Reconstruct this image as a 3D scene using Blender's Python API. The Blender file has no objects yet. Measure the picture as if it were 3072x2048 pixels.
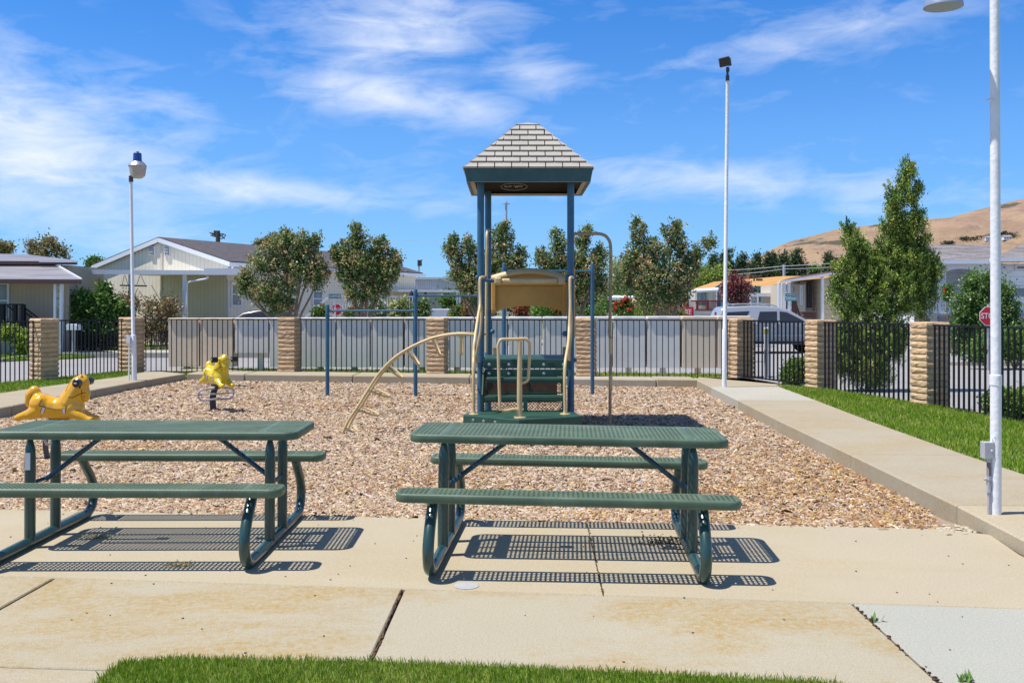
import bpy, bmesh, math, random
import numpy as np
from mathutils import Vector, Matrix, Quaternion
from mathutils.bvhtree import BVHTree

random.seed(7)
C = bpy.context.scene
COL = C.collection
R = math.radians

# ------------------------------------------------------------------ camera
cam = bpy.data.cameras.new('camera')
camo = bpy.data.objects.new('camera', cam)
COL.objects.link(camo)
CAMH = 1.55
camo.location = (0, 0, CAMH)
camo.rotation_euler = (R(90), 0, 0)
cam.sensor_width = 36
cam.lens = 36 * 3000 / 3072
cam.shift_y = -100 / 3072
cam.clip_start = 0.05
cam.clip_end = 12000
C.camera = camo

# ------------------------------------------------------------------ sun, sky
SUN = Vector((-0.446, -0.09, 1)).normalized()
sl = bpy.data.lights.new('sun', 'SUN')
sl.energy = 5.0
sl.angle = R(0.53)
sl.color = (1.0, 0.955, 0.89)
so = bpy.data.objects.new('sun', sl)
COL.objects.link(so)
so.rotation_euler = SUN.to_track_quat('Z', 'Y').to_euler()
so.location = (0, 0, 60)

world = bpy.data.worlds.new('World')
C.world = world
world.use_nodes = True
wn = world.node_tree
wn.nodes.clear()


def make_world():
    nt = wn
    N = nt.nodes.new
    L = nt.links.new

    def M(op, a, b=None, c=None, clamp=False):
        n = N('ShaderNodeMath'); n.operation = op; n.use_clamp = clamp
        for i, v in enumerate((a, b, c)):
            if v is None: continue
            if isinstance(v, (int, float)): n.inputs[i].default_value = v
            else: L(v, n.inputs[i])
        return n.outputs[0]
    sky = N('ShaderNodeTexSky')
    sky.sky_type = 'NISHITA'
    sky.sun_disc = False
    el = math.asin(SUN.z)
    sky.sun_elevation = el
    sky.sun_rotation = math.atan2(SUN.x, SUN.y)
    sky.altitude = 50
    sky.air_density = 1.0
    sky.dust_density = 0.0
    sky.ozone_density = 1.0
    tc = N('ShaderNodeTexCoord')
    sep = N('ShaderNodeSeparateXYZ'); L(tc.outputs['Generated'], sep.inputs[0])
    x, y, z = sep.outputs
    az = M('ARCTAN2', x, y)
    ele = M('ARCSINE', z)
    # wisp coordinates: stretched along slightly tilted streaks
    comb = N('ShaderNodeCombineXYZ')
    L(M('ADD', M('MULTIPLY', az, 1.0), M('MULTIPLY', ele, 0.25)), comb.inputs[0])
    L(M('SUBTRACT', M('MULTIPLY', ele, 3.1), M('MULTIPLY', az, 0.18)), comb.inputs[1])
    n1 = N('ShaderNodeTexNoise'); L(comb.outputs[0], n1.inputs['Vector'])
    n1.inputs['Scale'].default_value = 3.2; n1.inputs['Detail'].default_value = 12
    n1.inputs['Roughness'].default_value = 0.62; n1.inputs['Distortion'].default_value = 0.9
    n2 = N('ShaderNodeTexNoise'); L(comb.outputs[0], n2.inputs['Vector'])
    n2.inputs['Scale'].default_value = 13; n2.inputs['Detail'].default_value = 10
    n2.inputs['Roughness'].default_value = 0.6; n2.inputs['Distortion'].default_value = 0.6
    wis = M('ADD', M('MULTIPLY', n1.outputs[0], 0.52), M('MULTIPLY', n2.outputs[0], 0.48))
    # cirrus banks: (centre az, centre el, half width az, half width el, tilt, weight)
    banks = [
        (-0.47, 0.155, 0.20, 0.080, -0.25, 0.85),
        (-0.33, 0.175, 0.10, 0.05, -0.2, 0.5),
        (-0.30, 0.118, 0.26, 0.020, -0.07, 0.75),
        (-0.12, 0.270, 0.12, 0.05, 0.10, 0.78),
        (-0.11, 0.205, 0.15, 0.026, -0.15, 0.75),
        (0.02, 0.232, 0.06, 0.03, -0.1, 0.6),
        (0.28, 0.255, 0.18, 0.030, 0.16, 0.55),
        (0.24, 0.305, 0.20, 0.018, 0.08, 0.3),
        (0.22, 0.122, 0.30, 0.030, -0.06, 0.6),
        (0.05, 0.125, 0.12, 0.022, 0.0, 0.45),
        (0.38, 0.12, 0.18, 0.03, -0.1, 0.45),
        (0.15, 0.195, 0.35, 0.020, 0.03, 0.22),
        (1.6, 0.35, 0.7, 0.12, 0.1, 0.7), (-1.7, 0.3, 0.6, 0.12, -0.1, 0.7),
        (2.8, 0.4, 0.6, 0.14, 0.1, 0.6), (-2.8, 0.5, 0.5, 0.12, 0.1, 0.6), (0.3, 0.8, 0.8, 0.2, 0.1, 0.6),
    ]
    tot = None
    for (ca, ce, wa, we, tl, wt) in banks:
        da = M('SUBTRACT', az, ca)
        de = M('SUBTRACT', M('SUBTRACT', ele, ce), M('MULTIPLY', da, tl))
        q = M('ADD', M('POWER', M('DIVIDE', M('ABSOLUTE', da), wa), 2.0), M('POWER', M('DIVIDE', M('ABSOLUTE', de), we), 2.0))
        g = M('MULTIPLY', M('EXPONENT', M('MULTIPLY', q, -1.0)), wt)
        tot = g if tot is None else M('MAXIMUM', tot, g)
    bank = M('ADD', tot, 0.10)
    dens = M('MULTIPLY', M('SUBTRACT', M('ADD', wis, M('MULTIPLY', bank, 0.36)), 0.60), 3.6, clamp=True)
    dens = M('MULTIPLY', dens, M('ADD', 0.13, M('MULTIPLY', bank, 0.80)), clamp=True)
    # clear deep blue air: even tint by elevation
    rp = N('ShaderNodeValToRGB'); L(M('MULTIPLY', ele, 1.0, clamp=True), rp.inputs[0])
    st = [(0.0, (0.165, 0.32, 0.645)), (0.09, (0.205, 0.365, 0.60)), (0.17, (0.215, 0.40, 0.65)), (0.30, (0.135, 0.37, 0.67)), (0.75, (0.36, 0.42, 0.52))]
    e_ = rp.color_ramp.elements
    e_[0].position = st[0][0]; e_[0].color = (*st[0][1], 1); e_[1].position = st[-1][0]; e_[1].color = (*st[-1][1], 1)
    for p_, c_ in st[1:-1]:
        q_ = e_.new(p_); q_.color = (*c_, 1)
    hs = N('ShaderNodeVectorMath'); hs.operation = 'MULTIPLY'; L(sky.outputs[0], hs.inputs[0]); L(rp.outputs[0], hs.inputs[1])
    h2 = N('ShaderNodeVectorMath'); h2.operation = 'SCALE'; L(hs.outputs[0], h2.inputs[0]); h2.inputs['Scale'].default_value = 1.56
    hs = h2
    mx = N('ShaderNodeMix'); mx.data_type = 'RGBA'
    L(dens, mx.inputs['Factor']); L(hs.outputs[0], mx.inputs['A'])
    mx.inputs['B'].default_value = (6.0, 6.3, 6.9, 1)
    bg = N('ShaderNodeBackground'); L(mx.outputs['Result'], bg.inputs['Color'])
    bg.inputs['Strength'].default_value = 0.135
    out = N('ShaderNodeOutputWorld'); L(bg.outputs[0], out.inputs['Surface'])


make_world()
C.view_settings.view_transform = 'Standard'
C.view_settings.look = 'None'
C.view_settings.exposure = 0.25
C.view_settings.gamma = 1
C.view_settings.use_curve_mapping = False

# ------------------------------------------------------------------ measuring helpers
FD, HY, CX = 2296.9, 707.4, 1176.0     # focal length, horizon, centre on the 2352 px survey of the place


def G(u, v, z=0.0):
    Y = FD * (CAMH - z) / (v - HY)
    return Vector(((u - CX) * Y / FD, Y, z))


def GF(u, v, z=0.0):
    return G(u / 1.30612, v / 1.30612, z)


def A(u, v, Y):
    return Vector(((u - CX) * Y / FD, Y, CAMH - (v - HY) * Y / FD))


def AF(u, v, Y):
    return A(u / 1.30612, v / 1.30612, Y)


# ------------------------------------------------------------------ materials
def mat(name, col, rough=0.6, metal=0.0, var=0.0, vscale=8.0, col2=None, bump=0.0, bscale=40.0, coat=0.0,
        isl=0.0, spec=0.5, detail=6, stretch=None):
    m = bpy.data.materials.new(name); m.use_nodes = True
    nt = m.node_tree; N = nt.nodes.new; L = nt.links.new
    b = nt.nodes['Principled BSDF']
    b.inputs['Roughness'].default_value = rough
    b.inputs['Metallic'].default_value = metal
    b.inputs['Specular IOR Level'].default_value = spec
    if coat: b.inputs['Coat Weight'].default_value = coat; b.inputs['Coat Roughness'].default_value = 0.15
    c1 = (*col, 1)
    tc = N('ShaderNodeTexCoord')
    vec = tc.outputs['Object']
    if stretch:
        mp = N('ShaderNodeMapping'); mp.inputs['Scale'].default_value = stretch; L(vec, mp.inputs[0]); vec = mp.outputs[0]
    src = None
    if var > 0 or col2:
        n = N('ShaderNodeTexNoise'); n.inputs['Scale'].default_value = vscale; n.inputs['Detail'].default_value = detail
        n.inputs['Roughness'].default_value = 0.65
        L(vec, n.inputs['Vector'])
        rp = N('ShaderNodeMapRange'); rp.inputs['From Min'].default_value = 0.32; rp.inputs['From Max'].default_value = 0.68
        L(n.outputs[0], rp.inputs[0])
        mx = N('ShaderNodeMix'); mx.data_type = 'RGBA'
        L(rp.outputs[0], mx.inputs['Factor'])
        c2 = (*col2, 1) if col2 else tuple(min(1, c * (1 + var)) for c in col) + (1,)
        ca = c1 if col2 else tuple(c * (1 - var) for c in col) + (1,)
        mx.inputs['A'].default_value = ca; mx.inputs['B'].default_value = c2
        src = mx.outputs['Result']
    if isl > 0:
        g = N('ShaderNodeNewGeometry')
        hv = N('ShaderNodeHueSaturation')
        r = N('ShaderNodeMapRange'); L(g.outputs['Random Per Island'], r.inputs[0])
        r.inputs['To Min'].default_value = 1 - isl; r.inputs['To Max'].default_value = 1 + isl
        L(r.outputs[0], hv.inputs['Value'])
        if src: L(src, hv.inputs['Color'])
        else: hv.inputs['Color'].default_value = c1
        src = hv.outputs[0]
    if src: L(src, b.inputs['Base Color'])
    else: b.inputs['Base Color'].default_value = c1
    if bump > 0:
        n = N('ShaderNodeTexNoise'); n.inputs['Scale'].default_value = bscale; n.inputs['Detail'].default_value = 5
        L(vec, n.inputs['Vector'])
        bp = N('ShaderNodeBump'); bp.inputs['Strength'].default_value = bump; bp.inputs['Distance'].default_value = 0.02
        L(n.outputs[0], bp.inputs['Height']); L(bp.outputs[0], b.inputs['Normal'])
    return m


def mat_objrand(m, amt):
    """vary value per object"""
    nt = m.node_tree; b = nt.nodes['Principled BSDF']; N = nt.nodes.new; L = nt.links.new
    oi = N('ShaderNodeObjectInfo'); r = N('ShaderNodeMapRange'); L(oi.outputs['Random'], r.inputs[0])
    r.inputs['To Min'].default_value = 1 - amt; r.inputs['To Max'].default_value = 1 + amt
    hv = N('ShaderNodeHueSaturation'); L(r.outputs[0], hv.inputs['Value'])
    if b.inputs['Base Color'].links: L(b.inputs['Base Color'].links[0].from_socket, hv.inputs['Color'])
    else: hv.inputs['Color'].default_value = b.inputs['Base Color'].default_value
    L(hv.outputs[0], b.inputs['Base Color'])
    return m


def mat_concrete(name, base, stain, amount, fine=1.0):
    m = bpy.data.materials.new(name); m.use_nodes = True
    nt = m.node_tree; N = nt.nodes.new; L = nt.links.new
    b = nt.nodes['Principled BSDF']; b.inputs['Roughness'].default_value = 0.9
    b.inputs['Specular IOR Level'].default_value = 0.25
    g = N('ShaderNodeNewGeometry')
    mp = N('ShaderNodeMapping'); L(g.outputs['Position'], mp.inputs[0]); mp.inputs['Scale'].default_value = (0.55, 1.0, 1.0)

    def noise(s, d, r=0.6, vec=None, dist=0.0):
        n = N('ShaderNodeTexNoise'); n.inputs['Scale'].default_value = s; n.inputs['Detail'].default_value = d
        n.inputs['Roughness'].default_value = r; n.inputs['Distortion'].default_value = dist
        L(vec or g.outputs['Position'], n.inputs['Vector']); return n.outputs[0]

    def rng(s, a, bb, c=0.0, d=1.0):
        r = N('ShaderNodeMapRange'); L(s, r.inputs[0]); r.inputs['From Min'].default_value = a; r.inputs['From Max'].default_value = bb
        r.inputs['To Min'].default_value = c; r.inputs['To Max'].default_value = d; return r.outputs[0]

    def mix(f, a, bb, mode='MIX'):
        x = N('ShaderNodeMix'); x.data_type = 'RGBA'; x.blend_type = mode
        if isinstance(f, float): x.inputs['Factor'].default_value = f
        else: L(f, x.inputs['Factor'])
        for nm, v in (('A', a), ('B', bb)):
            if isinstance(v, tuple): x.inputs[nm].default_value = (*v, 1)
            else: L(v, x.inputs[nm])
        return x.outputs['Result']
    big = rng(noise(1.15, 8, 0.72, mp.outputs[0], 0.5), 0.44, 0.58, 0.0, amount)
    brk = rng(noise(26, 6, 0.7), 0.35, 0.62)
    mm = N('ShaderNodeMath'); mm.operation = 'MULTIPLY'; L(big, mm.inputs[0]); L(brk, mm.inputs[1])
    c = mix(mm.outputs[0], base, stain)
    grey = rng(noise(0.8, 5, 0.6), 0.4, 0.7, 0.0, 0.35)
    c = mix(grey, c, tuple(x * 0.86 for x in base))
    sp = rng(noise(190, 3, 0.6), 0.35, 0.7, 0.72, 1.18)
    sp2 = rng(noise(60, 3, 0.7), 0.3, 0.7, 0.90, 1.08)
    hv = N('ShaderNodeHueSaturation'); L(c, hv.inputs['Color'])
    m3 = N('ShaderNodeMath'); m3.operation = 'MULTIPLY'; L(sp, m3.inputs[0]); L(sp2, m3.inputs[1]); L(m3.outputs[0], hv.inputs['Value'])
    oi = N('ShaderNodeObjectInfo')
    L(hv.outputs[0], b.inputs['Base Color'])
    bp = N('ShaderNodeBump'); bp.inputs['Strength'].default_value = 0.35 * fine; bp.inputs['Distance'].default_value = 0.006
    L(noise(160, 4, 0.6), bp.inputs['Height']); L(bp.outputs[0], b.inputs['Normal'])
    return m


def mat_leaf(name, rough=0.42, trans=0.30, spec=0.5):
    m = bpy.data.materials.new(name); m.use_nodes = True
    nt = m.node_tree; N = nt.nodes.new; L = nt.links.new
    b = nt.nodes['Principled BSDF']; b.inputs['Roughness'].default_value = rough
    b.inputs['Specular IOR Level'].default_value = spec
    at = N('ShaderNodeAttribute'); at.attribute_name = 'Col'
    L(at.outputs['Color'], b.inputs['Base Color'])
    tr = N('ShaderNodeBsdfTranslucent'); L(at.outputs['Color'], tr.inputs['Color'])
    mx = N('ShaderNodeMixShader'); mx.inputs[0].default_value = trans
    L(b.outputs[0], mx.inputs[1]); L(tr.outputs[0], mx.inputs[2])
    L(mx.outputs[0], nt.nodes['Material Output'].inputs[0])
    return m


def mat_siding(name, col, pitch=0.2, depth=0.5, rough=0.7, axis='XY', width=0.12):
    """vertical grooves every pitch metres, as relief and thin lines"""
    m = mat(name, col, rough, var=0.05, vscale=1.5)
    nt = m.node_tree; N = nt.nodes.new; L = nt.links.new; b = nt.nodes['Principled BSDF']
    tc = N('ShaderNodeTexCoord'); sp = N('ShaderNodeSeparateXYZ'); L(tc.outputs['UV'], sp.inputs[0])
    f = N('ShaderNodeMath'); f.operation = 'DIVIDE'; L(sp.outputs[0 if axis == 'XY' else 1], f.inputs[0]); f.inputs[1].default_value = pitch
    fr = N('ShaderNodeMath'); fr.operation = 'FRACT'; L(f.outputs[0], fr.inputs[0])
    lt = N('ShaderNodeMath'); lt.operation = 'GREATER_THAN'; L(fr.outputs[0], lt.inputs[0]); lt.inputs[1].default_value = width
    bp = N('ShaderNodeBump'); bp.inputs['Strength'].default_value = depth; bp.inputs['Distance'].default_value = 0.02
    L(lt.outputs[0], bp.inputs['Height']); L(bp.outputs[0], b.inputs['Normal'])
    mr = N('ShaderNodeMapRange'); L(lt.outputs[0], mr.inputs[0]); mr.inputs['To Min'].default_value = 0.8
    hv = N('ShaderNodeHueSaturation'); L(mr.outputs[0], hv.inputs['Value'])
    L(b.inputs['Base Color'].links[0].from_socket, hv.inputs['Color']); L(hv.outputs[0], b.inputs['Base Color'])
    return m


MT = {}
MT['table_green'] = mat('table_green', (0.082, 0.130, 0.080), 0.5, var=0.22, vscale=3.5, bump=0.05, bscale=60, detail=10)
def wear(m, col, lo, hi, amt, sc):
    nt = m.node_tree; N = nt.nodes.new; L = nt.links.new; b = nt.nodes['Principled BSDF']
    g = N('ShaderNodeNewGeometry'); n = N('ShaderNodeTexNoise'); L(g.outputs['Position'], n.inputs['Vector'])
    n.inputs['Scale'].default_value = sc; n.inputs['Detail'].default_value = 9; n.inputs['Roughness'].default_value = .75
    r = N('ShaderNodeMapRange'); L(n.outputs[0], r.inputs[0]); r.inputs['From Min'].default_value = lo; r.inputs['From Max'].default_value = hi; r.inputs['To Max'].default_value = amt
    x = N('ShaderNodeMix'); x.data_type = 'RGBA'; L(r.outputs[0], x.inputs['Factor'])
    if b.inputs['Base Color'].links: L(b.inputs['Base Color'].links[0].from_socket, x.inputs['A'])
    else: x.inputs['A'].default_value = b.inputs['Base Color'].default_value
    x.inputs['B'].default_value = (*col, 1); L(x.outputs['Result'], b.inputs['Base Color']); return m


wear(MT['table_green'], (0.20, 0.26, 0.19), .52, .72, .55, 3.0)
wear(MT['table_green'], (0.45, 0.47, 0.42), .70, .74, .7, 14.0)
MT['frame_green'] = mat('frame_green', (0.020, 0.060, 0.055), 0.3, var=0.18, vscale=9, coat=0.3)
MT['brace'] = mat('brace_blue', (0.012, 0.05, 0.075), 0.3, coat=0.2)
MT['blue'] = wear(mat('post_blue', (0.028, 0.10, 0.175), 0.42, var=0.2, vscale=6, col2=(0.045, 0.14, 0.22), bump=0.03), (0.25, 0.33, 0.40), .66, .74, .6, 9.0)
MT['tan'] = mat('tan_coat', (0.60, 0.45, 0.22), 0.4, var=0.12, vscale=5)
MT['tan_worn'] = mat('tan_coat_worn', (0.36, 0.27, 0.16), 0.55, var=0.3, vscale=9)
MT['panel'] = mat('panel_tan', (0.66, 0.36, 0.075), 0.45, var=0.12, vscale=3)
MT['deck'] = mat('deck_green', (0.022, 0.075, 0.048), 0.5, var=0.2, vscale=6)
MT['roof_plastic'] = mat('roof_plastic', (0.39, 0.355, 0.305), 0.62, var=0.09, vscale=3, bump=0.05)
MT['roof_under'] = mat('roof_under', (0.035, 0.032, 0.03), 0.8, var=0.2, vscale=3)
MT['fascia'] = mat('fascia_blue', (0.018, 0.075, 0.088), 0.55, var=0.25, vscale=2.5, col2=(0.038, 0.12, 0.13))
MT['rust'] = mat('rusty_brown', (0.22, 0.07, 0.035), 0.7, var=0.3, vscale=12)
MT['steel'] = mat('galvanised', (0.45, 0.46, 0.47), 0.4, metal=0.7, var=0.15, vscale=20)
MT['greypaint'] = mat('grey_paint', (0.42, 0.42, 0.44), 0.5, var=0.1)
MT['darksteel'] = mat('dark_steel', (0.05, 0.055, 0.065), 0.45, var=0.2)
MT['black'] = mat('fence_black', (0.010, 0.010, 0.012), 0.5, spec=0.3)
MT['blackplastic'] = mat('black_rubber', (0.012, 0.012, 0.014), 0.3)
MT['white'] = mat('white_paint', (0.74, 0.75, 0.77), 0.5, var=0.04, vscale=6)
MT['pole_white'] = mat('pole_white', (0.80, 0.80, 0.81), 0.45, var=0.06, vscale=14, bump=0.25, bscale=25)
MT['horse'] = mat('horse_yellow', (0.78, 0.40, 0.004), 0.2, coat=0.6, var=0.06, vscale=4)
MT['horse2'] = mat('horse_lemon', (0.74, 0.52, 0.004), 0.22, coat=0.5, var=0.05, vscale=4)
MT['maroon'] = mat('dark_maroon', (0.06, 0.012, 0.01), 0.5)
MT['blockA'] = mat_objrand(mat('slump_block', (0.54, 0.37, 0.215), 0.9, var=0.2, vscale=9, bump=0.6, bscale=30), 0.12)
MT['mortar'] = mat('mortar', (0.45, 0.33, 0.21), 0.95, var=0.1)
MT['boxgrey'] = mat('cabinet_grey', (0.80, 0.755, 0.70), 0.6, var=0.03, vscale=3)
MT['boxbeige'] = mat('cabinet_beige', (0.80, 0.65, 0.48), 0.6, var=0.03, vscale=3)
MT['asphalt'] = mat('asphalt_pale', (0.29, 0.28, 0.275), 0.92, var=0.08, vscale=0.6, bump=0.2, bscale=80)
MT['soil'] = mat('dry_ground', (0.20, 0.17, 0.11), 0.95, var=0.3, vscale=0.3, col2=(0.14, 0.17, 0.07))
MT['lawn_base'] = mat('lawn_base', (0.09, 0.17, 0.02), 0.9, var=0.4, vscale=5, col2=(0.18, 0.26, 0.04))
MT['conc'] = mat_concrete('concrete_smooth', (0.47, 0.405, 0.285), (0.42, 0.32, 0.16), 0.45)
MT['conc_rough'] = mat_concrete('concrete_stained', (0.445, 0.395, 0.285), (0.40, 0.265, 0.085), 1.0, 1.6)
MT['conc_new'] = mat_concrete('concrete_pale', (0.43, 0.425, 0.36), (0.45, 0.42, 0.34), 0.3, 1.6)
MT['conc_walk'] = mat_concrete('concrete_walk', (0.42, 0.365, 0.265), (0.38, 0.27, 0.13), 0.7, 1.0)
MT['conc_white'] = mat_concrete('concrete_white', (0.45, 0.425, 0.35), (0.55, 0.5, 0.4), 0.3, 1.0)
MT['kerb'] = mat_concrete('concrete_kerb', (0.46, 0.41, 0.32), (0.32, 0.26, 0.17), 0.6, 2.0)
MT['gapwood'] = mat('joint_wood', (0.085, 0.045, 0.025), 0.9, var=0.4, vscale=25)
MT['chip'] = None
MT['leaf'] = mat_leaf('leaf')
MT['needle'] = mat_leaf('needle', 0.6, 0.12, 0.2)
MT['petal'] = mat_leaf('petal', 0.6, 0.3, 0.2)
MT['grassblade'] = mat_leaf('grass_blade', 0.5, 0.35, 0.25)
MT['bark'] = mat('bark', (0.24, 0.18, 0.125), 0.9, var=0.3, vscale=8, bump=0.5, bscale=20)
MT['bark_dark'] = mat('bark_dark', (0.085, 0.065, 0.05), 0.9, var=0.3, vscale=6)
MT['glass_dark'] = mat('dark_glass', (0.02, 0.024, 0.03), 0.06, spec=0.7)
MT['curtain'] = mat('window_pane', (0.20, 0.22, 0.25), 0.12, spec=0.7, var=0.3, vscale=2)
MT['red'] = mat('sign_red', (0.62, 0.012, 0.02), 0.4)
MT['signgreen'] = mat('sign_green', (0.015, 0.16, 0.16), 0.4)
MT['signcyan'] = mat('sign_cyan', (0.12, 0.42, 0.42), 0.4)
MT['silver'] = mat('car_silver', (0.44, 0.455, 0.475), 0.28, metal=0.3, coat=.8)
MT['brownpaint'] = mat('car_brown', (0.05, 0.036, 0.03), 0.35, metal=0.2, coat=.5)
MT['tyre'] = mat('tyre', (0.012, 0.012, 0.012), 0.8)
MT['cloud_leaf'] = MT['leaf']


# ------------------------------------------------------------------ mesh builder
def smooth_path(pts, n=6):
    P = [Vector(p) for p in pts]; out = []
    for i in range(len(P) - 1):
        p0 = P[max(i - 1, 0)]; p1 = P[i]; p2 = P[i + 1]; p3 = P[min(i + 2, len(P) - 1)]
        for k in range(n):
            t = k / n
            out.append(0.5 * ((2 * p1) + (p2 - p0) * t + (2 * p0 - 5 * p1 + 4 * p2 - p3) * t * t + (3 * p1 - p0 - 3 * p2 + p3) * t ** 3))
    out.append(P[-1]); return out


class MB:
    def __init__(s): s.v = []; s.f = []; s.uv = {}

    def add(s, vs, fs):
        o = len(s.v); s.v += [tuple(v) for v in vs]; s.f += [tuple(i + o for i in f) for f in fs]; return s

    def box(s, c, d, rz=0.0, M=None):
        x, y, z = (k / 2 for k in d)
        vs = [Vector(p) for p in ((-x, -y, -z), (x, -y, -z), (x, y, -z), (-x, y, -z), (-x, -y, z), (x, -y, z), (x, y, z), (-x, y, z))]
        T = Matrix.Translation(c) @ (M.to_4x4() if M is not None else Matrix.Rotation(rz, 4, 'Z'))
        return s.add([T @ v for v in vs], [(0, 3, 2, 1), (4, 5, 6, 7), (0, 1, 5, 4), (1, 2, 6, 5), (2, 3, 7, 6), (3, 0, 4, 7)])

    def bar(s, a, b, w, h=None, up=(0, 0, 1)):
        a = Vector(a); b = Vector(b); h = h or w; d = (b - a); L = d.length
        if L < 1e-6: return s
        d.normalize(); u = Vector(up)
        if abs(d.dot(u)) > 0.99: u = Vector((0, 1, 0))
        sd = d.cross(u).normalized(); u2 = sd.cross(d).normalized()
        vs = []
        for e in (a, b):
            for p, q in ((-1, -1), (1, -1), (1, 1), (-1, 1)): vs.append(e + sd * p * w / 2 + u2 * q * h / 2)
        return s.add(vs, [(0, 1, 2, 3), (4, 7, 6, 5), (0, 4, 5, 1), (1, 5, 6, 2), (2, 6, 7, 3), (3, 7, 4, 0)])

    def tube(s, pts, r, seg=10, cap=True, closed=False):
        P = [Vector(p) for p in pts]; n = len(P)
        rr = r if isinstance(r, (list, tuple)) else [r] * n
        o = len(s.v); prev = None
        for i in range(n):
            if closed: t = (P[(i + 1) % n] - P[i - 1]).normalized()
            else: t = (P[min(i + 1, n - 1)] - P[max(i - 1, 0)]).normalized()
            if prev is None:
                u = t.cross(Vector((0, 0, 1)))
                if u.length < 0.05: u = t.cross(Vector((0, 1, 0)))
                u.normalize()
            else:
                u = (prev - t * prev.dot(t))
                if u.length < 1e-4: u = t.orthogonal()
                u.normalize()
            prev = u; w = t.cross(u)
            for k in range(seg):
                a = 2 * math.pi * k / seg
                s.v.append(tuple(P[i] + (u * math.cos(a) + w * math.sin(a)) * rr[i]))
        m = n if closed else n - 1
        for i in range(m):
            for k in range(seg):
                a = o + i * seg + k; b = o + i * seg + (k + 1) % seg
                c = o + ((i + 1) % n) * seg + (k + 1) % seg; d = o + ((i + 1) % n) * seg + k
                s.f.append((a, b, c, d))
        if cap and not closed:
            s.f.append(tuple(o + k for k in range(seg))[::-1]); s.f.append(tuple(o + (n - 1) * seg + k for k in range(seg)))
        return s

    def prism(s, poly, z0, z1):
        n = len(poly)
        z0s = z0 if isinstance(z0, (list, tuple)) else [z0] * n
        vs = [(p[0], p[1], z0s[i]) for i, p in enumerate(poly)] + [(p[0], p[1], z1) for p in poly]
        ar = sum(poly[i][0] * poly[(i + 1) % n][1] - poly[(i + 1) % n][0] * poly[i][1] for i in range(n))
        idx = list(range(n))
        if ar < 0: idx = idx[::-1]
        fs = [tuple(idx[::-1]), tuple(i + n for i in idx)]
        for k in range(n):
            a, b = idx[k], idx[(k + 1) % n]; fs.append((a, b, b + n, a + n))
        return s.add(vs, fs)

    def extrude(s, poly3, d):
        """closed 3-D outline pushed along vector d"""
        n = len(poly3); d = Vector(d); P = [Vector(p) for p in poly3]
        vs = P + [p + d for p in P]
        fs = [tuple(range(n))[::-1], tuple(range(n, 2 * n))] + [(i, (i + 1) % n, (i + 1) % n + n, i + n) for i in range(n)]
        return s.add(vs, fs)

    def lathe(s, prof, c=(0, 0, 0), seg=20, M=None):
        o = len(s.v); c = Vector(c); n = len(prof)
        for (r, z) in prof:
            for k in range(seg):
                a = 2 * math.pi * k / seg
                p = Vector((r * math.cos(a), r * math.sin(a), z))
                if M is not None: p = M @ p
                s.v.append(tuple(c + p))
        for i in range(n - 1):
            for k in range(seg):
                s.f.append((o + i * seg + k, o + i * seg + (k + 1) % seg, o + (i + 1) * seg + (k + 1) % seg, o + (i + 1) * seg + k))
        s.f.append(tuple(o + k for k in range(seg))[::-1]); s.f.append(tuple(o + (n - 1) * seg + k for k in range(seg)))
        return s

    def ball(s, c, r, seg=10):
        prof = [(max(1e-4, math.sin(math.pi * i / 8)), -math.cos(math.pi * i / 8)) for i in range(9)]
        rx = r if not isinstance(r, (tuple, list)) else None
        D = Matrix.Diagonal((r, r, r)) if rx else Matrix.Diagonal(r)
        return s.lathe(prof, c, seg, D)

    def mesh(s, name, M=None):
        me = bpy.data.meshes.new(name)
        vs = s.v if M is None else [tuple(M @ Vector(v)) for v in s.v]
        me.from_pydata(vs, [], s.f); me.update()
        return me


def fix_normals(me):
    bm = bmesh.new(); bm.from_mesh(me); bmesh.ops.recalc_face_normals(bm, faces=bm.faces); bm.to_mesh(me); bm.free()


def tag(o, label=None, cat=None, group=None, kind=None):
    if label: o['label'] = label
    if cat: o['category'] = cat
    if group: o['group'] = group
    if kind: o['kind'] = kind
    return o


WM = {}


def thing(name, label, cat, loc=(0, 0, 0), rz=0.0, group=None, kind=None):
    o = bpy.data.objects.new(name, None); COL.objects.link(o)
    o.empty_display_size = 0.1
    o.location = loc; o.rotation_euler = (0, 0, rz)
    WM[o.name] = Matrix.Translation(loc) @ Matrix.Rotation(rz, 4, 'Z')
    return tag(o, label, cat, group, kind)


def obj(name, mb, material, parent=None, world=True, smooth=False, bevel=0.0, label=None, kind=None, auto=35, solid=0.0, recalc=True, bseg=2):
    """one mesh object; world=True: mb holds world coordinates"""
    M = None
    if parent is not None and world and parent.name in WM: M = WM[parent.name].inverted()
    me = mb.mesh(name, M) if isinstance(mb, MB) else mb
    if recalc and isinstance(mb, MB): fix_normals(me)
    o = bpy.data.objects.new(name, me); COL.objects.link(o)
    if parent is not None:
        o.parent = parent
        WM[o.name] = WM.get(parent.name, Matrix())
    else: WM[o.name] = Matrix()
    if material is not None and not me.materials: me.materials.append(material)
    if smooth:
        me.polygons.foreach_set('use_smooth', [True] * len(me.polygons))
        try: me.set_sharp_from_angle(angle=R(auto))
        except Exception: pass
    if bevel:
        b = o.modifiers.new('bevel', 'BEVEL'); b.width = bevel; b.segments = bseg; b.limit_method = 'ANGLE'; b.angle_limit = R(40)
    if solid:
        sd = o.modifiers.new('thick', 'SOLIDIFY'); sd.thickness = solid; sd.offset = -1
    if label: o['label'] = label
    if kind: o['kind'] = kind
    return o


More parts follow.
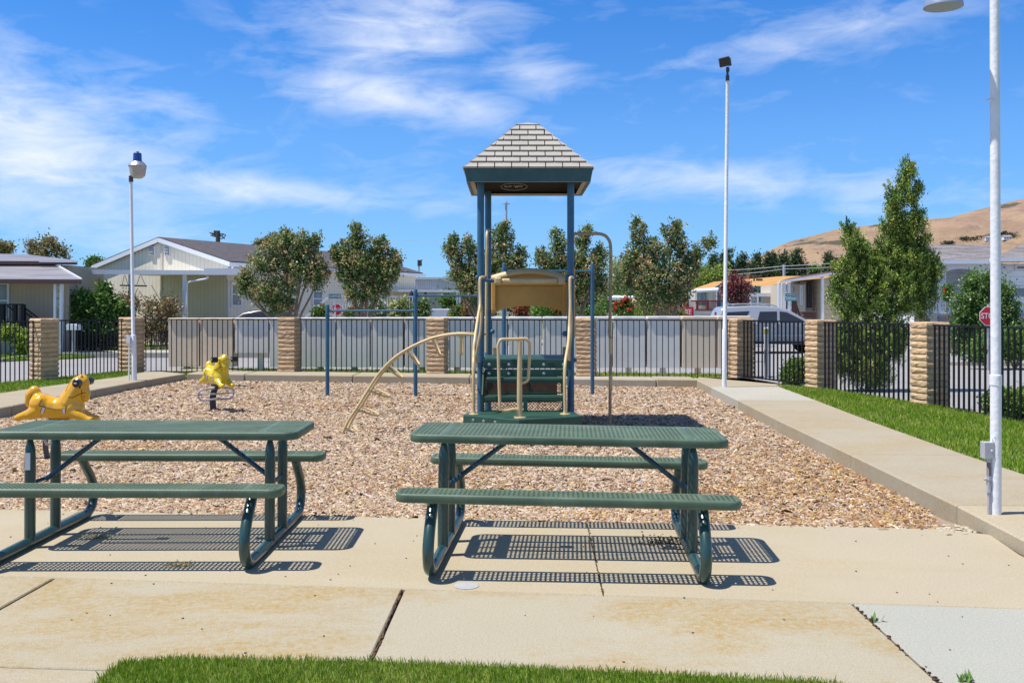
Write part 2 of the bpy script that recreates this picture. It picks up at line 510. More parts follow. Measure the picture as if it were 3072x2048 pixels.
def inst(src, name, parent, loc, rot=(0, 0, 0), mesh=None, scale=None):
    o = bpy.data.objects.new(name, mesh or src.data); COL.objects.link(o)
    o.parent = parent; o.location = loc; o.rotation_euler = rot
    if scale: o.scale = scale
    return o


def kids(o): return [c for c in bpy.data.objects if c.parent == o]


def copy_tree(o, parent=None):
    c = o.copy(); COL.objects.link(c); c.parent = parent
    WM[c.name] = WM.get(o.name, Matrix())
    for k in kids(o): copy_tree(k, c)
    return c


def uvwall(o):
    """uv in metres: u along the wall, v up"""
    me = o.data; uv = me.uv_layers.new(name='UVMap')
    for p in me.polygons:
        n = p.normal; t = Vector((-n.y, n.x, 0))
        if t.length < 0.1: t = Vector((1, 0, 0))
        t.normalize()
        for li in p.loop_indices:
            v = me.vertices[me.loops[li].vertex_index].co
            uv.data[li].uv = (v.dot(t) + 50, v.z + 50)
    return o


# ------------------------------------------------------------------ leaf clouds
def quads_mesh(name, V, cols, nv=4):
    """V: (n, nv, 3)"""
    n = V.shape[0]
    me = bpy.data.meshes.new(name)
    me.vertices.add(n * nv); me.vertices.foreach_set('co', V.reshape(-1).astype(np.float32))
    me.loops.add(n * nv); me.loops.foreach_set('vertex_index', np.arange(n * nv, dtype=np.int32))
    me.polygons.add(n); me.polygons.foreach_set('loop_start', np.arange(0, n * nv, nv, dtype=np.int32))
    me.polygons.foreach_set('loop_total', np.full(n, nv, dtype=np.int32))
    me.update(calc_edges=True)
    a = me.attributes.new('Col', 'FLOAT_COLOR', 'POINT')
    cc = np.ones((n * nv, 4), np.float32); cc[:, :3] = np.repeat(cols, nv, axis=0)
    a.data.foreach_set('color', cc.reshape(-1))
    return me


def leaves(c, ln, wd, rng, out=None, up=0.3, droop=0.0, fold=0.25):
    n = len(c)
    d = rng.normal(size=(n, 3))
    if out is not None: d += out * 1.0
    d[:, 2] += up
    d /= np.linalg.norm(d, axis=1)[:, None]
    r = rng.normal(size=(n, 3)); s = np.cross(d, r); s /= np.linalg.norm(s, axis=1)[:, None] + 1e-9
    nn = np.cross(d, s)
    L = ln * rng.uniform(0.7, 1.3, n)[:, None]; W = wd * rng.uniform(0.7, 1.3, n)[:, None]
    V = np.stack([c - d * L / 2, c + s * W / 2 + nn * W * fold, c + d * L / 2, c - s * W / 2 + nn * W * fold], axis=1)
    return V


def pick(cols, n, rng, w=None):
    cols = np.array(cols, float); p = None if w is None else np.array(w) / sum(w)
    return cols[rng.choice(len(cols), n, p=p)]


def crown_arrays(lobes, n, rng, clump, per, shell=0.5, plume=0.0):
    """lobes: (centre, (rx, ry, rz), weight)"""
    w = np.array([l[2] * (l[1][0] * l[1][1] * l[1][2]) ** 0.62 for l in lobes]); w /= w.sum()
    Cs, Os, Hs, Ids = [], [], [], []
    k0 = 0
    for l, ww in zip(lobes, w):
        nn = max(8, int(n * ww)); nc = max(3, nn // per)
        d = rng.normal(size=(nc, 3)); d /= np.linalg.norm(d, axis=1)[:, None]
        rad = shell + (1.06 - shell) * rng.random(nc) ** 0.75
        rad = np.where(rng.random(nc) < 0.25, rng.random(nc) * shell + 0.1, rad)
        cc = np.array(l[0]) + d * rad[:, None] * np.array(l[1])
        idx = rng.integers(0, nc, nn)
        g = rng.normal(size=(nn, 3)) * clump * rng.uniform(0.5, 1.3, nc)[idx][:, None]
        if plume:
            pv = d * np.array([1.0, 1.0, 0.3]) * 0.75 + np.array([0, 0, 0.85]) + rng.normal(size=(nc, 3)) * 0.18
            pv /= np.linalg.norm(pv, axis=1)[:, None]
            q = rng.uniform(-1, 1, nn)[:, None] * rng.uniform(0.7, 1.4, nc)[idx][:, None]
            g = g * (0.85 - 0.5 * np.clip(q, -1, 1)) + pv[idx] * q * clump * plume
        Cs.append(cc[idx] + g); Os.append(d[idx] * 0.8 + g / (clump * 3)); Hs.append(rad[idx]); Ids.append(idx + k0); k0 += nc
    return np.vstack(Cs), np.vstack(Os), np.concatenate(Hs), np.concatenate(Ids), k0


def lobeD(Y, lst):
    """survey ellipses (u, v, ru, rv[, weight, depth offset]) at distance Y -> world lobes"""
    out = []
    for l in lst:
        u, v, ru, rv = l[:4]; w = l[4] if len(l) > 4 else 1.0; dy = l[5] if len(l) > 5 else 0.0
        p = A(u, v, Y); p.y += dy
        k = Y / FD
        out.append(((p.x, p.y, p.z), (ru * k, max(ru, rv * 0.6) * k * 0.85, rv * k), w))
    return out


def plant(name, label, cat, base, lobes, n, size, cols, wts=None, seed=1, clump=0.12, per=40, tips=None, tipw=None,
          tipfrac=0.0, trunk=0.05, limbs=True, bark='bark', shell=0.5, group=None, up=0.3, crown_name='crown',
          material='leaf', flowers=None, clumpvar=0.3, ntrunk=1, plume=0.0):
    rng = np.random.default_rng(seed)
    t = thing(name, label, cat, tuple(base), 0, group)
    c, o, h, ids, nc = crown_arrays(lobes, n, rng, clump, per, shell, plume)
    col = pick(cols, len(c), rng, wts)
    cv = 1 + clumpvar * (rng.random(nc)[ids] - 0.5) * 2
    col = col * (cv * rng.uniform(0.8, 1.2, len(c)))[:, None]
    if tips is not None:
        prob = tipfrac * (np.clip((h - 0.75) / 0.25, 0, 1)) * (rng.random(nc)[ids] < 0.75)
        m = rng.random(len(c)) < prob
        col[m] = pick(tips, m.sum(), rng, tipw) * rng.uniform(0.8, 1.2, m.sum())[:, None]
    B = np.array(base)
    V = leaves(c - B, size[0], size[1], rng, o, up)
    col = col * 1.75
    cr = obj(crown_name, quads_mesh(crown_name, V, np.clip(col, 0.002, 0.9)), MT[material], t)
    if trunk:
        m = MB(); rr = random.Random(seed)
        big = sorted(lobes, key=lambda l: -l[1][0] * l[1][2])[:12]
        for lb in big:
            cx_, cy_, cz_ = lb[0]
            b0 = Vector(base); top = Vector((cx_, cy_, cz_ + lb[1][2] * 0.4))
            if not limbs: top.z = cz_
            bx = Vector((rr.uniform(-1, 1), rr.uniform(-1, 1), 0)) * trunk * (1.5 if ntrunk > 1 else 0.2)
            hmid = b0.lerp(top, 0.4); hmid.x = b0.x + (top.x - b0.x) * 0.22; hmid.y = b0.y + (top.y - b0.y) * 0.22
            pts = smooth_path([b0 + bx, hmid + bx, b0.lerp(top, 0.75) + Vector((rr.uniform(-.1, .1),) * 3), top], 3)
            k = len(pts)
            m.tube(pts, [max(0.008, trunk * (1 - 0.85 * i / (k - 1)) * (1 if ntrunk == 1 else 0.6)) for i in range(k)], 7)
            if not limbs: break
        obj('trunk', m, MT[bark], t, smooth=True)
    if flowers:
        fn, fs, fc, flab = flowers
        idx = rng.choice(len(c), fn * 4)
        sel = idx[np.argsort(-(o[idx, 2] * 0.7 + h[idx] + rng.random(len(idx)) * 0.8))[:fn]]
        cc = np.repeat(c[sel], 7, axis=0) + rng.normal(size=(fn * 7, 3)) * fs * 0.35
        V = leaves(cc - B, fs, fs * 0.8, rng, None, 0.5)
        fcl = np.repeat(pick(fc, fn, rng), 7, axis=0) * rng.uniform(0.85, 1.15, fn * 7)[:, None]
        obj('flowers', quads_mesh('flowers', V, np.clip(fcl, 0, 0.9)), MT['petal'], t, label=flab, kind='stuff')
    return t

# ================================================================== THE SETTING
def pip(px, py, poly):
    inside = np.zeros(len(px), bool); n = len(poly); j = n - 1
    for i in range(n):
        xi, yi = poly[i][0], poly[i][1]; xj, yj = poly[j][0], poly[j][1]
        c = ((yi > py) != (yj > py)) & (px < (xj - xi) * (py - yi) / (yj - yi + 1e-12) + xi)
        inside ^= c; j = i
    return inside


def struct(name, mb, m, label, **k):
    o = obj(name, mb, m, **k); return tag(o, label, None, None, 'structure')


OUT = -0.10          # level outside the fence
WZ = 0.09            # level of the walks

# ground and hills
g = MB()
g.add([(-6000, -300, -0.16), (6000, -300, -0.16), (6000, 7000, -0.16), (-6000, 7000, -0.16)], [(0, 1, 2, 3)])
struct('ground', g, MT['soil'], 'dry open ground running out to the hills')


def make_hills():
    ridge = [(-700, 701), (200, 700), (900, 696), (1300, 690), (1560, 668), (1640, 640), (1716, 596), (1746, 585), (1775, 567), (1811, 552), (1844, 543),
             (1874, 536), (1920, 523), (2014, 512), (2126, 500), (2181, 496), (2273, 471), (2352, 452), (2480, 430), (2700, 405), (3100, 400), (3700, 430), (5000, 500)]
    U = np.array([r[0] for r in ridge], float); Vv = np.array([r[1] for r in ridge], float)
    az = np.linspace(math.atan((-700 - CX) / FD), math.atan((5000 - CX) / FD), 420)
    rr = np.concatenate([np.linspace(620, 2400, 110), np.linspace(2430, 3600, 22)])
    rng = np.random.default_rng(3)
    ph = rng.uniform(0, 6.28, (40, 2)); fr = rng.normal(size=(40, 2)) * np.geomspace(0.0022, 0.03, 40)[:, None]; am = 1 / np.geomspace(1, 11, 40)
    X = np.sin(az)[None, :] * rr[:, None]; Yy = np.cos(az)[None, :] * rr[:, None]
    nz = np.zeros_like(X)
    for k in range(40):
        nz += am[k] * (1 - 2 * np.abs(np.sin(X * fr[k, 0] + Yy * fr[k, 1] + ph[k, 0])))
    nz /= 6.0
    el = (HY - np.interp(CX + FD * np.tan(az), U, Vv)) / FD
    hR = el[None, :] * 2400 * np.cos(az)[None, :]
    t = np.clip((rr - 620) / 1780, 0, 1)[:, None]
    prof = t ** 1.45
    back = np.clip((rr - 2400) / 1200, 0, 1)[:, None]
    H = hR * prof * (1 - back ** 1.6) * 1.0
    H = H + nz * 0.8 * hR * np.sin(np.pi * np.clip(t, 0, 1)) ** 0.8 * (1 - 0.85 * t ** 8)
    # a lower golden spur in front of the main ridge
    spur = np.exp(-((az[None, :] - 0.30) / 0.11) ** 2) * np.exp(-((rr[:, None] - 980) / 210) ** 2) * 46
    H = H + spur - 2.0 - (1 - t) ** 6 * 3
    V = np.stack([X, Yy, H], axis=2).reshape(-1, 3)
    nr, na = len(rr), len(az)
    i, j = np.meshgrid(np.arange(nr - 1), np.arange(na - 1), indexing='ij')
    a = (i * na + j).reshape(-1)
    F = np.stack([a, a + 1, a + na + 1, a + na], axis=1)
    me = bpy.data.meshes.new('hills'); me.from_pydata(V.tolist(), [], F.tolist()); me.update()
    m = bpy.data.materials.new('hill_grass'); m.use_nodes = True
    nt = m.node_tree; N = nt.nodes.new; L = nt.links.new; b = nt.nodes['Principled BSDF']; b.inputs['Roughness'].default_value = 0.95
    b.inputs['Specular IOR Level'].default_value = 0.1
    ge = N('ShaderNodeNewGeometry')

    def noise(s, d, sc=(1, 1, 1), r=0.6):
        mp = N('ShaderNodeMapping'); mp.inputs['Scale'].default_value = sc; L(ge.outputs['Position'], mp.inputs[0])
        n = N('ShaderNodeTexNoise'); n.inputs['Scale'].default_value = s; n.inputs['Detail'].default_value = d; n.inputs['Roughness'].default_value = r
        L(mp.outputs[0], n.inputs['Vector']); return n.outputs[0]

    def rng2(s, a_, b_, c=0, d=1):
        r = N('ShaderNodeMapRange'); L(s, r.inputs[0]); r.inputs['From Min'].default_value = a_; r.inputs['From Max'].default_value = b_
        r.inputs['To Min'].default_value = c; r.inputs['To Max'].default_value = d; return r.outputs[0]

    def mix(f, a_, b_):
        x = N('ShaderNodeMix'); x.data_type = 'RGBA'; L(f, x.inputs['Factor'])
        for nm, v in (('A', a_), ('B', b_)):
            if isinstance(v, tuple): x.inputs[nm].default_value = (*v, 1)
            else: L(v, x.inputs[nm])
        return x.outputs['Result']
    c = mix(rng2(noise(0.006, 8, (1, 1, 2)), 0.38, 0.62), (0.33, 0.235, 0.14), (0.37, 0.25, 0.17))
    c = mix(rng2(noise(0.012, 9, (1, 1, 3), 0.72), 0.50, 0.62, 0, 0.62), c, (0.22, 0.15, 0.13))  # purple scrub patches, also standing in for weak relief shading
    c = mix(rng2(noise(0.004, 10, (2.2, .5, 7), 0.7), 0.50, 0.60, 0, 0.55), c, (0.235, 0.155, 0.115))  # ravine shading put into the colour as stretched darker streaks
    c = mix(rng2(noise(0.02, 8, (1.6, .6, 3), 0.7), 0.54, 0.62, 0, 0.5), c, (0.17, 0.125, 0.11))  # finer gully shading, painted in the same way
    c = mix(rng2(noise(0.05, 6, (1, 1, 1), 0.7), 0.45, 0.8, 0, 0.4), c, (0.26, 0.18, 0.10))
    c = mix(rng2(noise(0.0065, 7, (1, 1, 4), 0.62), 0.615, 0.64, 0, 0.85), c, (0.055, 0.065, 0.05))
    L(c, b.inputs['Base Color'])
    bp = N('ShaderNodeBump'); bp.inputs['Strength'].default_value = 1.0; bp.inputs['Distance'].default_value = 26
    L(noise(0.0085, 9, (1, 1, 1.5), 0.62), bp.inputs['Height']); L(bp.outputs[0], b.inputs['Normal'])
    o = obj('hills', me, m, smooth=True, auto=180)
    tag(o, 'dry golden grass hills rising to the right behind the roofs', None, None, 'structure')
    # oaks and scrub on the slope
    bv = BVHTree.FromObject(o, bpy.context.evaluated_depsgraph_get())
    rng = np.random.default_rng(11)
    cl = [(2115, 600), (2125, 590), (2105, 606), (2150, 583), (2170, 579), (2205, 577), (2230, 571), (2235, 547), (2248, 545), (2212, 551), (2183, 560), (2175, 562), (2155, 568), (2265, 546),
          (2300, 540), (2322, 540), (2335, 542), (2290, 600), (1940, 600), (1915, 607), (1925, 594), (2000, 566), (1985, 570), (1960, 562), (2262, 601), (2120, 574), (2135, 572)]
    Vs, Cs = [], []
    for (u, v) in cl:
        for k in range(rng.integers(1, 4)):
            uu = u + rng.normal() * 4; vv = v - rng.normal() * 2 - (uu - u) * 0.25
            d = Vector(((uu - CX) / FD, 1, (HY - vv) / FD)).normalized()
            hit = bv.ray_cast(Vector((0, 0, CAMH)), d)
            if hit[0] is None: continue
            r = rng.uniform(1.6, 3.4) * hit[3] / 1400
            cc = np.array(hit[0]) + rng.normal(size=(70, 3)) * np.array([r * 1.2, r * 1.2, r * 0.4]) + np.array([0, 0, r * 0.35])
            Vs.append(leaves(cc, r * 0.7, r * 0.6, rng, None, 0.5)); Cs.append(pick([(0.035, 0.05, 0.022), (0.05, 0.06, 0.03), (0.028, 0.04, 0.03)], 70, rng))
    sc = obj('oak_scrub', quads_mesh('oak_scrub', np.vstack(Vs), np.vstack(Cs)), MT['leaf'])
    tag(sc, 'dark oaks and scrub dotted over the golden hillside', 'scrub', None, 'stuff')
    for i, (u, v, w) in enumerate(((2268, 548, 11), (2284, 549, 9), (2312, 546, 16))):
        v = v + 4
        d = Vector(((u - CX) / FD, 1, (HY - v) / FD)).normalized(); hit = bv.ray_cast(Vector((0, 0, CAMH)), d)
        if hit[0] is None: continue
        k = hit[3] / FD; p = hit[0]; W = w * k
        t = thing('hillside_house', ['white hillside house just right of the tall white pole', 'small middle white house on the hillside',
                  'rightmost and widest white house on the hillside'][i], 'house', tuple(p), 0, 'white houses far up the hillside')
        m = MB(); m.box((p.x, p.y, p.z + 2.0), (W, 9, 7)); obj('wall', m, MT['white'], t)
        m = MB()
        m.extrude([(p.x - W / 2 - .5, p.y - 5, p.z + 5.5), (p.x - W / 2 - .5, p.y + 5, p.z + 5.5), (p.x - W / 2 - .5, p.y, p.z + 8.5)], (W + 1, 0, 0))
        obj('roof', m, MT['asphalt'], t)
        for q in range(3):
            m = MB(); m.box((p.x - W / 3 + q * W / 3, p.y - 4.6, p.z + 2.5), (W / 8, 0.3, 2)); obj('window', m, MT['glass_dark'], t)


make_hills()

# street
road = MB()
far = [G(-900, 905, OUT), G(0, 832, OUT), G(180, 806, OUT), G(390, 796, OUT)]
poly = [(-40, 12)] + [(-60, 30)] + [(p.x, p.y) for p in far[1:]] + [(-8, 44), (0, 47), (12, 50), (30, 52), (60, 52), (60, 6), (7.2, 6), (7.1, 12), (5.6, 20), (4.8, 21.6), (-8.4, 23.6), (-10.2, 20), (-12.5, 13)]
road.prism(poly, -0.3, OUT)
struct('road', road, MT['asphalt'], 'pale sunlit asphalt street outside the fence')
# kerb lines along the street
for P_, zt_ in (([(-16.5, 33.2), (-5.5, 33.2), (-4.5, 39.5), (-11, 39.5)], .07), ([(-7, 44), (3.5, 44), (3.5, 48.5), (-7, 48.5)], .02)):
    mb = MB(); mb.prism(P_, -0.3, zt_); struct('driveway', mb, MT['conc_white'], 'pale concrete driveway of the house behind the mailboxes')
kb = MB()
for a, b in ((G(0, 831, OUT), G(180, 805, OUT)), (G(180, 805, OUT), G(392, 795, OUT)), (G(2140, 838, OUT), G(2700, 846, OUT))):
    kb.bar((a.x, a.y, OUT + 0.04), (b.x, b.y, OUT + 0.04), 0.15, 0.12)
kb.bar((-10.6, 18, OUT + 0.05), (-9.1, 23.75, OUT + 0.05), 0.14, 0.16)
kb.bar((5.0, 22.2, OUT + 0.03), (7.9, 12.3, OUT + 0.03), 0.16, 0.12)
kb.bar((7.9, 12.3, OUT + 0.03), (8.1, 4, OUT + 0.03), 0.16, 0.12)
struct('street_kerb', kb, MT['conc_white'], 'low pale kerb edging the street')

# strip behind the fence
sb = MB(); sb.prism([(-8.0, 23.15), (4.7, 21.2), (5.0, 22.3), (-8.2, 25.6)], -0.3, -0.02)
struct('verge', sb, MT['lawn_base'], 'strip of lawn under the cluster mailboxes behind the fence')
sb = MB(); sb.prism([(1.9, 22.05), (4.75, 21.25), (4.95, 22.0), (2.1, 23.0)], -0.25, 0.015)
struct('path', sb, MT['conc_white'], 'pale concrete path between the fence and the beige mailboxes')

# chip bed
CHIP = [(-7.44, 22.4), (3.75, 20.3), (3.6, 15.9), (3.46, 12.8), (3.39, 10.0), (3.31, 7.9), (3.0, 6.95), (2.0, 7.14), (-3.95, 7.72), (-7.44, 8.1)]


def patio_back(x): return 7.335 - 0.0987 * x


def chipz(x, y):
    d = np.clip((y - patio_back(x)) / 0.9, 0, 1)
    return -0.022 - 0.045 * d * d * (3 - 2 * d) + 0.010 * np.sin(x * 1.7 + y * 0.9) * np.sin(y * 1.3 - x * 0.6) * d


xs = np.linspace(-7.7, 4.1, 60); ys = np.linspace(6.75, 22.6, 80)
XX, YY = np.meshgrid(xs, ys); ZZ = chipz(XX, YY) - 0.012
V = np.stack([XX, YY, ZZ], 2).reshape(-1, 3)
F = []
for i in range(len(ys) - 1):
    for j in range(len(xs) - 1):
        a = i * 60 + j; F.append((a, a + 1, a + 61, a + 60))
me = bpy.data.meshes.new('chip_bed'); me.from_pydata(V.tolist(), [], F); me.update()
m = mat('chip_ground', (0.22, 0.15, 0.10), 0.95, col2=(0.46, 0.35, 0.26), vscale=38, detail=8, bump=1.0, bscale=45)
o = obj('play_area_bed', me, m, smooth=True, auto=180)
tag(o, 'bed of bark chips filling the sunken play area', None, None, 'structure')


def make_chips():
    rng = np.random.default_rng(5)
    P = []
    for (y0, y1, dens) in ((6.8, 8.6, 3600), (8.6, 11, 2500), (11, 15, 1400), (15, 22.5, 700)):
        x0, x1 = -7.45, 3.8
        lim = 0.56 * y1 + 0.5
        xa, xb = max(x0, -lim), min(x1, lim)
        n = int((xb - xa) * (y1 - y0) * dens)
        x = rng.uniform(xa, xb, n); y = rng.uniform(y0, y1, n)
        k = pip(x, y, CHIP); P.append(np.stack([x[k], y[k]], 1))
    # a few strays on the concrete beside the edge
    x = rng.uniform(-4, 3.2, 60); y = patio_back(x) - np.abs(rng.normal(size=60)) * 0.10 - 0.01
    stray = np.stack([x, y], 1)
    P = np.vstack(P + [stray]); n = len(P)
    z = chipz(P[:, 0], P[:, 1]) + rng.uniform(-0.004, 0.012, n); z[-60:] = 0.002
    a = rng.uniform(0, 2 * math.pi, n)
    L = rng.gamma(4.0, 0.0037, n) * np.where(P[:, 1] > 15, 1.45, np.where(P[:, 1] > 11, 1.15, 1.0)); W = L * rng.uniform(0.22, 0.5, n); H = rng.uniform(0.002, 0.007, n)
    tilt = rng.normal(size=n) * 0.22; tilt[-60:] = 0; roll = rng.normal(size=n) * 0.3; roll[-60:] = 0
    base = np.array([(-1, -.8, 0), (.9, -1, 0), (1, .9, 0), (-.85, 1, 0), (-.7, 0.1, 1), (.75, -.1, 1)], float)
    V = np.repeat(base[None], n, 0) + rng.normal(size=(n, 6, 3)) * np.array([.16, .2, .1])
    V[:, :, 0] *= L[:, None]; V[:, :, 1] *= W[:, None]; V[:, :, 2] *= H[:, None] * 1.6
    V[:, :, 2] += V[:, :, 0] * np.tan(tilt)[:, None] + V[:, :, 1] * np.tan(roll)[:, None]
    ca, sa = np.cos(a)[:, None], np.sin(a)[:, None]
    x = V[:, :, 0] * ca - V[:, :, 1] * sa; y = V[:, :, 0] * sa + V[:, :, 1] * ca
    V[:, :, 0] = x + P[:, 0][:, None]; V[:, :, 1] = y + P[:, 1][:, None]; V[:, :, 2] += z[:, None]
    fq = np.array([0, 1, 5, 4, 2, 3, 4, 5]); ft = np.array([1, 2, 5, 3, 0, 4])
    loops = (np.concatenate([fq, ft])[None] + (np.arange(n) * 6)[:, None]).reshape(-1)
    me = bpy.data.meshes.new('bark_chips')
    me.vertices.add(n * 6); me.vertices.foreach_set('co', V.reshape(-1).astype(np.float32))
    me.loops.add(len(loops)); me.loops.foreach_set('vertex_index', loops.astype(np.int32))
    tot = np.tile([4, 4, 3, 3], n).astype(np.int32); st = np.concatenate([[0], np.cumsum(tot)[:-1]]).astype(np.int32)
    me.polygons.add(n * 4); me.polygons.foreach_set('loop_start', st); me.polygons.foreach_set('loop_total', tot)
    me.update(calc_edges=True)
    pal = [(0.56, 0.44, 0.31), (0.48, 0.34, 0.22), (0.38, 0.235, 0.135), (0.60, 0.50, 0.40), (0.30, 0.16, 0.09), (0.52, 0.42, 0.40), (0.58, 0.44, 0.24), (0.20, 0.12, 0.085), (0.66, 0.56, 0.42)]
    w = np.array([.18, .16, .12, .16, .07, .12, .07, .05, .07])
    col = pick(pal, n, rng, w) * rng.uniform(0.5, 1.12, n)[:, None] * np.array([1.0, .975, .93])
    # browner, damper patches: right edge of the bed and a few blotches
    br = np.clip((P[:, 0] - 1.2) / 1.6, 0, 1) * np.clip((13 - P[:, 1]) / 3, 0, 1)
    blot = np.zeros(n)
    for k in range(26):
        cx_, cy_ = rng.uniform(-7, 3.5), rng.uniform(7.3, 21)
        blot = np.maximum(blot, np.exp(-(((P[:, 0] - cx_) / rng.uniform(.3, .9)) ** 2 + ((P[:, 1] - cy_) / rng.uniform(.2, .6)) ** 2)))
    q = rng.random(n) < np.clip(br * 0.45 + blot * 0.4, 0, 0.6)
    col[q] = pick([(0.28, 0.14, 0.06), (0.36, 0.20, 0.09), (0.20, 0.10, 0.06), (0.42, 0.29, 0.10)], q.sum(), rng) * rng.uniform(.8, 1.25, q.sum())[:, None]
    at = me.attributes.new('Col', 'FLOAT_COLOR', 'POINT'); cc = np.ones((n * 6, 4), np.float32); cc[:, :3] = np.repeat(np.clip(col, 0, .8), 6, 0)
    at.data.foreach_set('color', cc.reshape(-1))
    m = bpy.data.materials.new('chip'); m.use_nodes = True; b = m.node_tree.nodes['Principled BSDF']; b.inputs['Roughness'].default_value = 0.85
    an = m.node_tree.nodes.new('ShaderNodeAttribute'); an.attribute_name = 'Col'; m.node_tree.links.new(an.outputs['Color'], b.inputs['Base Color'])
    b.inputs['Specular IOR Level'].default_value = 0.2
    o = obj('bark_chips', me, m)
    tag(o, 'loose pale and brown bark chips covering the play area', 'bark chips', None, 'stuff')


make_chips()

# patio of cast slabs
patio = thing('patio', None, None, (0, 0, 0)); tag(patio, 'concrete patio of cast slabs under the picnic tables', None, None, 'structure')


def slab(parent, poly, z, m, name='slab', depth=0.22, inset=0.006, bev=0.006, label=None):
    n = len(poly); P = [Vector((p[0], p[1])) for p in poly]
    ar = sum(P[i].x * P[(i + 1) % n].y - P[(i + 1) % n].x * P[i].y for i in range(n))
    if ar < 0: P = P[::-1]
    Q = []
    for i in range(n):
        a, b, c = P[i - 1], P[i], P[(i + 1) % n]
        d1 = (b - a).normalized(); d2 = (c - b).normalized()
        n1 = Vector((-d1.y, d1.x)); n2 = Vector((-d2.y, d2.x)); k = n1 + n2
        Q.append(b + k * (inset / max(0.3, (1 + n1.dot(n2)))))
    mb = MB(); mb.prism([(q.x, q.y) for q in Q], z - depth, z)
    return obj(name, mb, m, parent, bevel=bev, label=label, bseg=1)


def Bl(x): return (x, 7.335 - 0.0987 * x - 0.01)        # patio edge at the chips


def Ll(x): return (x, 5.458 - 0.1125 * x)               # joint between the two rows of slabs


slab(patio, [Bl(-3.3), Bl(0.545), (0.497, Ll(0.497)[1]), Ll(-3.25)], 0, MT['conc'], inset=0.0025)
slab(patio, [Bl(0.545), (3.03, 7.03), (3.28, 6.85), (3.2, 6.3), (3.15, Ll(3.15)[1]), (0.497, Ll(0.497)[1])], 0, MT['conc'], inset=0.0025)
slab(patio, [Bl(-3.3), Ll(-3.25), Ll(-7), Bl(-7)], 0, MT['conc'], inset=0.004)
slab(patio, [Bl(-7), Ll(-7), Ll(-10), Bl(-10)], 0, MT['conc'], inset=0.004)
slab(patio, [Ll(-2.63), Ll(-0.60), (-0.625, 4.2), (-2.66, 4.36)], 0, MT['conc_rough'], inset=0.010)
slab(patio, [Ll(-0.60), Ll(1.79), (1.77, 3.95), (-0.625, 4.2)], 0, MT['conc_rough'], inset=0.009)
slab(patio, [Ll(1.79), Ll(3.15), (3.05, 3.0), (1.75, 3.0), (1.77, 3.95)], 0, MT['conc_new'], inset=0.004, label='newer pale grey slab with a coarse surface')
slab(patio, [Ll(-2.63), (-2.66, 4.36), (-5.2, 4.56), Ll(-5.2)], 0, MT['conc_rough'], inset=0.010)
slab(patio, [Ll(-5.2), (-5.2, 4.56), (-7.8, 4.75), Ll(-7.8)], 0, MT['conc_rough'], inset=0.008)
slab(patio, [(-0.625, 4.2), (1.77, 3.95), (1.75, 1.0), (-0.66, 1.0)], 0, MT['conc_rough'], inset=0.008)
slab(patio, [(-2.66, 4.36), (-0.625, 4.2), (-0.66, 1.0), (-2.7, 1.0)], 0, MT['conc_rough'], inset=0.005)
slab(patio, [(-5.2, 4.56), (-2.66, 4.36), (-2.7, 1.0), (-5.2, 1.0)], 0, MT['conc_rough'], inset=0.008)
slab(patio, [(1.75, 3.0), (3.05, 3.0), (2.95, -1), (1.72, -1)], 0, MT['conc_rough'], inset=0.008)
mb = MB(); mb.prism([Bl(-10.2), (3.3, 7.0), (3.3, -1), (-10.2, -1)], -0.20, -0.014)
obj('joint_filler', mb, MT['gapwood'], patio)
# splinters of old redwood strip standing in the wide joint, leaf litter in the cracks
mb = MB(); rr = random.Random(4)
for k in range(26):
    t_ = k / 25; x = -0.607 - 0.012 * t_ + rr.uniform(-.006, .006); y = 5.50 - 1.28 * t_
    mb.box((x, y, -0.008 + rr.uniform(0, .007)), (rr.uniform(.003, .009), rr.uniform(.04, .10), 0.014), rz=rr.uniform(-.08, .08))
for k in range(26):
    t_ = rr.random(); x = 1.785 - 0.02 * t_ + rr.gauss(0, .006); y = 5.25 - 1.2 * t_
    mb.box((x, y, 0.0), (rr.uniform(.006, .018), rr.uniform(.006, .02), 0.008), rz=rr.uniform(0, 3))
for k in range(40):
    t_ = rr.random(); mb.box((0.545 - 0.05 * t_ + rr.gauss(0, .004), 7.26 - 1.83 * t_, 0.001), (rr.uniform(.003, .006), rr.uniform(.006, .016), 0.004), rz=rr.uniform(-.5, .5))
obj('joint_litter', mb, MT['gapwood'], patio, kind='stuff')

# walks
LE = [GF(2091, 1140, WZ), GF(2215, 1200, WZ), GF(2349, 1267, WZ), GF(2549, 1361, WZ), GF(2757, 1461, WZ), GF(2877, 1518, WZ), GF(2977, 1588, WZ), GF(3072, 1632, WZ)]
RE = [GF(2255, 1137, WZ), GF(2325, 1155, WZ), GF(2449, 1200, WZ), GF(2650, 1277, WZ), GF(2850, 1347, WZ), GF(3004, 1401, WZ), GF(3072, 1422, WZ)]


def xat(E, y):
    E = sorted(E, key=lambda p: p.y); return float(np.interp(y, [p.y for p in E], [p.x for p in E]))


walk = thing('walkway', None, None); tag(walk, 'raised concrete walk along the right side of the play area', None, None, 'structure')
cuts = [20.75, 18.56, 15.9, 13.0, 10.0, 7.42, 5.2, 2.8, 0.2]
mats = ['conc_walk', 'conc_white', 'conc_walk', 'conc_walk', 'conc_walk', 'conc', 'conc_walk', 'conc_walk']
for i in range(len(cuts) - 1):
    y1, y0 = cuts[i], cuts[i + 1]
    jt = 0.0 if i in (2,) else 0.0
    P = [(xat(LE, y1), y1), (xat(RE, y1), y1 - 0.05), (xat(RE, y0), y0 - 0.05), (xat(LE, y0), y0)]
    if i == 0: P[0] = (3.75, 20.32); P[1] = (4.95, 20.75)
    slab(walk, P, WZ, MT[mats[i]], depth=0.35, inset=0.003, bev=0.014)
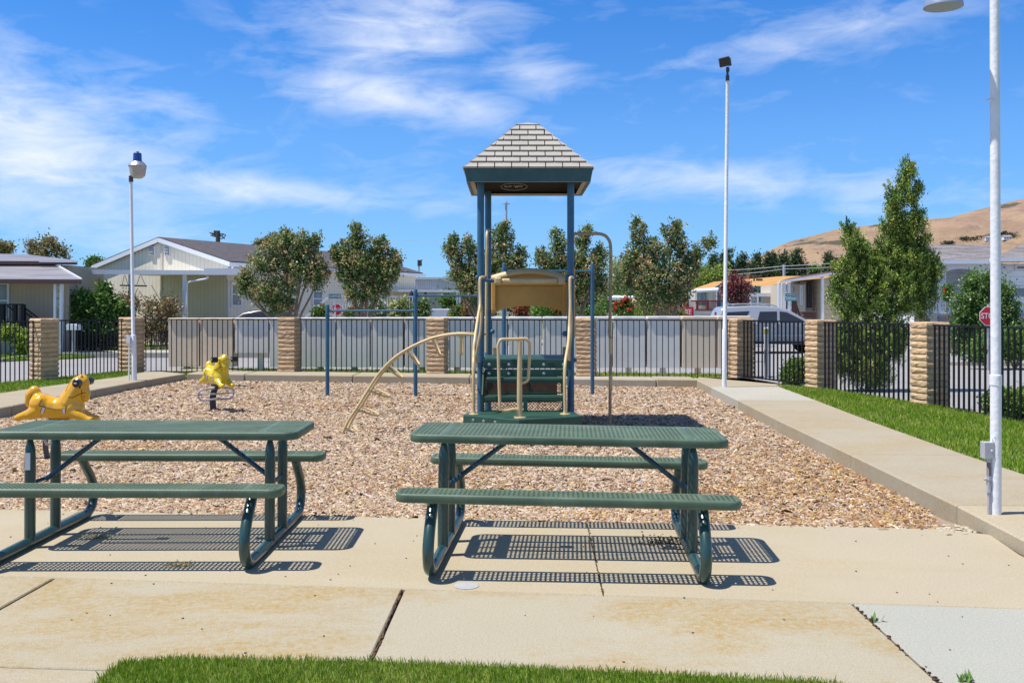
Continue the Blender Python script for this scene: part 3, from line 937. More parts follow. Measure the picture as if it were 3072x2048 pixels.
# pad at the gate
slab(walk, [(3.75, 20.33), (3.95, 21.2), (4.75, 21.0), (5.3, 18.9), (4.95, 18.6), (4.93, 20.74)], WZ, MT['conc_walk'], depth=0.35, inset=0.003, bev=0.012)

lwalk = thing('walkway', None, None); tag(lwalk, 'raised concrete walk along the left side of the play area', None, None, 'structure')
LI = [(-7.28, 22.3), (-7.42, 20.6), (-7.5, 18.0), (-7.5, 15.0), (-7.55, 12.0), (-7.6, 9.0), (-7.65, 5)]
LO = [(-8.45, 23.4), (-8.35, 21.3), (-8.7, 18.8), (-8.9, 15.8), (-8.95, 12.6), (-9.0, 9.6), (-9.0, 5)]
for i in range(len(LI) - 1):
    slab(lwalk, [LI[i], LO[i], LO[i + 1], LI[i + 1]], WZ, MT['conc_walk'], depth=0.4, inset=0.003, bev=0.014)

kerb = thing('walkway', None, None); tag(kerb, 'concrete kerb strip in front of the back fence', None, None, 'structure')
def Kf(x): return (x, 22.36 - 0.170 * (x + 7.28))
def Kb(x): return (x, 23.5 - 0.185 * (x + 7.28))
ks = [-7.28, -5.92, -3.45, -0.9, 1.25, 2.98, 3.80]
for i in range(len(ks) - 1):
    slab(kerb, [Kf(ks[i]), Kf(ks[i + 1]), Kb(ks[i + 1]), Kb(ks[i])], WZ - (0.012 if i == 4 else 0), MT['kerb' if i in (4,) else 'conc_walk'], depth=0.4, inset=0.004 if i != 1 else .012, bev=0.02)
slab(kerb, [Kb(-7.28), (-8.45, 23.4), (-7.5, 24.3), Kb(-6)], WZ - 0.006, MT['conc_walk'], depth=0.4, inset=0.003)

# rough mortar lump at the corner of the bed
rngc = np.random.default_rng(2)
mb = MB()
for k in range(46):
    x = rngc.uniform(2.98, 3.22); y = rngc.uniform(6.92, 7.18)
    mb.ball((x, y, -0.005), (rngc.uniform(.008, .03), rngc.uniform(.008, .026), rngc.uniform(.004, .012)), 6)
o = obj('mortar_lump', mb, mat('mortar_pale', (0.46, 0.40, 0.29), 0.95, var=0.3, vscale=60), smooth=True)
tag(o, 'crumbled pale mortar at the near right corner of the chip bed', 'mortar patch', None, 'stuff')

# lawns
mb = MB(); LAWN_S = [G(-400, 846, OUT), G(0, 831, OUT), G(170, 824, OUT), G(250, 820, OUT), G(310, 811, OUT), G(392, 806, OUT), G(400, 797, OUT), G(300, 798, OUT), G(170, 812, OUT), G(0, 817, OUT), G(-400, 826, OUT)]
mb.prism([(p.x, p.y) for p in LAWN_S], -.3, OUT + .05); struct('lawn', mb, MT['lawn_base'], 'strip of lawn across the street in front of the left houses')
LAWN_N = [G(205, 1590), G(225, 1566), G(275, 1523), G(400, 1514), G(870, 1521), G(1500, 1549), G(1900, 1569), G(1960, 1590)]
LAWN_N = [(p.x, p.y) for p in LAWN_N] + [(1.5, 2.6), (-1.6, 2.6)]
LAWN_R = [(5.02, 19.0)] + [(p.x + 0.01, p.y - 0.03) for p in RE[1:]] + [(4.5, 5), (4.45, 1), (7.0, 1), (6.95, 8), (6.62, 12.73), (6.38, 15.07), (5.7, 18.3)]
LAWN_L = [(-8.5, 23.1), (-8.36, 21.3), (-8.71, 18.8), (-8.91, 15.8), (-8.96, 12.6), (-9.0, 9.6), (-12.5, 9.6), (-11.4, 14), (-10.2, 18.7), (-9.1, 22.9)]
for nm, P, z, lb in (('lawn', LAWN_N, 0.006, 'strip of mown lawn in the foreground'), ('lawn', LAWN_R, 0.075, 'lawn strip between the right walk and the fence'),
                     ('lawn', LAWN_L, 0.075, 'lawn strip between the left walk and the fence')):
    mb = MB(); mb.prism(P, z - (0.004 if z < 0.05 else 0.4), z)
    struct(nm, mb, MT['lawn_base'], lb)


def grass(name, poly, z, dens, h, w, seed, label, ymax=None, pal=None, lean=0.35, clumps=True):
    rng = np.random.default_rng(seed)
    px = [p[0] for p in poly]; py = [p[1] for p in poly]
    n = int((max(px) - min(px)) * (max(py) - min(py)) * dens)
    x = rng.uniform(min(px), max(px), n); y = rng.uniform(min(py), max(py), n)
    k = pip(x, y, poly) & (np.abs(x) < 0.55 * y + 0.7)
    x, y = x[k], y[k]; n = len(x)
    x += rng.normal(size=n) * 0.012; y += rng.normal(size=n) * 0.012
    H = h * rng.uniform(0.5, 1.3, n); a = rng.uniform(0, 2 * math.pi, n); ln = rng.uniform(0, lean, n)
    tall = rng.random(n) < 0.004; H[tall] *= 1.8
    b = rng.uniform(0, 2 * math.pi, n)
    V = np.zeros((n, 4, 3))
    sx, sy = np.cos(a) * w / 2, np.sin(a) * w / 2
    dx, dy = np.cos(b) * ln * H, np.sin(b) * ln * H
    V[:, 0] = np.stack([x - sx, y - sy, np.full(n, z)], 1)
    V[:, 1] = np.stack([x + sx, y + sy, np.full(n, z)], 1)
    V[:, 2] = np.stack([x + sx * .6 + dx * .55, y + sy * .6 + dy * .55, z + H * .62], 1)
    V[:, 3] = np.stack([x + dx * 1.5, y + dy * 1.5, z + H], 1)
    pal = pal or [(0.21, 0.33, 0.025), (0.30, 0.42, 0.045), (0.13, 0.23, 0.016), (0.46, 0.50, 0.09), (0.60, 0.53, 0.22)]
    # patches of lighter, drier grass
    f = 0.5 + 0.25 * (np.sin(x * 3.1 + y * 2.3) + np.sin(x * 7.7 - y * 5.1 + 1.3) * 0.6 + np.sin(x * 17 + y * 13) * .4)
    col = pick(pal[:3], n, rng); m = rng.random(n) < np.clip(f * 0.42, 0.05, 0.6); col[m] = pick(pal[3:], m.sum(), rng, [0.72, 0.28])
    col *= rng.uniform(0.8, 1.25, n)[:, None]
    o = obj(name, quads_mesh(name, V, np.clip(col, 0, .8)), MT['grassblade'])
    return tag(o, label, 'grass', None, 'stuff')


grass('grass', LAWN_N, 0.004, 30000, 0.026, 0.0030, 1, 'mown green grass along the bottom edge of the photo')
grass('grass', LAWN_R, 0.072, 2600, 0.045, 0.011, 2, 'green grass of the strip beside the right walk')
grass('grass', LAWN_L, 0.072, 1500, 0.05, 0.016, 3, 'green grass of the strip beside the left walk')
grass('grass', [(p.x, p.y) for p in LAWN_S], OUT + .045, 260, 0.09, 0.035, 9, 'green grass of the lawn strip across the street at the left')
grass('grass', [(-8.0, 23.3), (4.9, 21.7), (5.0, 22.9), (-8.2, 25.3)], -0.02, 1300, 0.09, 0.016, 4, 'longer green grass growing under the cluster mailboxes')
# weeds at the patio joint
mb = MB(); rr = random.Random(8)
for (x, y, n_) in ((1.885, 4.14, 26), (1.80, 4.95, 10)):
    for k in range(n_):
        a = rr.uniform(0, 6.28); L_ = rr.uniform(.02, .055); d = Vector((math.cos(a) * .6, math.sin(a) * .6, 1)).normalized()
        p = Vector((x + rr.gauss(0, .018), y + rr.gauss(0, .012), 0)); s = Vector((-math.sin(a), math.cos(a), 0)) * 0.006
        mb.add([p - s * .3, p + s * .3, p + d * L_ * .6 + s, p + d * L_, p + d * L_ * .6 - s], [(0, 1, 2, 3, 4)])
o = obj('weeds', mb, mat('weed', (0.10, 0.20, 0.03), 0.6), recalc=False); tag(o, 'small green weeds sprouting from the slab joint at the lower right', 'weeds', None, 'stuff')
# dry tufts caught under the tables
for (x, y, lab, c, s) in ((-1.99, 6.02, 'pale dry grass tuft between the left table shadows', (0.55, 0.42, 0.18), .05), (-2.0 + .37, 7.0, 'dark green clump of debris in the shadow of the left table', (0.03, 0.05, 0.02), .045),
                          (-2.8, 6.75, 'dry leaf litter against the far end skid of the left table', (0.40, 0.32, 0.16), .07)):
    mb = MB()
    for k in range(60):
        a = rr.uniform(0, 6.28); e = rr.uniform(0, .5); L_ = rr.uniform(.3, 1) * s
        p = Vector((x + rr.gauss(0, s * .8), y + rr.gauss(0, s * .4), 0.004))
        mb.bar(p, p + Vector((math.cos(a) * L_, math.sin(a) * L_, e * L_ + .004)), 0.003, 0.002)
    o = obj('debris_tuft', mb, mat('tuft', c, .9)); tag(o, lab, 'debris', None, 'stuff')
mb = MB()
for k in range(170):
    x = 1.02 + rr.gauss(0, .10); y = 6.62 + rr.gauss(0, .10)
    mb.box((x, y, 0.004), (rr.uniform(.005, .018), rr.uniform(.004, .012), rr.uniform(.002, .008)), rz=rr.uniform(0, 3))
for k in range(70):
    x = rr.uniform(-3.5, 3); y = Ll(x)[1] + rr.uniform(-1.1, 1.6)
    mb.box((x, y, 0.003), (rr.uniform(.004, .014), rr.uniform(.003, .008), 0.004), rz=rr.uniform(0, 3))
o = obj('leaf_litter', mb, mat('litter', (0.16, 0.11, 0.06), .9, isl=.5)); tag(o, 'crumbs of leaf litter scattered on the patio concrete', 'leaf litter', None, 'stuff')
mb = MB(); p = G(1072, 1345); mb.lathe([(0.0005, .001), (0.065, .001), (0.07, 0.0025), (0.062, .004), (0.0005, .004)], (p.x, p.y, 0), 18)
o = obj('paint_spot', mb, mat('pale_spot', (0.38, 0.39, 0.38), .8, var=.1, vscale=30)); tag(o, 'round pale spot on the concrete in front of the right table', 'paint spot')

# ================================================================== BRICK PILLARS
PILW = 0.40


def block_mesh(seed):
    rng = random.Random(seed); w = PILW / 2; h = 0.096; mb = MB()
    n = 5; lv = [(0.0, -0.016), (0.014, 0.0), (0.05, 0.006), (0.082, 0.0), (h, -0.016)]
    for zi, (z, off) in enumerate(lv):
        for side in range(4):
            for k in range(n):
                t = -1 + 2 * k / n
                ex = rng.uniform(-0.005, 0.009) if 0 < zi < 4 else rng.uniform(-.003, .003)
                c = k == 0
                r = w + off + ex
                x, y = (t * (w + off * .5), -r) if not c else (-(w + off) , -(w + off))
                for _ in range(side): x, y = -y, x
                mb.v.append((x, y, z + (rng.uniform(-.002, .002) if 0 < zi < 4 else 0)))
    m = n * 4
    for i in range(4):
        for k in range(m): mb.f.append((i * m + k, i * m + (k + 1) % m, (i + 1) * m + (k + 1) % m, (i + 1) * m + k))
    mb.f.append(tuple(range(m))[::-1]); mb.f.append(tuple(4 * m + k for k in range(m)))
    me = mb.mesh('block'); fix_normals(me); me.materials.append(MT['blockA'])
    me.polygons.foreach_set('use_smooth', [False] * len(me.polygons)); return me


BLK = [block_mesh(i) for i in range(5)]
cm = MB(); cm.box((0, 0, 0.62), (PILW - .05, PILW - .05, 1.24))


def pillar(x, y, rz, label, rows=13, z0=0.06):
    t = thing('brick_pillar', label, 'pillar', (x, y, z0), rz, 'slump block pillars of the fence')
    obj('mortar_core', cm, MT['mortar'], t, world=False)
    for k in range(rows):
        inst(None, 'block', t, (random.uniform(-.004, .004), random.uniform(-.004, .004), k * 0.0985), (0, 0, (k % 4) * math.pi / 2 + random.uniform(-.012, .012)), BLK[k % 5])
    return t


# centres (front face lies towards the play area)
def pc(c, ang, w=PILW / 2 * math.sqrt(2)):
    """centre of a square pillar from its nearest corner; ang = direction corner -> centre"""
    return (c.x + math.cos(ang) * w, c.y + math.sin(ang) * w)


p1 = pc(GF(122.5, 1140, WZ), R(102)); pillar(*p1, R(-33), 'brick pillar at the far left with its top block broad and sunlit')
p2 = pc(GF(396, 1115, WZ), R(112)); pillar(*p2, R(-22), 'brick pillar right behind the left white lamp post')
pF = [GF(659 * 1.30612, 1114.8, WZ), GF(1001.5 * 1.30612, 1120.5, WZ), GF(1346 * 1.30612, 1127, WZ)]
fa = math.atan2(-0.69, 3.4)
pB = []
for q, lb in zip(pF, ('brick pillar left of the shortest chin-up post in the back fence', 'brick pillar behind the curved climber in the back fence', 'brick pillar between the tower and the bent tan pole')):
    c = (q.x - math.sin(fa) * -0.0 + 0.02, q.y + 0.2); pB.append(c); pillar(c[0], c[1], fa, lb)
p4 = pc(GF(2210.7, 1134.7, WZ), R(62)); pillar(*p4, R(17), 'brick pillar behind the middle floodlight pole, at the left end of the gate')
p5 = pc(GF(2451, 1165, WZ), R(60)); pillar(*p5, R(15), 'brick pillar between the gate and the juniper')
p6 = pc(GF(2780, 1214.7, WZ), R(58)); pillar(*p6, R(13), 'brick pillar right of the juniper, nearest of the pillars')

# ================================================================== FENCE PANELS
barm = {}


def fence(a, b, label, z0=0.07, z1=1.285, pitch=0.119, w=0.017, low=False, cat='fence', name='fence_panel', ends=0.03):
    a = Vector((a[0], a[1], 0)); b = Vector((b[0], b[1], 0)); d = b - a; L_ = d.length
    rz = math.atan2(d.y, d.x)
    t = thing(name, label, cat, (a.x, a.y, 0), rz, 'black iron fence panels' if cat == 'fence' else None)
    n = max(2, int((L_ - 2 * ends) / pitch))
    key = (round(z0, 3), round(z1, 3), w)
    if key not in barm:
        m = MB(); m.box((0, 0, (z0 + z1) / 2), (w, w, z1 - z0)); me = m.mesh('bar'); me.materials.append(MT['black']); barm[key] = me
    for i in range(n + 1):
        inst(None, 'bar', t, (ends + (L_ - 2 * ends) * i / n, 0, 0), mesh=barm[key])
    m = MB(); m.box((L_ / 2, 0, z1 + 0.008), (L_, 0.034, 0.028)); obj('top_rail', m, MT['black'], t, world=False)
    if low:
        m = MB(); m.box((L_ / 2, 0, z0 + 0.02), (L_, 0.034, 0.028)); obj('bottom_rail', m, MT['black'], t, world=False)
    return t


def between(a, b, ga, gb, off=0.0):
    a = Vector(a); b = Vector(b); d = (b - a).normalized(); n = Vector((-d.y, d.x))
    return a + d * ga + n * off, b - d * gb + n * off


fence(*between((-11.3, 15.2), p1, 0, 0.17, 0.1), 'black fence panel running out of the photo at the far left', z1=1.27)
fence(*between(p1, p2, 0.28, 0.26, 0.05), 'black fence panel between the two leftmost pillars', z1=1.28)
fence(*between(p2, pB[0], 0.3, 0.22), 'black fence panel behind the lemon yellow spring horse', z1=1.28, pitch=0.116)
fence(*between(pB[0], pB[1], 0.27, 0.27, -0.05), 'black fence panel behind the left chin-up posts')
fence(*between(pB[1], pB[2], 0.27, 0.27, -0.05), 'black fence panel seen through the play tower')
fence(*between(pB[2], p4, 0.27, 0.24, -0.05), 'black fence panel left of the middle floodlight pole')
gate = fence(*between(p4, p5, 0.27, 0.26, -0.10), 'black iron gate with close bars in front of the silver SUV', pitch=0.128, low=True, cat='gate', name='gate', w=0.024, z0=0.12)
fence(*between(p5, p6, 0.26, 0.26, -0.08), 'black fence panel in front of the juniper', pitch=0.128, w=0.024)
fence(*between(p6, (6.70, 12.2), 0.26, 0.0, -0.08), 'black fence panel right of the nearest pillar', pitch=0.128, w=0.024, low=True)
fence((6.72, 12.15), (7.0, 9.0), 'black fence panel at the right edge beyond the white pole', pitch=0.128, w=0.024, low=True)
fence((7.0, 8.9), (7.05, 5.2), 'black fence panel running on out of the photo at the right', pitch=0.128, w=0.024, low=True)

# ================================================================== CLUSTER MAILBOXES
CAB = [
    (505, 598, 'boxbeige', 0.13, 'beige mailbox cabinet at the far left end of the row'),
    (601, 701, 'boxbeige', 0.13, 'beige mailbox cabinet behind the lemon yellow horse'),
    (705, 806, 'boxgrey', 0.46, 'short grey mailbox cabinet standing high on a square leg'),
    (809, 902, 'boxgrey', 0.13, 'grey mailbox cabinet half behind the first back pillar'),
    (905, 1007, 'boxgrey', 0.13, 'grey mailbox cabinet behind the shortest chin-up post'),
    (1010, 1110, 'boxgrey', 0.13, 'grey mailbox cabinet right of the shortest chin-up post'),
    (1113, 1212, 'boxgrey', 0.13, 'grey mailbox cabinet just left of the second chin-up post'),
    (1215, 1315, 'boxgrey', 0.13, 'grey mailbox cabinet behind the second chin-up post and climber'),
    (1318, 1420, 'boxgrey', 0.13, 'grey mailbox cabinet between the climber and the tower'),
    (1426, 1523, 'boxgrey', 0.13, 'grey mailbox cabinet seen through the left of the tower'),
    (1526, 1626, 'boxgrey', 0.13, 'grey mailbox cabinet seen through the middle of the tower'),
    (1629, 1728, 'boxgrey', 0.13, 'grey mailbox cabinet behind the right tower post'),
    (1731, 1835, 'boxgrey', 0.13, 'grey mailbox cabinet left of the bent tan pole'),
    (1840, 1938, 'boxgrey', 0.13, 'grey mailbox cabinet right of the bent tan pole'),
    (1943, 2042, 'boxgrey', 0.13, 'last grey mailbox cabinet before the right beige ones'),
    (2047, 2150, 'boxbeige', 0.13, 'beige mailbox cabinet left of the middle floodlight pole'),
    (2154, 2252, 'boxbeige', 0.13, 'beige mailbox cabinet behind the middle floodlight pole'),
]
for i, (xa, xb, mk, zb, lb) in enumerate(CAB):
    Y = 24.25 - 0.55 * (xa - 505) / 1700
    x0 = (xa - 1536) * Y / 3000; x1 = (xb - 1536) * Y / 3000; w = x1 - x0; xc = (x0 + x1) / 2; dp = 0.42
    rz = -0.02
    t = thing('mailbox_cabinet', lb, 'cluster mailbox', (xc, Y + dp / 2, -0.02), rz, 'cluster mailboxes in a row behind the fence')
    zt = 1.245 + 0.055 * i / 16
    m = MB(); m.box((0, 0, (zb + zt) / 2 + .02), (w - 0.008, dp, zt - zb)); obj('body', m, MT[mk], t, world=False, bevel=0.008)
    m = MB(); m.box((0, -0.01, zt + 0.045), (w + 0.004, dp + 0.06, 0.075)); obj('cap', m, MT[mk], t, world=False, bevel=0.02)
    m = MB(); m.box((0.0 if zb < .3 else .16, 0.02, (zb + .02) / 2), (0.13, 0.13, zb + 0.02)); obj('leg', m, MT[mk], t, world=False)
    m = MB(); m.box((w / 2 - .012, -dp / 2 + .02, (zb + zt) / 2), (0.022, 0.03, zt - zb - .06)); obj('side_seam', m, MT['blackplastic'], t, world=False)
    m = MB(); m.box((-.05, -dp / 2 - 0.042, zt + 0.055), (0.20, 0.006, 0.03)); obj('name_plate', m, MT['white'], t, world=False)

# ================================================================== PICNIC TABLES
def rrect(hx, hy, r, n=6):
    """rounded rectangle outline, n+1 points per corner, counter-clockwise from lower right"""
    out = []
    for cx_, cy_, a0 in ((hx - r, -hy + r, -90), (hx - r, hy - r, 0), (-hx + r, hy - r, 90), (-hx + r, -hy + r, 180)):
        for k in range(n + 1):
            a = R(a0 + 90 * k / n); out.append((cx_ + r * math.cos(a), cy_ + r * math.sin(a)))
    return out


def perforated(L_, W, z, m, cols, bandx, rows, pitch_y, rad_c, hole=(0.0092, 0.0118)):
    """sheet with punched holes and a rolled rim. cols: x centres of hole columns; rows: y centres"""
    mb = MB(); hx, hy = L_ / 2 - m, W / 2 - m
    # cell edges
    def edges(c, h):
        e = [-h]
        for i in range(len(c) - 1): e.append((c[i] + c[i + 1]) / 2)
        e.append(h); return e
    ex = edges(cols, hx); ey = edges(rows, hy)
    ver = {}

    def V(x, y):
        k = (round(x, 5), round(y, 5))
        if k not in ver: ver[k] = len(mb.v); mb.v.append((x, y, z))
        return ver[k]
    for i, cx_ in enumerate(cols):
        for j, cy_ in enumerate(rows):
            c = [V(ex[i], ey[j]), V(ex[i + 1], ey[j]), V(ex[i + 1], ey[j + 1]), V(ex[i], ey[j + 1])]
            o = len(mb.v)
            for k in range(8):
                a = R(-157.5 + 45 * k); mb.v.append((cx_ + hole[0] * 1.08 * math.cos(a), cy_ + hole[1] * 1.08 * math.sin(a), z - 0.0015))
            for k in range(4):
                a0, a1 = o + 2 * k, o + 2 * k + 1
                mb.f.append((c[k], a1, a0)) if False else None
            # fan: side k between corner k and k+1 uses hole verts 2k, 2k+1
            for k in range(4):
                v0, v1 = c[k], c[(k + 1) % 4]
                h0, h1, h2 = o + (2 * k) % 8, o + (2 * k + 1) % 8, o + (2 * k + 2) % 8
                mb.f.append((v0, v1, h1, h0)); mb.f.append((v1, h2, h1))
            mb.f = [f for f in mb.f if f]
    # rim: inner rectangle corners to rounded outline
    prof = [(0.014, 0.002), (0.006, 0.0), (0.0015, -0.004), (0.0, -0.011), (0.0, -0.037), (0.003, -0.043), (0.010, -0.046), (0.022, -0.044)]
    n = 6; loops = []
    for (ins, dz) in prof:
        pts = rrect(L_ / 2 - ins, W / 2 - ins, max(0.004, rad_c - ins), n); o = len(mb.v)
        mb.v += [(p[0], p[1], z + dz) for p in pts]; loops.append(o)
    N_ = 4 * (n + 1)
    for a, b in zip(loops[:-1], loops[1:]):
        for k in range(N_): mb.f.append((a + k, a + (k + 1) % N_, b + (k + 1) % N_, b + k))
    o = loops[0]
    cor = [V(hx, -hy), V(hx, hy), V(-hx, hy), V(-hx, -hy)]
    for q in range(4):
        for k in range(n): mb.f.append((cor[q], o + q * (n + 1) + k + 1, o + q * (n + 1) + k))
    sides = [([V(x, -hy) for x in ex][::-1], 3, 0), ([V(hx, y) for y in ey], 0, 1), ([V(x, hy) for x in ex][::-1], 1, 2), ([V(-hx, y) for y in ey][::-1], 2, 3)]
    # side from corner q to q+1
    order = [([V(hx, y) for y in ey], 0), ([V(x, hy) for x in ex[::-1]], 1), ([V(-hx, y) for y in ey[::-1]], 2), ([V(x, -hy) for x in ex], 3)]
    for lst, q in order:
        a = o + q * (n + 1) + n; b = o + ((q + 1) % 4) * (n + 1)
        mid = len(lst) // 2
        for k in range(len(lst) - 1):
            if k < mid: mb.f.append((lst[k], a, lst[k + 1]))
            else: mb.f.append((lst[k], b, lst[k + 1]))
        mb.f.append((lst[mid], a, b))
    me = mb.mesh('sheet')
    bm = bmesh.new(); bm.from_mesh(me); bmesh.ops.recalc_face_normals(bm, faces=bm.faces)
    top = max(bm.faces, key=lambda f: f.calc_area() if abs(f.normal.z) > .9 else 0)
    if top.normal.z < 0: bmesh.ops.reverse_faces(bm, faces=bm.faces)
    bm.to_mesh(me); bm.free(); me.update()
    return me


def colpos(h, p, solids):
    n = int(2 * h / p); xs_ = [-h + (i + .5) * 2 * h / n for i in range(n)]
    return [x for x in xs_ if not any(a < x < b for a, b in solids)]


TL, TW = 1.95, 0.665
BW, BO, SZ, TZ = 0.215, 0.70, 0.485, 0.762
SKX = 0.775
top_me = perforated(TL, TW, 0, 0.026, colpos(TL / 2 - .026, 0.0278, [(-.79, -.725), (.725, .79)]), None,
                    [y for y in colpos(TW / 2 - .026, 0.0335, [(-.012, .012)])], None, 0.085)
bench_me = perforated(TL, BW, 0, 0.02, colpos(TL / 2 - .02, 0.0278, [(-.80, -.75), (.75, .80)]), None, colpos(BW / 2 - .02, 0.033, []), None, 0.07)
for me_ in (top_me, bench_me):
    me_.materials.append(MT['table_green'])


def sheet(name, me, t, loc):
    o = inst(None, name, t, loc, mesh=me)
    sd = o.modifiers.new('thick', 'SOLIDIFY'); sd.thickness = 0.003; sd.offset = -1
    me.polygons.foreach_set('use_smooth', [True] * len(me.polygons))
    try: me.set_sharp_from_angle(angle=R(38))
    except Exception: pass
    return o


def picnic_table(x, y, rz, roll, label):
    t = thing('picnic_table', label, 'picnic table', (x, y, 0), rz, 'green picnic tables on the patio')
    sheet('tabletop', top_me, t, (0, 0, TZ))
    sheet('bench', bench_me, t, (0, -BO, SZ)); sheet('bench', bench_me, t, (0, BO, SZ))
    for sx in (-1, 1):
        X = sx * SKX
        m = MB()
        half = [(X, -0.60, SZ - 0.015), (X, -0.665, 0.40), (X, -0.775, 0.29), (X, -0.83, 0.185), (X, -0.80, 0.085), (X, -0.72, 0.038), (X, -0.62, 0.034)]
        pts = smooth_path(half, 6) + [Vector((X, v, 0.034)) for v in (-0.3, 0, 0.3)] + smooth_path([Vector((p[0], -p[1], p[2])) for p in half[::-1]], 6)
        rad = [0.033] * len(pts); rad[0] = rad[-1] = 0.012; rad[1] = rad[-2] = 0.019; rad[2] = rad[-3] = .026
        m.tube(pts, rad, 16); obj('skid', m, MT['frame_green'], t, world=False, smooth=True, auto=60)
        for sy in (-1, 1):
            m = MB(); m.tube([(X, sy * .185, 0.04), (X, sy * .185, TZ - .19), (X, sy * .185, TZ - .12), (X, sy * .185, TZ - .045)], [0.034, 0.034, 0.030, 0.012], 16)
            obj('upright', m, MT['frame_green'], t, world=False, smooth=True, auto=60)
            m = MB(); m.box((X, sy * BO, SZ - 0.014), (0.04, 0.17, 0.014)); m.box((X, sy * .63, SZ - .03), (0.012, 0.07, 0.04))
            obj('bench_bracket', m, MT['brace'], t, world=False)
        m = MB(); m.box((X, 0, TZ - 0.018), (0.045, TW - .08, 0.022)); m.box((X, 0, TZ - .034), (0.006, TW - .1, 0.03))
        obj('top_bracket', m, MT['brace'], t, world=False)
        m = MB(); m.tube([(X - sx * .02, 0, 0.41), (X - sx * .42, 0, TZ - .045)], 0.0165, 10); m.box((X - sx * .44, 0, TZ - .022), (0.09, 0.06, 0.012))
        m.tube([(X, -.2, .41), (X, .2, .41)], 0.014, 8)
        obj('brace', m, MT['brace'], t, world=False, smooth=True)
        m = MB()
        for k in (-.3, .3):
            m.lathe([(0.0, 0), (0.011, 0), (0.009, 0.006), (0.0, 0.007)], (X, k, TZ + .001), 8)
        obj('bolt', m, MT['steel'], t, world=False)
    m = MB(); m.bar((-SKX, .12, TZ - .024), (SKX, .12, TZ - .024), 0.03, 0.006); m.bar((-SKX, -.12, TZ - .024), (SKX, -.12, TZ - .024), 0.03, 0.006)
    obj('stiffener', m, MT['brace'], t, world=False)
    t.rotation_euler = (0, roll, rz)
    return t


picnic_table(0.35, 6.41, -0.061, 0.012, 'right green picnic table in the middle of the photo, fully in view')
t2 = picnic_table(-2.35, 6.67, 0.010, 0.004, 'left green picnic table cut off by the left edge of the photo')
m = MB(); m.box((-SKX + 0.0, -.185 - .036, .56), (0.034, 0.003, 0.11)); obj('sticker', m, MT['white'], t2, world=False, label='small white sticker on the leg')

# ================================================================== PLAY TOWER
PX0, PX1, PY0, PY1 = -0.416, 0.78, 13.3, 14.5
SHX = 0.07          # the rear posts stand a little further right
posts = {'fl': (PX0, PY0), 'fr': (PX1, PY0), 'bl': (PX0 + SHX, PY1), 'br': (PX1 + SHX, PY1)}
tw = thing('play_tower', 'blue and tan play tower with a pyramid roof of grey shingles', 'play structure', (0.2, 13.9, -0.06), 0)
TPC = (0.217, 13.9)
for k_, (x, y) in posts.items():
    m = MB(); m.tube([(x, y, -0.2), (x, y, 3.24)], 0.047, 20); obj('post', m, MT['blue'], tw, smooth=True)
# roof
RS = 0.845; RB = 3.375; RA = 4.06; TOPH = 0.15
roof = None
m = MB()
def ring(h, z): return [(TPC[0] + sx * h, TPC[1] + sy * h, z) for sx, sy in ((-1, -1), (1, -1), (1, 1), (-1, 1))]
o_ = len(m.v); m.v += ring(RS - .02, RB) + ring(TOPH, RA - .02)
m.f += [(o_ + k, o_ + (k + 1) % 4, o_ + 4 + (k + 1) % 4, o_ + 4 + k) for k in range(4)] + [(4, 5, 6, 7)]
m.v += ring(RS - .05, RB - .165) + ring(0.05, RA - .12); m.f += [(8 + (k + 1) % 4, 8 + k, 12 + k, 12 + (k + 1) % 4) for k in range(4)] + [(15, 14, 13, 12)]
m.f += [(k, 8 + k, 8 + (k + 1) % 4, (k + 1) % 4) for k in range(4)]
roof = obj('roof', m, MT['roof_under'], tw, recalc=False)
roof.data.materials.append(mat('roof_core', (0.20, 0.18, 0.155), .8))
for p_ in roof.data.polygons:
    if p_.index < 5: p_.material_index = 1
WM[roof.name] = WM[tw.name]
m = MB()
for q in range(4):
    T = Matrix.Translation((TPC[0], TPC[1], 0)) @ Matrix.Rotation(q * math.pi / 2, 4, 'Z')
    # tapered skirt board with a lip
    P = [(-RS, -RS, RB + .015), (RS, -RS, RB + .015), (RS - .035, -RS + .035, RB - .175), (-RS + .035, -RS + .035, RB - .175)]
    m.add([T @ Vector(p) for p in P] + [T @ Vector((p[0] * (1 - .045 / RS), p[1] + .04, p[2])) for p in P], [(3, 2, 1, 0), (4, 5, 6, 7), (0, 1, 5, 4), (2, 3, 7, 6)])
obj('roof_skirt', m, MT['fascia'], tw, recalc=True)
m = MB()
for q in range(4):
    T = Matrix.Translation((TPC[0], TPC[1], 0)) @ Matrix.Rotation(q * math.pi / 2, 4, 'Z')
    P = [(-RS + .03, -RS + .03, RB - .172), (RS - .03, -RS + .03, RB - .172), (RS - .13, -RS + .13, RB - .155), (-RS + .13, -RS + .13, RB - .155)]
    m.add([T @ Vector(p) for p in P], [(0, 1, 2, 3)])
    continue
    P = [(-RS + .13, -RS + .13, RB - .155), (RS - .13, -RS + .13, RB - .155), (RS - .07, -RS + .07, RB - .01), (-RS + .07, -RS + .07, RB - .01)]
    m.add([T @ Vector(p) for p in P], [(0, 1, 2, 3)])
obj('roof_lip', m, mat('roof_lip', (0.42, 0.37, 0.31), .6), tw, recalc=False, solid=0.004)
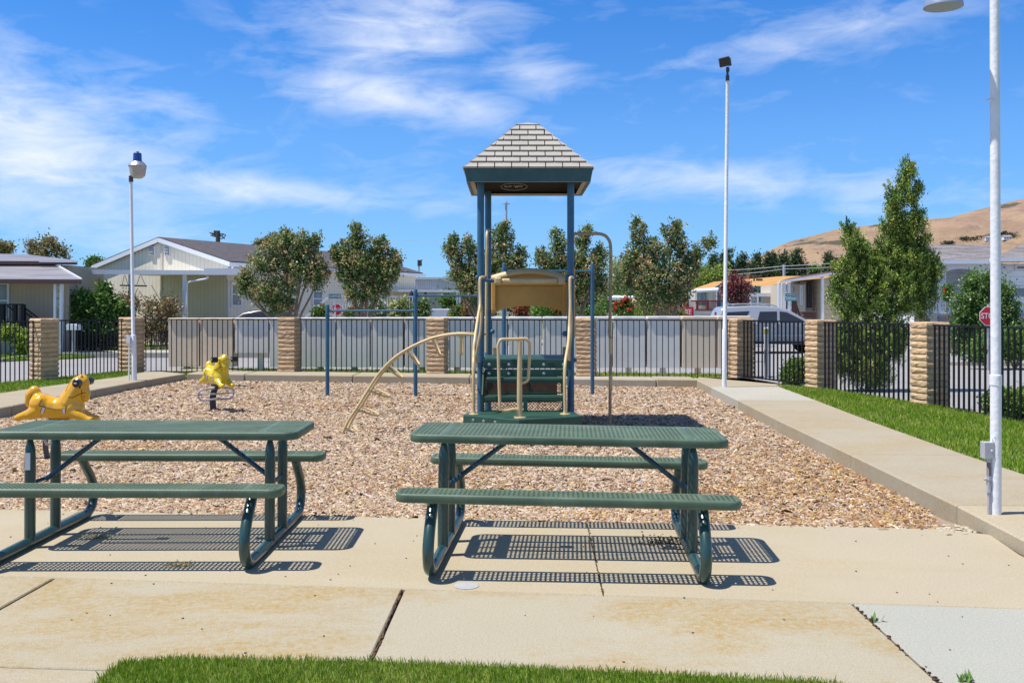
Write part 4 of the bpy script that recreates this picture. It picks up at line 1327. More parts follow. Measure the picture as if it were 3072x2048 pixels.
# shingles: 8 courses on each slope
nrow = 8
slope = Vector((0, RS - .1, RA - RB)).normalized()
for q in range(4):
    T = Matrix.Translation((TPC[0], TPC[1], 0)) @ Matrix.Rotation(q * math.pi / 2, 4, 'Z')
    for r in range(nrow):
        f0, f1 = r / nrow, (r + 1) / nrow
        h0 = (RS + .005) * (1 - f0) + TOPH * f0; h1 = RS * (1 - f1) + TOPH * f1
        z0 = RB + (RA - RB) * f0; z1 = RB + (RA - RB) * f1
        sw = 0.222
        off = (0.5 if r % 2 else 0.0) * sw
        cuts_ = [-h0] + [c for c in [off + sw * (k - 6) for k in range(13)] if -h0 + .05 < c < h0 - .05] + [h0]
        for a, b in zip(cuts_[:-1], cuts_[1:]):
            g_ = 0.0065
            a0 = a + (g_ if a > -h0 else 0.003); b0 = b - (g_ if b < h0 else 0.003)
            a1 = max(a0, -h1 + 0.004) ; b1 = min(b0, h1 - 0.004)
            if b1 - a1 < 0.01: a1 = b1 = max(-h1, min(h1, (a + b) / 2)); b1 += .005
            t_lo, t_hi = 0.027, 0.006
            nv = Vector((0, -(RA - RB), RS - .11)).normalized()
            P = [Vector((a0, -h0, z0)), Vector((b0, -h0, z0)), Vector((b1, -h1, z1)), Vector((a1, -h1, z1))]
            sk = 0.0
            top = [P[0] + nv * t_lo, P[1] + nv * t_lo, P[2] + nv * t_hi, P[3] + nv * t_hi]
            mb = MB(); mb.add([T @ v for v in P + top], [(0, 3, 2, 1), (4, 5, 6, 7), (0, 1, 5, 4), (1, 2, 6, 5), (2, 3, 7, 6), (3, 0, 4, 7)])
            obj('shingle', mb, MT['roof_plastic'], roof)
m = MB(); o_ = len(m.v); m.v += ring(TOPH + .015, RA - .015) + ring(TOPH + .02, RA + .012) + ring(0.004, RA + .065)
m.f += [(k, (k + 1) % 4, 4 + (k + 1) % 4, 4 + k) for k in range(4)] + [(4 + k, 4 + (k + 1) % 4, 8 + (k + 1) % 4, 8 + k) for k in range(4)] + [(3, 2, 1, 0), (8, 9, 10, 11)]
obj('cap', m, MT['roof_plastic'], roof)
# chalk scribble on the underside of the far slope
m = MB(); cx_, cy_, cz_ = 0.03, 14.52, 3.30
fz = lambda z: 14.58 - (z - 3.20) * 0.9
el = [Vector((cx_ + .19 * math.cos(a), fz(cz_ + .045 * math.sin(a)) - .05, cz_ + .045 * math.sin(a))) for a in [k * 2 * math.pi / 30 for k in range(30)]]
m.tube(el, 0.0022, 5, closed=True)
rr = random.Random(3)
for wd in ((-.14, -.03), (0.0, .13)):
    n_ = 18; pts = [Vector((cx_ + wd[0] + (wd[1] - wd[0]) * k / n_, 0, cz_ + .012 * math.sin(k * 1.7) + rr.uniform(-.006, .012))) for k in range(n_)]
    for p in pts: p.y = fz(p.z) - .05
    m.tube(pts, 0.0026, 5)
obj('chalk_scribble', m, MT['white'], tw)

# deck
m = MB(); m.box((0.217, 13.9, 0.825), (1.16, 1.20, 0.10)); obj('deck', m, MT['deck'], tw, bevel=0.01)
m = MB(); m.box((0.19, 13.22, 0.815), (1.14, 0.03, 0.12)); obj('deck_face', m, MT['deck'], tw, bevel=0.006)
m = MB(); m.box((0.19, 13.15, 0.70), (1.10, 0.03, 0.095)); obj('step_face', m, MT['deck'], tw, bevel=0.006)
for z, y in ((0.815, 13.20), (0.70, 13.13)):
    for x in (-.30, -.04, .42, .68):
        m = MB(); m.lathe([(0.0, 0), (0.022, 0), (0.018, 0.008), (0.0, 0.012)], (x, y, z - .012), 10, Matrix.Rotation(R(90), 3, 'X')); obj('bolt', m, MT['steel'], tw, smooth=True)
for x in (-.12, -.08, .18, .24, .50, .54):
    m = MB(); m.box((x, 13.202, 0.815), (0.03, 0.006, 0.012)); obj('slot', m, MT['blackplastic'], tw)
for i, (y, z, xa, xb) in enumerate(((12.97, 0.655, -.33, .66), (12.72, 0.44, -.37, .66))):
    m = MB(); m.box(((xa + xb) / 2, y, z - .02), (xb - xa, 0.22, 0.04)); m.box(((xa + xb) / 2, y - .105, z - .035), (xb - xa, 0.02, 0.06))
    obj('tread', m, MT['deck'], tw, bevel=0.01)
m = MB()
for x in (-.385, .665):
    m.extrude([(x, 12.60, 0.24), (x, 12.60, 0.46), (x, 13.16, 0.80), (x, 13.22, 0.80), (x, 13.22, 0.24)], (0.018, 0, 0))
obj('stringer', m, MT['deck'], tw)
m = MB(); m.box((0.10, 13.28, 0.50), (1.0, 0.012, 0.40)); obj('back_plate', m, MT['rust'], tw, label='rusty brown plate behind the steps')


def lattice(x0, x1, y, z0, z1, px=0.040, pz=0.020, w=0.006):
    """expanded metal: crossing diagonal strands"""
    m = MB(); H_ = z1 - z0; sl_ = px / (2 * pz) * 1.0
    n = int((x1 - x0 + H_ * sl_) / px) + 1
    for k in range(n):
        for sgn in (1, -1):
            if sgn == 1: xa, xb = x0 + k * px - H_ * sl_, x0 + k * px
            else: xa, xb = x0 + k * px, x0 + k * px - H_ * sl_
            a = Vector((xa, y, z0)); b = Vector((xb, y, z1))
            # clip
            ts = [0, 1]
            dx = b.x - a.x
            for lim in (x0, x1):
                if abs(dx) > 1e-6:
                    t_ = (lim - a.x) / dx
                    if (lim == x0) == (dx > 0): ts[0] = max(ts[0], t_)
                    else: ts[1] = min(ts[1], t_)
            if ts[1] - ts[0] > 0.02: m.bar(a.lerp(b, ts[0]), a.lerp(b, ts[1]), w, 0.004, up=(0, 1, 0))
    m.bar((x0, y, z0), (x1, y, z0), 0.02); m.bar((x0, y, z1), (x1, y, z1), 0.02); m.bar((x0, y, z0), (x0, y, z1), 0.02); m.bar((x1, y, z0), (x1, y, z1), 0.02)
    return m


obj('mesh_riser', lattice(-.33, .64, 12.86, 0.46, 0.63), MT['deck'], tw, label='upper riser of expanded metal')
obj('mesh_riser', lattice(-.36, .64, 12.62, 0.25, 0.43), MT['deck'], tw, label='lower riser of expanded metal')
m = MB(); m.bar((0.17, 12.61, .25), (0.17, 12.61, .43), 0.05, 0.02, up=(0, 1, 0)); obj('riser_stay', m, MT['deck'], tw)
# low landing, pointed towards the camera
land = [(-.60, 12.24), (-.44, 12.12), (.08, 11.72), (.70, 12.02), (.85, 12.14), (.80, 12.5), (.68, 12.62), (-.40, 12.62), (-.56, 12.5)]
m = MB(); m.prism(land, 0.145, 0.245); obj('landing', m, MT['deck'], tw, bevel=0.012)
for (x, y) in ((-.47, 12.135), (-.34, 12.03), (-.20, 11.925)):
    m = MB(); m.lathe([(0.0, 0), (0.02, 0), (0.016, 0.008), (0.0, 0.011)], (x, y, 0.19), 10, Matrix.Rotation(R(90), 3, 'X')); obj('bolt', m, MT['steel'], tw, smooth=True)
for (x, y) in ((-.45, 12.2), (.70, 12.2), (.10, 11.95)):
    m = MB(); m.box((x, y, 0.04), (0.06, 0.06, 0.24)); obj('landing_foot', m, MT['darksteel'], tw)
m = MB(); m.box((-.30, 12.06, 0.06), (0.34, 0.04, 0.06), rz=-.5); obj('landing_beam', m, MT['rust'], tw)
m = MB(); m.box((0.05, 11.9, 0.05), (0.30, 0.05, 0.07), rz=.1); obj('landing_beam', m, MT['darksteel'], tw)


def F(u, v, Y): return AF(u, v, Y)


def c5(x, y, Y):   # survey sheet of the tower
    return AF(1340 + x / 2.53, 780 + y / 2.53, Y)


def tanpipe(pts, r=0.0195, name='grab_rail', mt='tan', n=5, label=None, seg=12):
    m = MB(); m.tube(smooth_path(pts, n), r, seg); return obj(name, m, MT[mt], tw, smooth=True, label=label)


def foot(p):
    m = MB(); m.lathe([(0.0, 0), (0.065, 0), (0.06, .008), (0.028, 0.010), (0.026, .03), (0, .03)], (p[0], p[1], 0.246), 12); obj('foot_plate', m, MT['tan'], tw)


tanpipe([c5(285, 130, 13.22), c5(262, 133, 13.15), c5(252, 160, 13.12), c5(254, 330, 13.05), c5(240, 420, 12.9), c5(214, 600, 12.6), c5(206, 700, 12.5), (-.475, 12.33, .80), (-.47, 12.33, 0.25)])
tanpipe([c5(256, 330, 13.06), c5(264, 380, 13.1), c5(258, 520, 13.1), c5(246, 600, 13.1), c5(232, 680, 13.12), c5(222, 745, 13.15), c5(240, 770, 13.2)], name='brace_rail', r=0.017)
foot((-.47, 12.33))
tanpipe([c5(960, 130, 13.22), c5(942, 133, 13.15), c5(936, 160, 13.12), c5(938, 350, 13.05), c5(930, 520, 12.95), c5(922, 640, 12.7), (0.655, 12.4, .80), (0.655, 12.33, 0.25)])
tanpipe([c5(938, 340, 13.06), c5(946, 420, 13.1), c5(944, 560, 13.1), c5(932, 680, 13.15), c5(930, 760, 13.2)], name='brace_rail', r=0.017)
foot((.655, 12.33))
# centre handle on the landing
m = MB(); m.tube([c5(552, 1205, 11.95), c5(553, 1000, 11.95), c5(554, 790, 11.95), c5(556, 615, 11.95)], [0.034, 0.033, 0.030, 0.026], 14); obj('handle_post', m, MT['tan'], tw, smooth=True)
h0 = c5(552, 1208, 11.95); m = MB(); m.lathe([(0, 0), (0.085, 0), (0.08, .008), (0.036, .010), (0, .010)], (h0.x, h0.y, 0.246), 14); obj('foot_plate', m, MT['tan'], tw)
tanpipe([c5(556, 600, 11.95), c5(470, 600, 11.93), c5(415, 604, 11.92), c5(392, 640, 11.91), c5(392, 720, 11.91), c5(402, 1060, 11.9), c5(410, 1120, 11.9), c5(440, 1142, 11.9), c5(510, 1132, 11.92), c5(548, 1140, 11.94)], r=0.0185, name='handle_loop')
tanpipe([c5(556, 600, 11.95), c5(590, 598, 11.96), c5(618, 612, 11.97), c5(630, 660, 11.98), c5(622, 860, 11.98), c5(610, 915, 11.98), c5(560, 935, 11.96)], r=0.0185, name='handle_loop')
# tan rear pole and the bent pole at the right
tanpipe([c5(300, 700, 13.95), c5(302, 300, 13.95), c5(304, 0, 13.95), AF(1461.5, 740, 13.95), AF(1461, 700, 13.98), AF(1466, 690, 14.2)], r=0.02, name='side_pole')
m = MB()
pp = [AF(1712, 702, 13.75), AF(1770, 701, 13.65), AF(1806, 703, 13.6), AF(1824, 716, 13.6), AF(1832, 745, 13.6), AF(1832, 850, 13.6), AF(1830, 960, 13.6), AF(1829, 1000, 13.6), AF(1833, 1030, 13.6), AF(1832, 1090, 13.6), AF(1830, 1200, 13.6), (1.335, 13.6, -.2)]
m.tube(smooth_path(pp, 6), 0.0215, 12); obj('fireman_pole', m, MT['tan_worn'], tw, smooth=True, label='worn brown coated pole bent like a shepherd crook')
for a, b in ((1015, 1062), (1125, 1170)):
    m = MB(); m.tube([AF(1832, a, 13.6), AF(1832, b, 13.6)], 0.0265, 12); obj('pole_sleeve', m, MT['tan'], tw, smooth=True)
# collars
for (x, y) in posts.values():
    for z in ((1.955, 0.86) if y < 14 else (1.93,)):
        m = MB(); m.tube([(x, y, z - .035), (x, y, z + .035)], 0.058, 20); m.ball((x + .062, y - .02, z), 0.022); m.ball((x - .05, y - .04, z), 0.026)
        obj('collar', m, MT['blue'], tw, smooth=True)
for (x, y, z) in ((PX0 + SHX + .06, PY1 - .02, 1.21), (PX1 - .075, PY0 + .02, 1.21)):
    m = MB(); m.ball((x, y, z), 0.038); obj('post_knob', m, MT['blue'], tw, smooth=True)
# tan panel between the rear posts: flat board with an arch cut below and a hood above
m = MB(); x0, x1 = PX0 + SHX + .045, PX1 + SHX - .045; yb = 14.46
n_ = 24; outl = []
for k in range(n_ + 1):
    t_ = k / n_; outl.append((x0 + (x1 - x0) * t_, 1.475 + 0.105 * math.sin(math.pi * min(1, max(0, (t_ - .04) / .92))) ** 0.6))
for k in range(n_ + 1):
    t_ = 1 - k / n_; outl.append((x0 + (x1 - x0) * t_, 1.985 + 0.105 * math.sin(math.pi * t_)))
m.extrude([(p[0], yb, p[1]) for p in outl], (0, 0.05, 0)); obj('arch_panel', m, MT['panel'], tw, bevel=0.008)
m = MB()
for k in range(n_):
    t0, t1 = k / n_, (k + 1) / n_
    for (za, ya, zb_, yb_) in ((0.0, 0.0, 0.035, -0.05), (0.035, -0.05, 0.03, -0.10), (0.03, -.10, -.03, -.13), (-.03, -.13, -.05, -.125)):
        f = lambda t_: 1.985 + 0.105 * math.sin(math.pi * t_)
        X0, X1 = x0 + (x1 - x0) * t0, x0 + (x1 - x0) * t1
        m.add([(X0, yb + ya, f(t0) + za), (X1, yb + ya, f(t1) + za), (X1, yb + yb_, f(t1) + zb_), (X0, yb + yb_, f(t0) + zb_)], [(0, 1, 2, 3)])
hd = obj('hood', m, MT['tan'], tw, smooth=True, recalc=False)
bm = bmesh.new(); bm.from_mesh(hd.data); bmesh.ops.remove_doubles(bm, verts=bm.verts, dist=0.001); bmesh.ops.recalc_face_normals(bm, faces=bm.faces); bm.to_mesh(hd.data); bm.free()
sd = hd.modifiers.new('thick', 'SOLIDIFY'); sd.thickness = 0.012
m = MB()
for (xa, xb) in ((x0, x0 + .07), (x1 - .07, x1)):
    m.box(((xa + xb) / 2, yb - .03, 1.74), (xb - xa, 0.06, 0.46))
m.box(((x0 + x1) / 2, yb - .025, 1.90), (x1 - x0 - .1, 0.05, 0.05))
obj('panel_rib', m, MT['panel'], tw, bevel=0.015)
m = MB(); m.box((0.245, 13.62, 1.915), (0.78, 0.10, 0.075)); obj('cross_bar', m, MT['tan'], tw, bevel=0.03, bseg=3)
for x in (-.19, .68):
    m = MB(); m.box((x, 13.60, 1.92), (0.10, 0.14, 0.105)); obj('bar_cap', m, MT['tan'], tw, bevel=0.03, bseg=3)
m = MB(); m.tube([(PX0 + .02, 13.5, 1.925), (-.23, 13.6, 1.92)], 0.022, 10); m.tube([(.73, 13.6, 1.92), (PX1, 13.5, 1.92)], 0.022, 10); m.ball((-.285, 13.58, 1.922), .032); obj('bar_link', m, MT['blue'], tw, smooth=True)
for x in (PX0 + SHX + .1, PX1 - .02):
    m = MB(); m.box((x, 14.42, 0.93), (0.06, 0.06, 0.12)); obj('deck_bracket', m, MT['tan_worn'], tw, bevel=.01)
# side panels barely seen edge-on at the right
m = MB(); m.box((PX1 + .055, 13.95, 1.62), (0.03, 0.95, 0.95)); obj('side_panel', m, MT['panel'], tw, bevel=0.012)

# arched climber joined to the left of the deck
def c8(x, y, Y): return AF(950 + x / 3.483, 900 + y / 3.483, Y)


arc = [c8(x, y, 12.95) for x, y in ((240, 1410), (330, 1262), (420, 1128), (535, 942), (620, 810), (710, 700), (810, 605), (920, 530), (1050, 460), (1200, 400), (1320, 372), (1440, 358), (1560, 357), (1660, 364))]
arc[0].z -= 0.06
far_ = [Vector((p.x, 13.36, p.z)) for p in arc]
far_[-1] = Vector((PX0 + SHX - 0.02, 13.6, far_[-1].z))
for P in (arc, far_):
    m = MB(); m.tube(smooth_path(P, 5), 0.0195, 12); obj('climber_rail', m, MT['tan'], tw, smooth=True)
for (px, py, tx, ty) in ((292, 1335, 400, 1400), (412, 1142, 622, 1218), (535, 942, 738, 1018), (715, 695, 878, 822), (935, 522, 1055, 688), (1205, 398, 1278, 582), (1505, 357, 1508, 572)):
    a = c8(px, py, 12.95); b = c8(tx, ty, 12.95); a2 = Vector((a.x, 13.36, a.z)); d = b - a
    s1 = a + d * .55 + Vector((0, .03, 0)); s2 = a2 + d * .55 - Vector((0, .03, 0)); t1 = a + d * .93 + Vector((0, .10, 0)); t2 = a2 + d * .93 - Vector((0, .10, 0)); tt = (a + a2) / 2 + d
    m = MB(); m.tube(smooth_path([a, s1, t1, tt, t2, s2, a2], 5), 0.0145, 10); obj('climber_rung', m, MT['tan'], tw, smooth=True)

# ================================================================== CHIN-UP BARS
cb = thing('chin_up_bars', 'blue chin-up bars of three heights behind the play tower', 'chin-up bars', (-1.77, 18.4, -0.06))
PP = [(-3.40, 18.42, 1.61), (-1.775, 18.40, 1.89), (-0.148, 18.6, 2.385), (1.515, 18.85, 2.395)]
for x, y, z in PP:
    m = MB(); m.tube([(x, y, -.2), (x, y, z - .19), (x, y, z - .188), (x, y, z - .17), (x, y, z - .168), (x, y, z - .02), (x, y, z)], [.0365, .0365, .041, .041, .037, .037, .03], 18)
    obj('post', m, MT['blue'], cb, smooth=True)
for (a, b, z) in ((0, 1, 1.50), (1, 2, 1.775), (2, 3, 2.245)):
    m = MB(); m.tube([(PP[a][0], PP[a][1], z), (PP[b][0], PP[b][1], z)], 0.018, 12); obj('bar', m, MT['blue'], cb, smooth=True)
    for q in (a, b):
        x, y, _ = PP[q]; s_ = 1 if q == a else -1
        m = MB(); m.tube([(x + s_ * .03, y, z), (x + s_ * .075, y, z)], 0.028, 12); obj('bar_socket', m, MT['blue'], cb, smooth=True)

# ================================================================== SPRING HORSES
def organic(prims, voxel, M, it=6):
    bm = bmesh.new()
    for pr in prims:
        a, ra, b, rb = pr
        a = Vector(a); b = Vector(b); n = max(2, int((b - a).length / (0.3 * max(ra, rb))) + 2)
        for i in range(n):
            t_ = i / (n - 1); c = a.lerp(b, t_); r = ra + (rb - ra) * t_
            bmesh.ops.create_icosphere(bm, subdivisions=2, radius=r, matrix=Matrix.Translation(c))
    me = bpy.data.meshes.new('tmp'); bm.to_mesh(me); bm.free()
    o = bpy.data.objects.new('tmp', me); COL.objects.link(o)
    r = o.modifiers.new('r', 'REMESH'); r.mode = 'VOXEL'; r.voxel_size = voxel; r.use_smooth_shade = True
    s = o.modifiers.new('s', 'SMOOTH'); s.iterations = it; s.factor = 0.5
    dg = bpy.context.evaluated_depsgraph_get(); dg.update()
    out = bpy.data.meshes.new_from_object(o.evaluated_get(dg))
    bpy.data.objects.remove(o); bpy.data.meshes.remove(me)
    return out


def horse(x, y, rz, mt, label):
    t = thing('spring_horse', label, 'spring rider', (x, y, -0.065), rz, 'yellow spring horses')
    zo = 0.065
    P = []
    def S(x0, z0, r0, x1, z1, r1, y0=0, y1=0): P.append(((x0, y0, z0 + zo), r0, (x1, y1, z1 + zo), r1))
    S(-.17, .50, .135, .0, .465, .125); S(.0, .465, .125, .20, .48, .14)
    S(-.20, .52, .11, -.17, .52, .118, .04, .04); S(-.20, .52, .11, -.17, .52, .118, -.04, -.04)
    S(.16, .53, .14, .225, .64, .125); S(.225, .64, .125, .27, .715, .108); S(.27, .715, .108, .325, .745, .078)
    S(.30, .70, .088, .345, .635, .066); S(.345, .635, .066, .350, .585, .052)
    S(.17, .62, .04, .215, .745, .045); S(.215, .745, .045, .30, .805, .035); S(.30, .805, .035, .355, .80, .026)     # mane
    for s in (-1, 1):
        S(.19, .44, .075, .30, .40, .055, s * .06, s * .085); S(.30, .40, .055, .42, .345, .042, s * .085, s * .09); S(.42, .345, .045, .45, .35, .042, s * .09, s * .09)
        S(-.19, .46, .10, -.29, .41, .062, s * .05, s * .08); S(-.29, .42, .055, -.40, .385, .043, s * .08, s * .085); S(-.40, .385, .046, -.43, .375, .042, s * .085, s * .085)
        S(.315, .80, .018, .325, .845, .008, s * .045, s * .05)
    S(-.215, .60, .05, -.27, .648, .070); S(-.27, .648, .070, -.318, .615, .062); S(-.318, .615, .062, -.335, .54, .050); S(-.335, .54, .05, -.32, .485, .030)
    me = organic(P, 0.0115, None)
    body = obj('body', me, MT[mt], t, world=False, smooth=True, auto=180)
    # drape dark outlines of saddle, girth and bridle over the surface
    verts = [v.co.copy() for v in me.vertices]; polys = [tuple(p.vertices) for p in me.polygons]
    bv = BVHTree.FromPolygons(verts, polys)
    def K(px, py): return ((px - 1090) / 2333.0, 0.633 - (py - 660) / 2333.0)

    def drape(pts, r, s):
        out = []
        for a, b in zip(pts[:-1], pts[1:]):
            for k in range(6):
                q = (a[0] + (b[0] - a[0]) * k / 6, a[1] + (b[1] - a[1]) * k / 6)
                hit = bv.ray_cast(Vector((q[0], s * .5, q[1] + zo)), Vector((0, -s, 0)))
                if hit[0] is not None: out.append(hit[0] + Vector((0, s * .001, 0)))
        return out
    sad = [K(*p) for p in ((805, 780), (780, 860), (760, 950), (850, 970), (905, 990), (1050, 1020), (1200, 1045), (1380, 1040), (1490, 1020), (1495, 950))]
    g1 = [K(830, 990), K(790, 1070), K(750, 1150)]; g2 = [K(905, 1000), K(870, 1070), K(830, 1160)]
    g3 = [K(1380, 1050), K(1380, 1160)]; g4 = [K(1470, 1030), K(1460, 1160)]
    br = [K(1550, 740), K(1650, 755), K(1760, 700), K(1870, 650), K(1985, 640)]; br2 = [K(1870, 560), K(1866, 680), K(1850, 850)]
    ma = [K(1440, 600), K(1480, 480), K(1560, 370), K(1680, 290), K(1800, 260)]; tl = [K(470, 680), K(420, 760), K(400, 880), K(330, 940)]
    for s in (-1, 1):
        m = MB()
        for ln_, r in ((sad, .0035), (g1, .003), (g2, .003), (g3, .003), (g4, .003), (br, .004), (br2, .003), (ma, .003), (tl, .003)):
            d = drape(ln_, r, s)
            if len(d) > 2: m.tube(d, r, 6)
        obj('saddle_lines', m, MT['maroon'], t, world=False)
        m = MB()
        for A_, B_ in ((g1, g2), (g3, g4)):
            for f in (.25, .5, .75):
                ln_ = [(a[0] * (1 - f) + b[0] * f, a[1] * (1 - f) + b[1] * f) for a, b in zip(A_, B_ if len(B_) == len(A_) else B_)]
                d = drape(ln_, .004, s)
                if len(d) > 2: m.tube(d, 0.0075, 6)
        obj('girth_strap', m, MT['white'], t, world=False)
        e = drape([(.318, .70), (.322, .70)], .01, s)
        if e: m = MB(); m.ball(e[0], (.012, .006, .012), 8); obj('eye', m, MT['blackplastic'], t, world=False, smooth=True)
        e = drape([(.36, .60), (.362, .60)], .01, s)
        if e: m = MB(); m.ball(e[0], (.007, .004, .007), 8); obj('nostril', m, MT['blackplastic'], t, world=False, smooth=True)
        gx, gz = .325, .752 + zo
        m = MB(); m.tube([(gx, s * .13, gz), (gx, s * .225, gz)], [.043, .043], 16); m.tube([(gx, s * .225, gz), (gx, s * .232, gz)], [.043, .034], 16); obj('hand_grip', m, MT['blackplastic'], t, world=False, smooth=True)
        m = MB(); m.ball((gx, s * .236, gz), (.022, .006, .01), 10); obj('grip_end', m, MT['steel'], t, world=False, smooth=True)
    m = MB(); m.tube([(.325, -.24, .752 + zo), (.325, .24, .752 + zo)], .011, 10); obj('handle_bar', m, MT['steel'], t, world=False, smooth=True)
    # C-spring leaf, seat bracket and foot loop
    sp = smooth_path([(-.10, 0, -.12 + zo), (-.13, 0, .02 + zo), (-.135, 0, .12 + zo), (-.10, 0, .22 + zo), (-.02, 0, .285 + zo), (.08, 0, .30 + zo)], 6)
    m = MB()
    for a, b in zip(sp[:-1], sp[1:]): m.bar(a, b, 0.11, 0.016, up=(0, 0, 1) if abs((b - a).normalized().z) < .9 else (1, 0, 0))
    obj('leaf_spring', m, MT['darksteel'], t, world=False)
    m = MB(); m.box((0.0, 0, .335 + zo), (.22, .09, .03)); m.tube([(0.02, 0, .29 + zo), (0.02, 0, .40 + zo)], .03, 12); m.box((.10, 0, .325 + zo), (.10, .12, .02)); obj('seat_bracket', m, MT['darksteel'], t, world=False, bevel=.004)
    m = MB()
    for s in (-1, 1):
        lp = smooth_path([(.04, s * .05, .29 + zo), (.04, s * .20, .285 + zo), (.02, s * .29, .265 + zo), (.0, s * .325, .20 + zo), (.0, s * .29, .13 + zo), (0.0, s * .20, .11 + zo), (0.0, s * .0, .12 + zo)], 5)
        m.tube(lp, .0155, 10); m.tube([(.01, s * .315, .205 + zo), (.01, 0, .20 + zo)], .012, 8)
    obj('foot_rest', m, MT['greypaint'], t, world=False, smooth=True)
    t.scale = (.88, .92, 1)
    return t


hx = (169.8 - 1536) * 10.8 / 3000
horse(hx, 10.8, 0.03, 'horse', 'orange yellow spring horse facing right behind the left table')
h2 = horse(-4.66, 15.75, R(-48), 'horse2', 'lemon yellow spring horse turned towards the camera by the back kerb')

# ================================================================== LAMP POSTS
lp1 = thing('lamp_post', 'slim white lamp post with a jar shaped security light at the left', 'lamp post', (-7.67, 20.3, WZ))
m = MB(); k = 20.3 / 3000
xt = (393 - 1536) * k
m.tube([(-7.67, 20.3, WZ), (-7.68, 20.3, 1.0), (-7.69, 20.3, 1.02), (xt, 20.3, CAMH + (924 - 545) * k)], [.052, .050, .036, .030], 16); obj('pole', m, MT['pole_white'], lp1, smooth=True)
m = MB(); m.tube([(-7.76, 20.26, WZ), (-7.755, 20.27, .95)], .017, 8); m.box((-7.76, 20.25, .92), (.07, .07, .16)); obj('conduit', m, MT['pole_white'], lp1)
cx_ = (413 - 1536) * k
def zz(v): return CAMH + (924 - v) * k
m = MB(); m.tube([(xt, 20.3, zz(546)), (xt, 20.3, zz(528))], .045, 12); m.bar((xt, 20.3, zz(530)), (cx_ - .02, 20.3, zz(512)), .05, .05); obj('lamp_bracket', m, MT['darksteel'], lp1)
m = MB(); m.lathe([(.08, 0), (.145, .05), (.175, .235), (.17, .24), (.14, .06), (.075, .012)], (cx_, 20.3, zz(535)), 24); obj('lens', m, mat('lamp_lens', (0.50, 0.42, 0.36), 0.2, var=.1), lp1, smooth=True)
m = MB(); m.lathe([(0.06, 0.0), (.178, 0.0), (.182, .015), (.14, .07), (.105, .10), (.0, .105)], (cx_ - .005, 20.3, zz(500)), 24); obj('reflector_hood', m, MT['steel'], lp1, smooth=True)
m = MB(); m.lathe([(.0, 0), (.095, 0), (.085, .04), (.08, .17), (.07, .18), (0, .18)], (cx_ - .005, 20.3, zz(486)), 20); obj('ballast_can', m, mat('ballast_blue', (0.05, 0.10, 0.30), .25, metal=.6), lp1, smooth=True)
m = MB(); m.lathe([(.0, 0), (.04, 0), (.036, .035), (.02, .045), (0, .045)], (cx_ - .01, 20.3, zz(464) + .03), 14); obj('photocell', m, mat('photocell', (0.55, 0.5, 0.2), .4), lp1, smooth=True)

lp2 = thing('floodlight_pole', 'tall thin white pole with a small black floodlight on top', 'light pole', (3.94, 18.56, WZ))
m = MB(); m.tube([(3.94, 18.56, WZ), (3.945, 18.56, 1.15), (3.95, 18.56, 1.17), (4.0, 18.56, 5.78)], [.044, .043, .036, .031], 16); obj('pole', m, MT['pole_white'], lp2, smooth=True)
m = MB(); m.tube([(4.0, 18.56, 5.76), (4.0, 18.56, 5.86)], .036, 12); m.tube([(4.0, 18.56, 5.86), (4.0, 18.56, 6.02)], .022, 10); m.tube([(4.0, 18.54, 5.93), (4.0, 18.54, 6.0)], .034, 10); obj('swivel', m, MT['darksteel'], lp2, smooth=True)
M3 = Matrix.Rotation(R(-14), 3, 'Y') @ Matrix.Rotation(R(20), 3, 'X')
m = MB(); m.box((3.93, 18.5, 6.10), (.20, .06, .17), M=M3); obj('lamp_body', m, MT['darksteel'], lp2, bevel=.012)
m = MB(); m.box((4.02, 18.53, 6.11), (.06, .10, .15), M=M3); obj('heat_sink', m, mat('bronze', (0.05, .04, .032), .5), lp2, bevel=.01)
m = MB(); m.box((3.925, 18.462, 6.095), (.16, .012, .13), M=M3); obj('lens', m, MT['glass_dark'], lp2)

lp3 = thing('lamp_post', 'thick white painted pole standing on the walk at the right edge', 'lamp post', (3.435, 7.1, WZ))
m = MB(); m.tube([(3.435, 7.1, WZ), (3.435, 7.1, 1.0), (3.435, 7.1, 1.005), (3.435, 7.1, 1.075), (3.435, 7.1, 1.08), (3.425, 7.1, 4.6)], [.0375, .0375, .041, .041, .0345, .0325], 24); obj('pole', m, MT['pole_white'], lp3, smooth=True, auto=30)
m = MB(); m.tube(smooth_path([(3.425, 7.1, 4.05), (3.3, 7.1, 4.2), (3.15, 7.1, 4.2), (3.062, 7.1, 4.05), (3.062, 7.1, 3.93)], 5), .018, 10); obj('lamp_arm', m, MT['pole_white'], lp3, smooth=True)
m = MB(); m.lathe([(.128, 0), (.135, .0), (.13, .03), (.09, .12), (.045, .18), (.04, .26), (0.0, .26)], (3.062, 7.1, 3.685), 32); obj('lamp_shade', m, mat('shade_blue', (0.30, 0.36, 0.50), .35, metal=.3), lp3, smooth=True)
m = MB(); m.lathe([(0.0, 0), (.06, .0), (.126, .012), (.126, .016), (0.0, .016)], (3.062, 7.1, 3.687), 32); obj('lamp_glass', m, mat('lamp_glass', (0.12, 0.22, 0.48), .15), lp3, smooth=True)
m = MB(); m.tube(smooth_path([(3.40, 7.07, 3.02), (3.375, 7.06, 3.025), (3.36, 7.06, 3.015), (3.35, 7.06, 3.02)], 3), .006, 8); obj('hook', m, MT['white'], lp3)
m = MB(); m.tube([Vector((3.398 + .012 * math.cos(a), 7.05, .625 + .018 * math.sin(a))) for a in [k * math.pi / 6 for k in range(12)]], .004, 6, closed=True); obj('hook', m, MT['white'], lp3)
bx = AF(2958, 1348, 7.12)
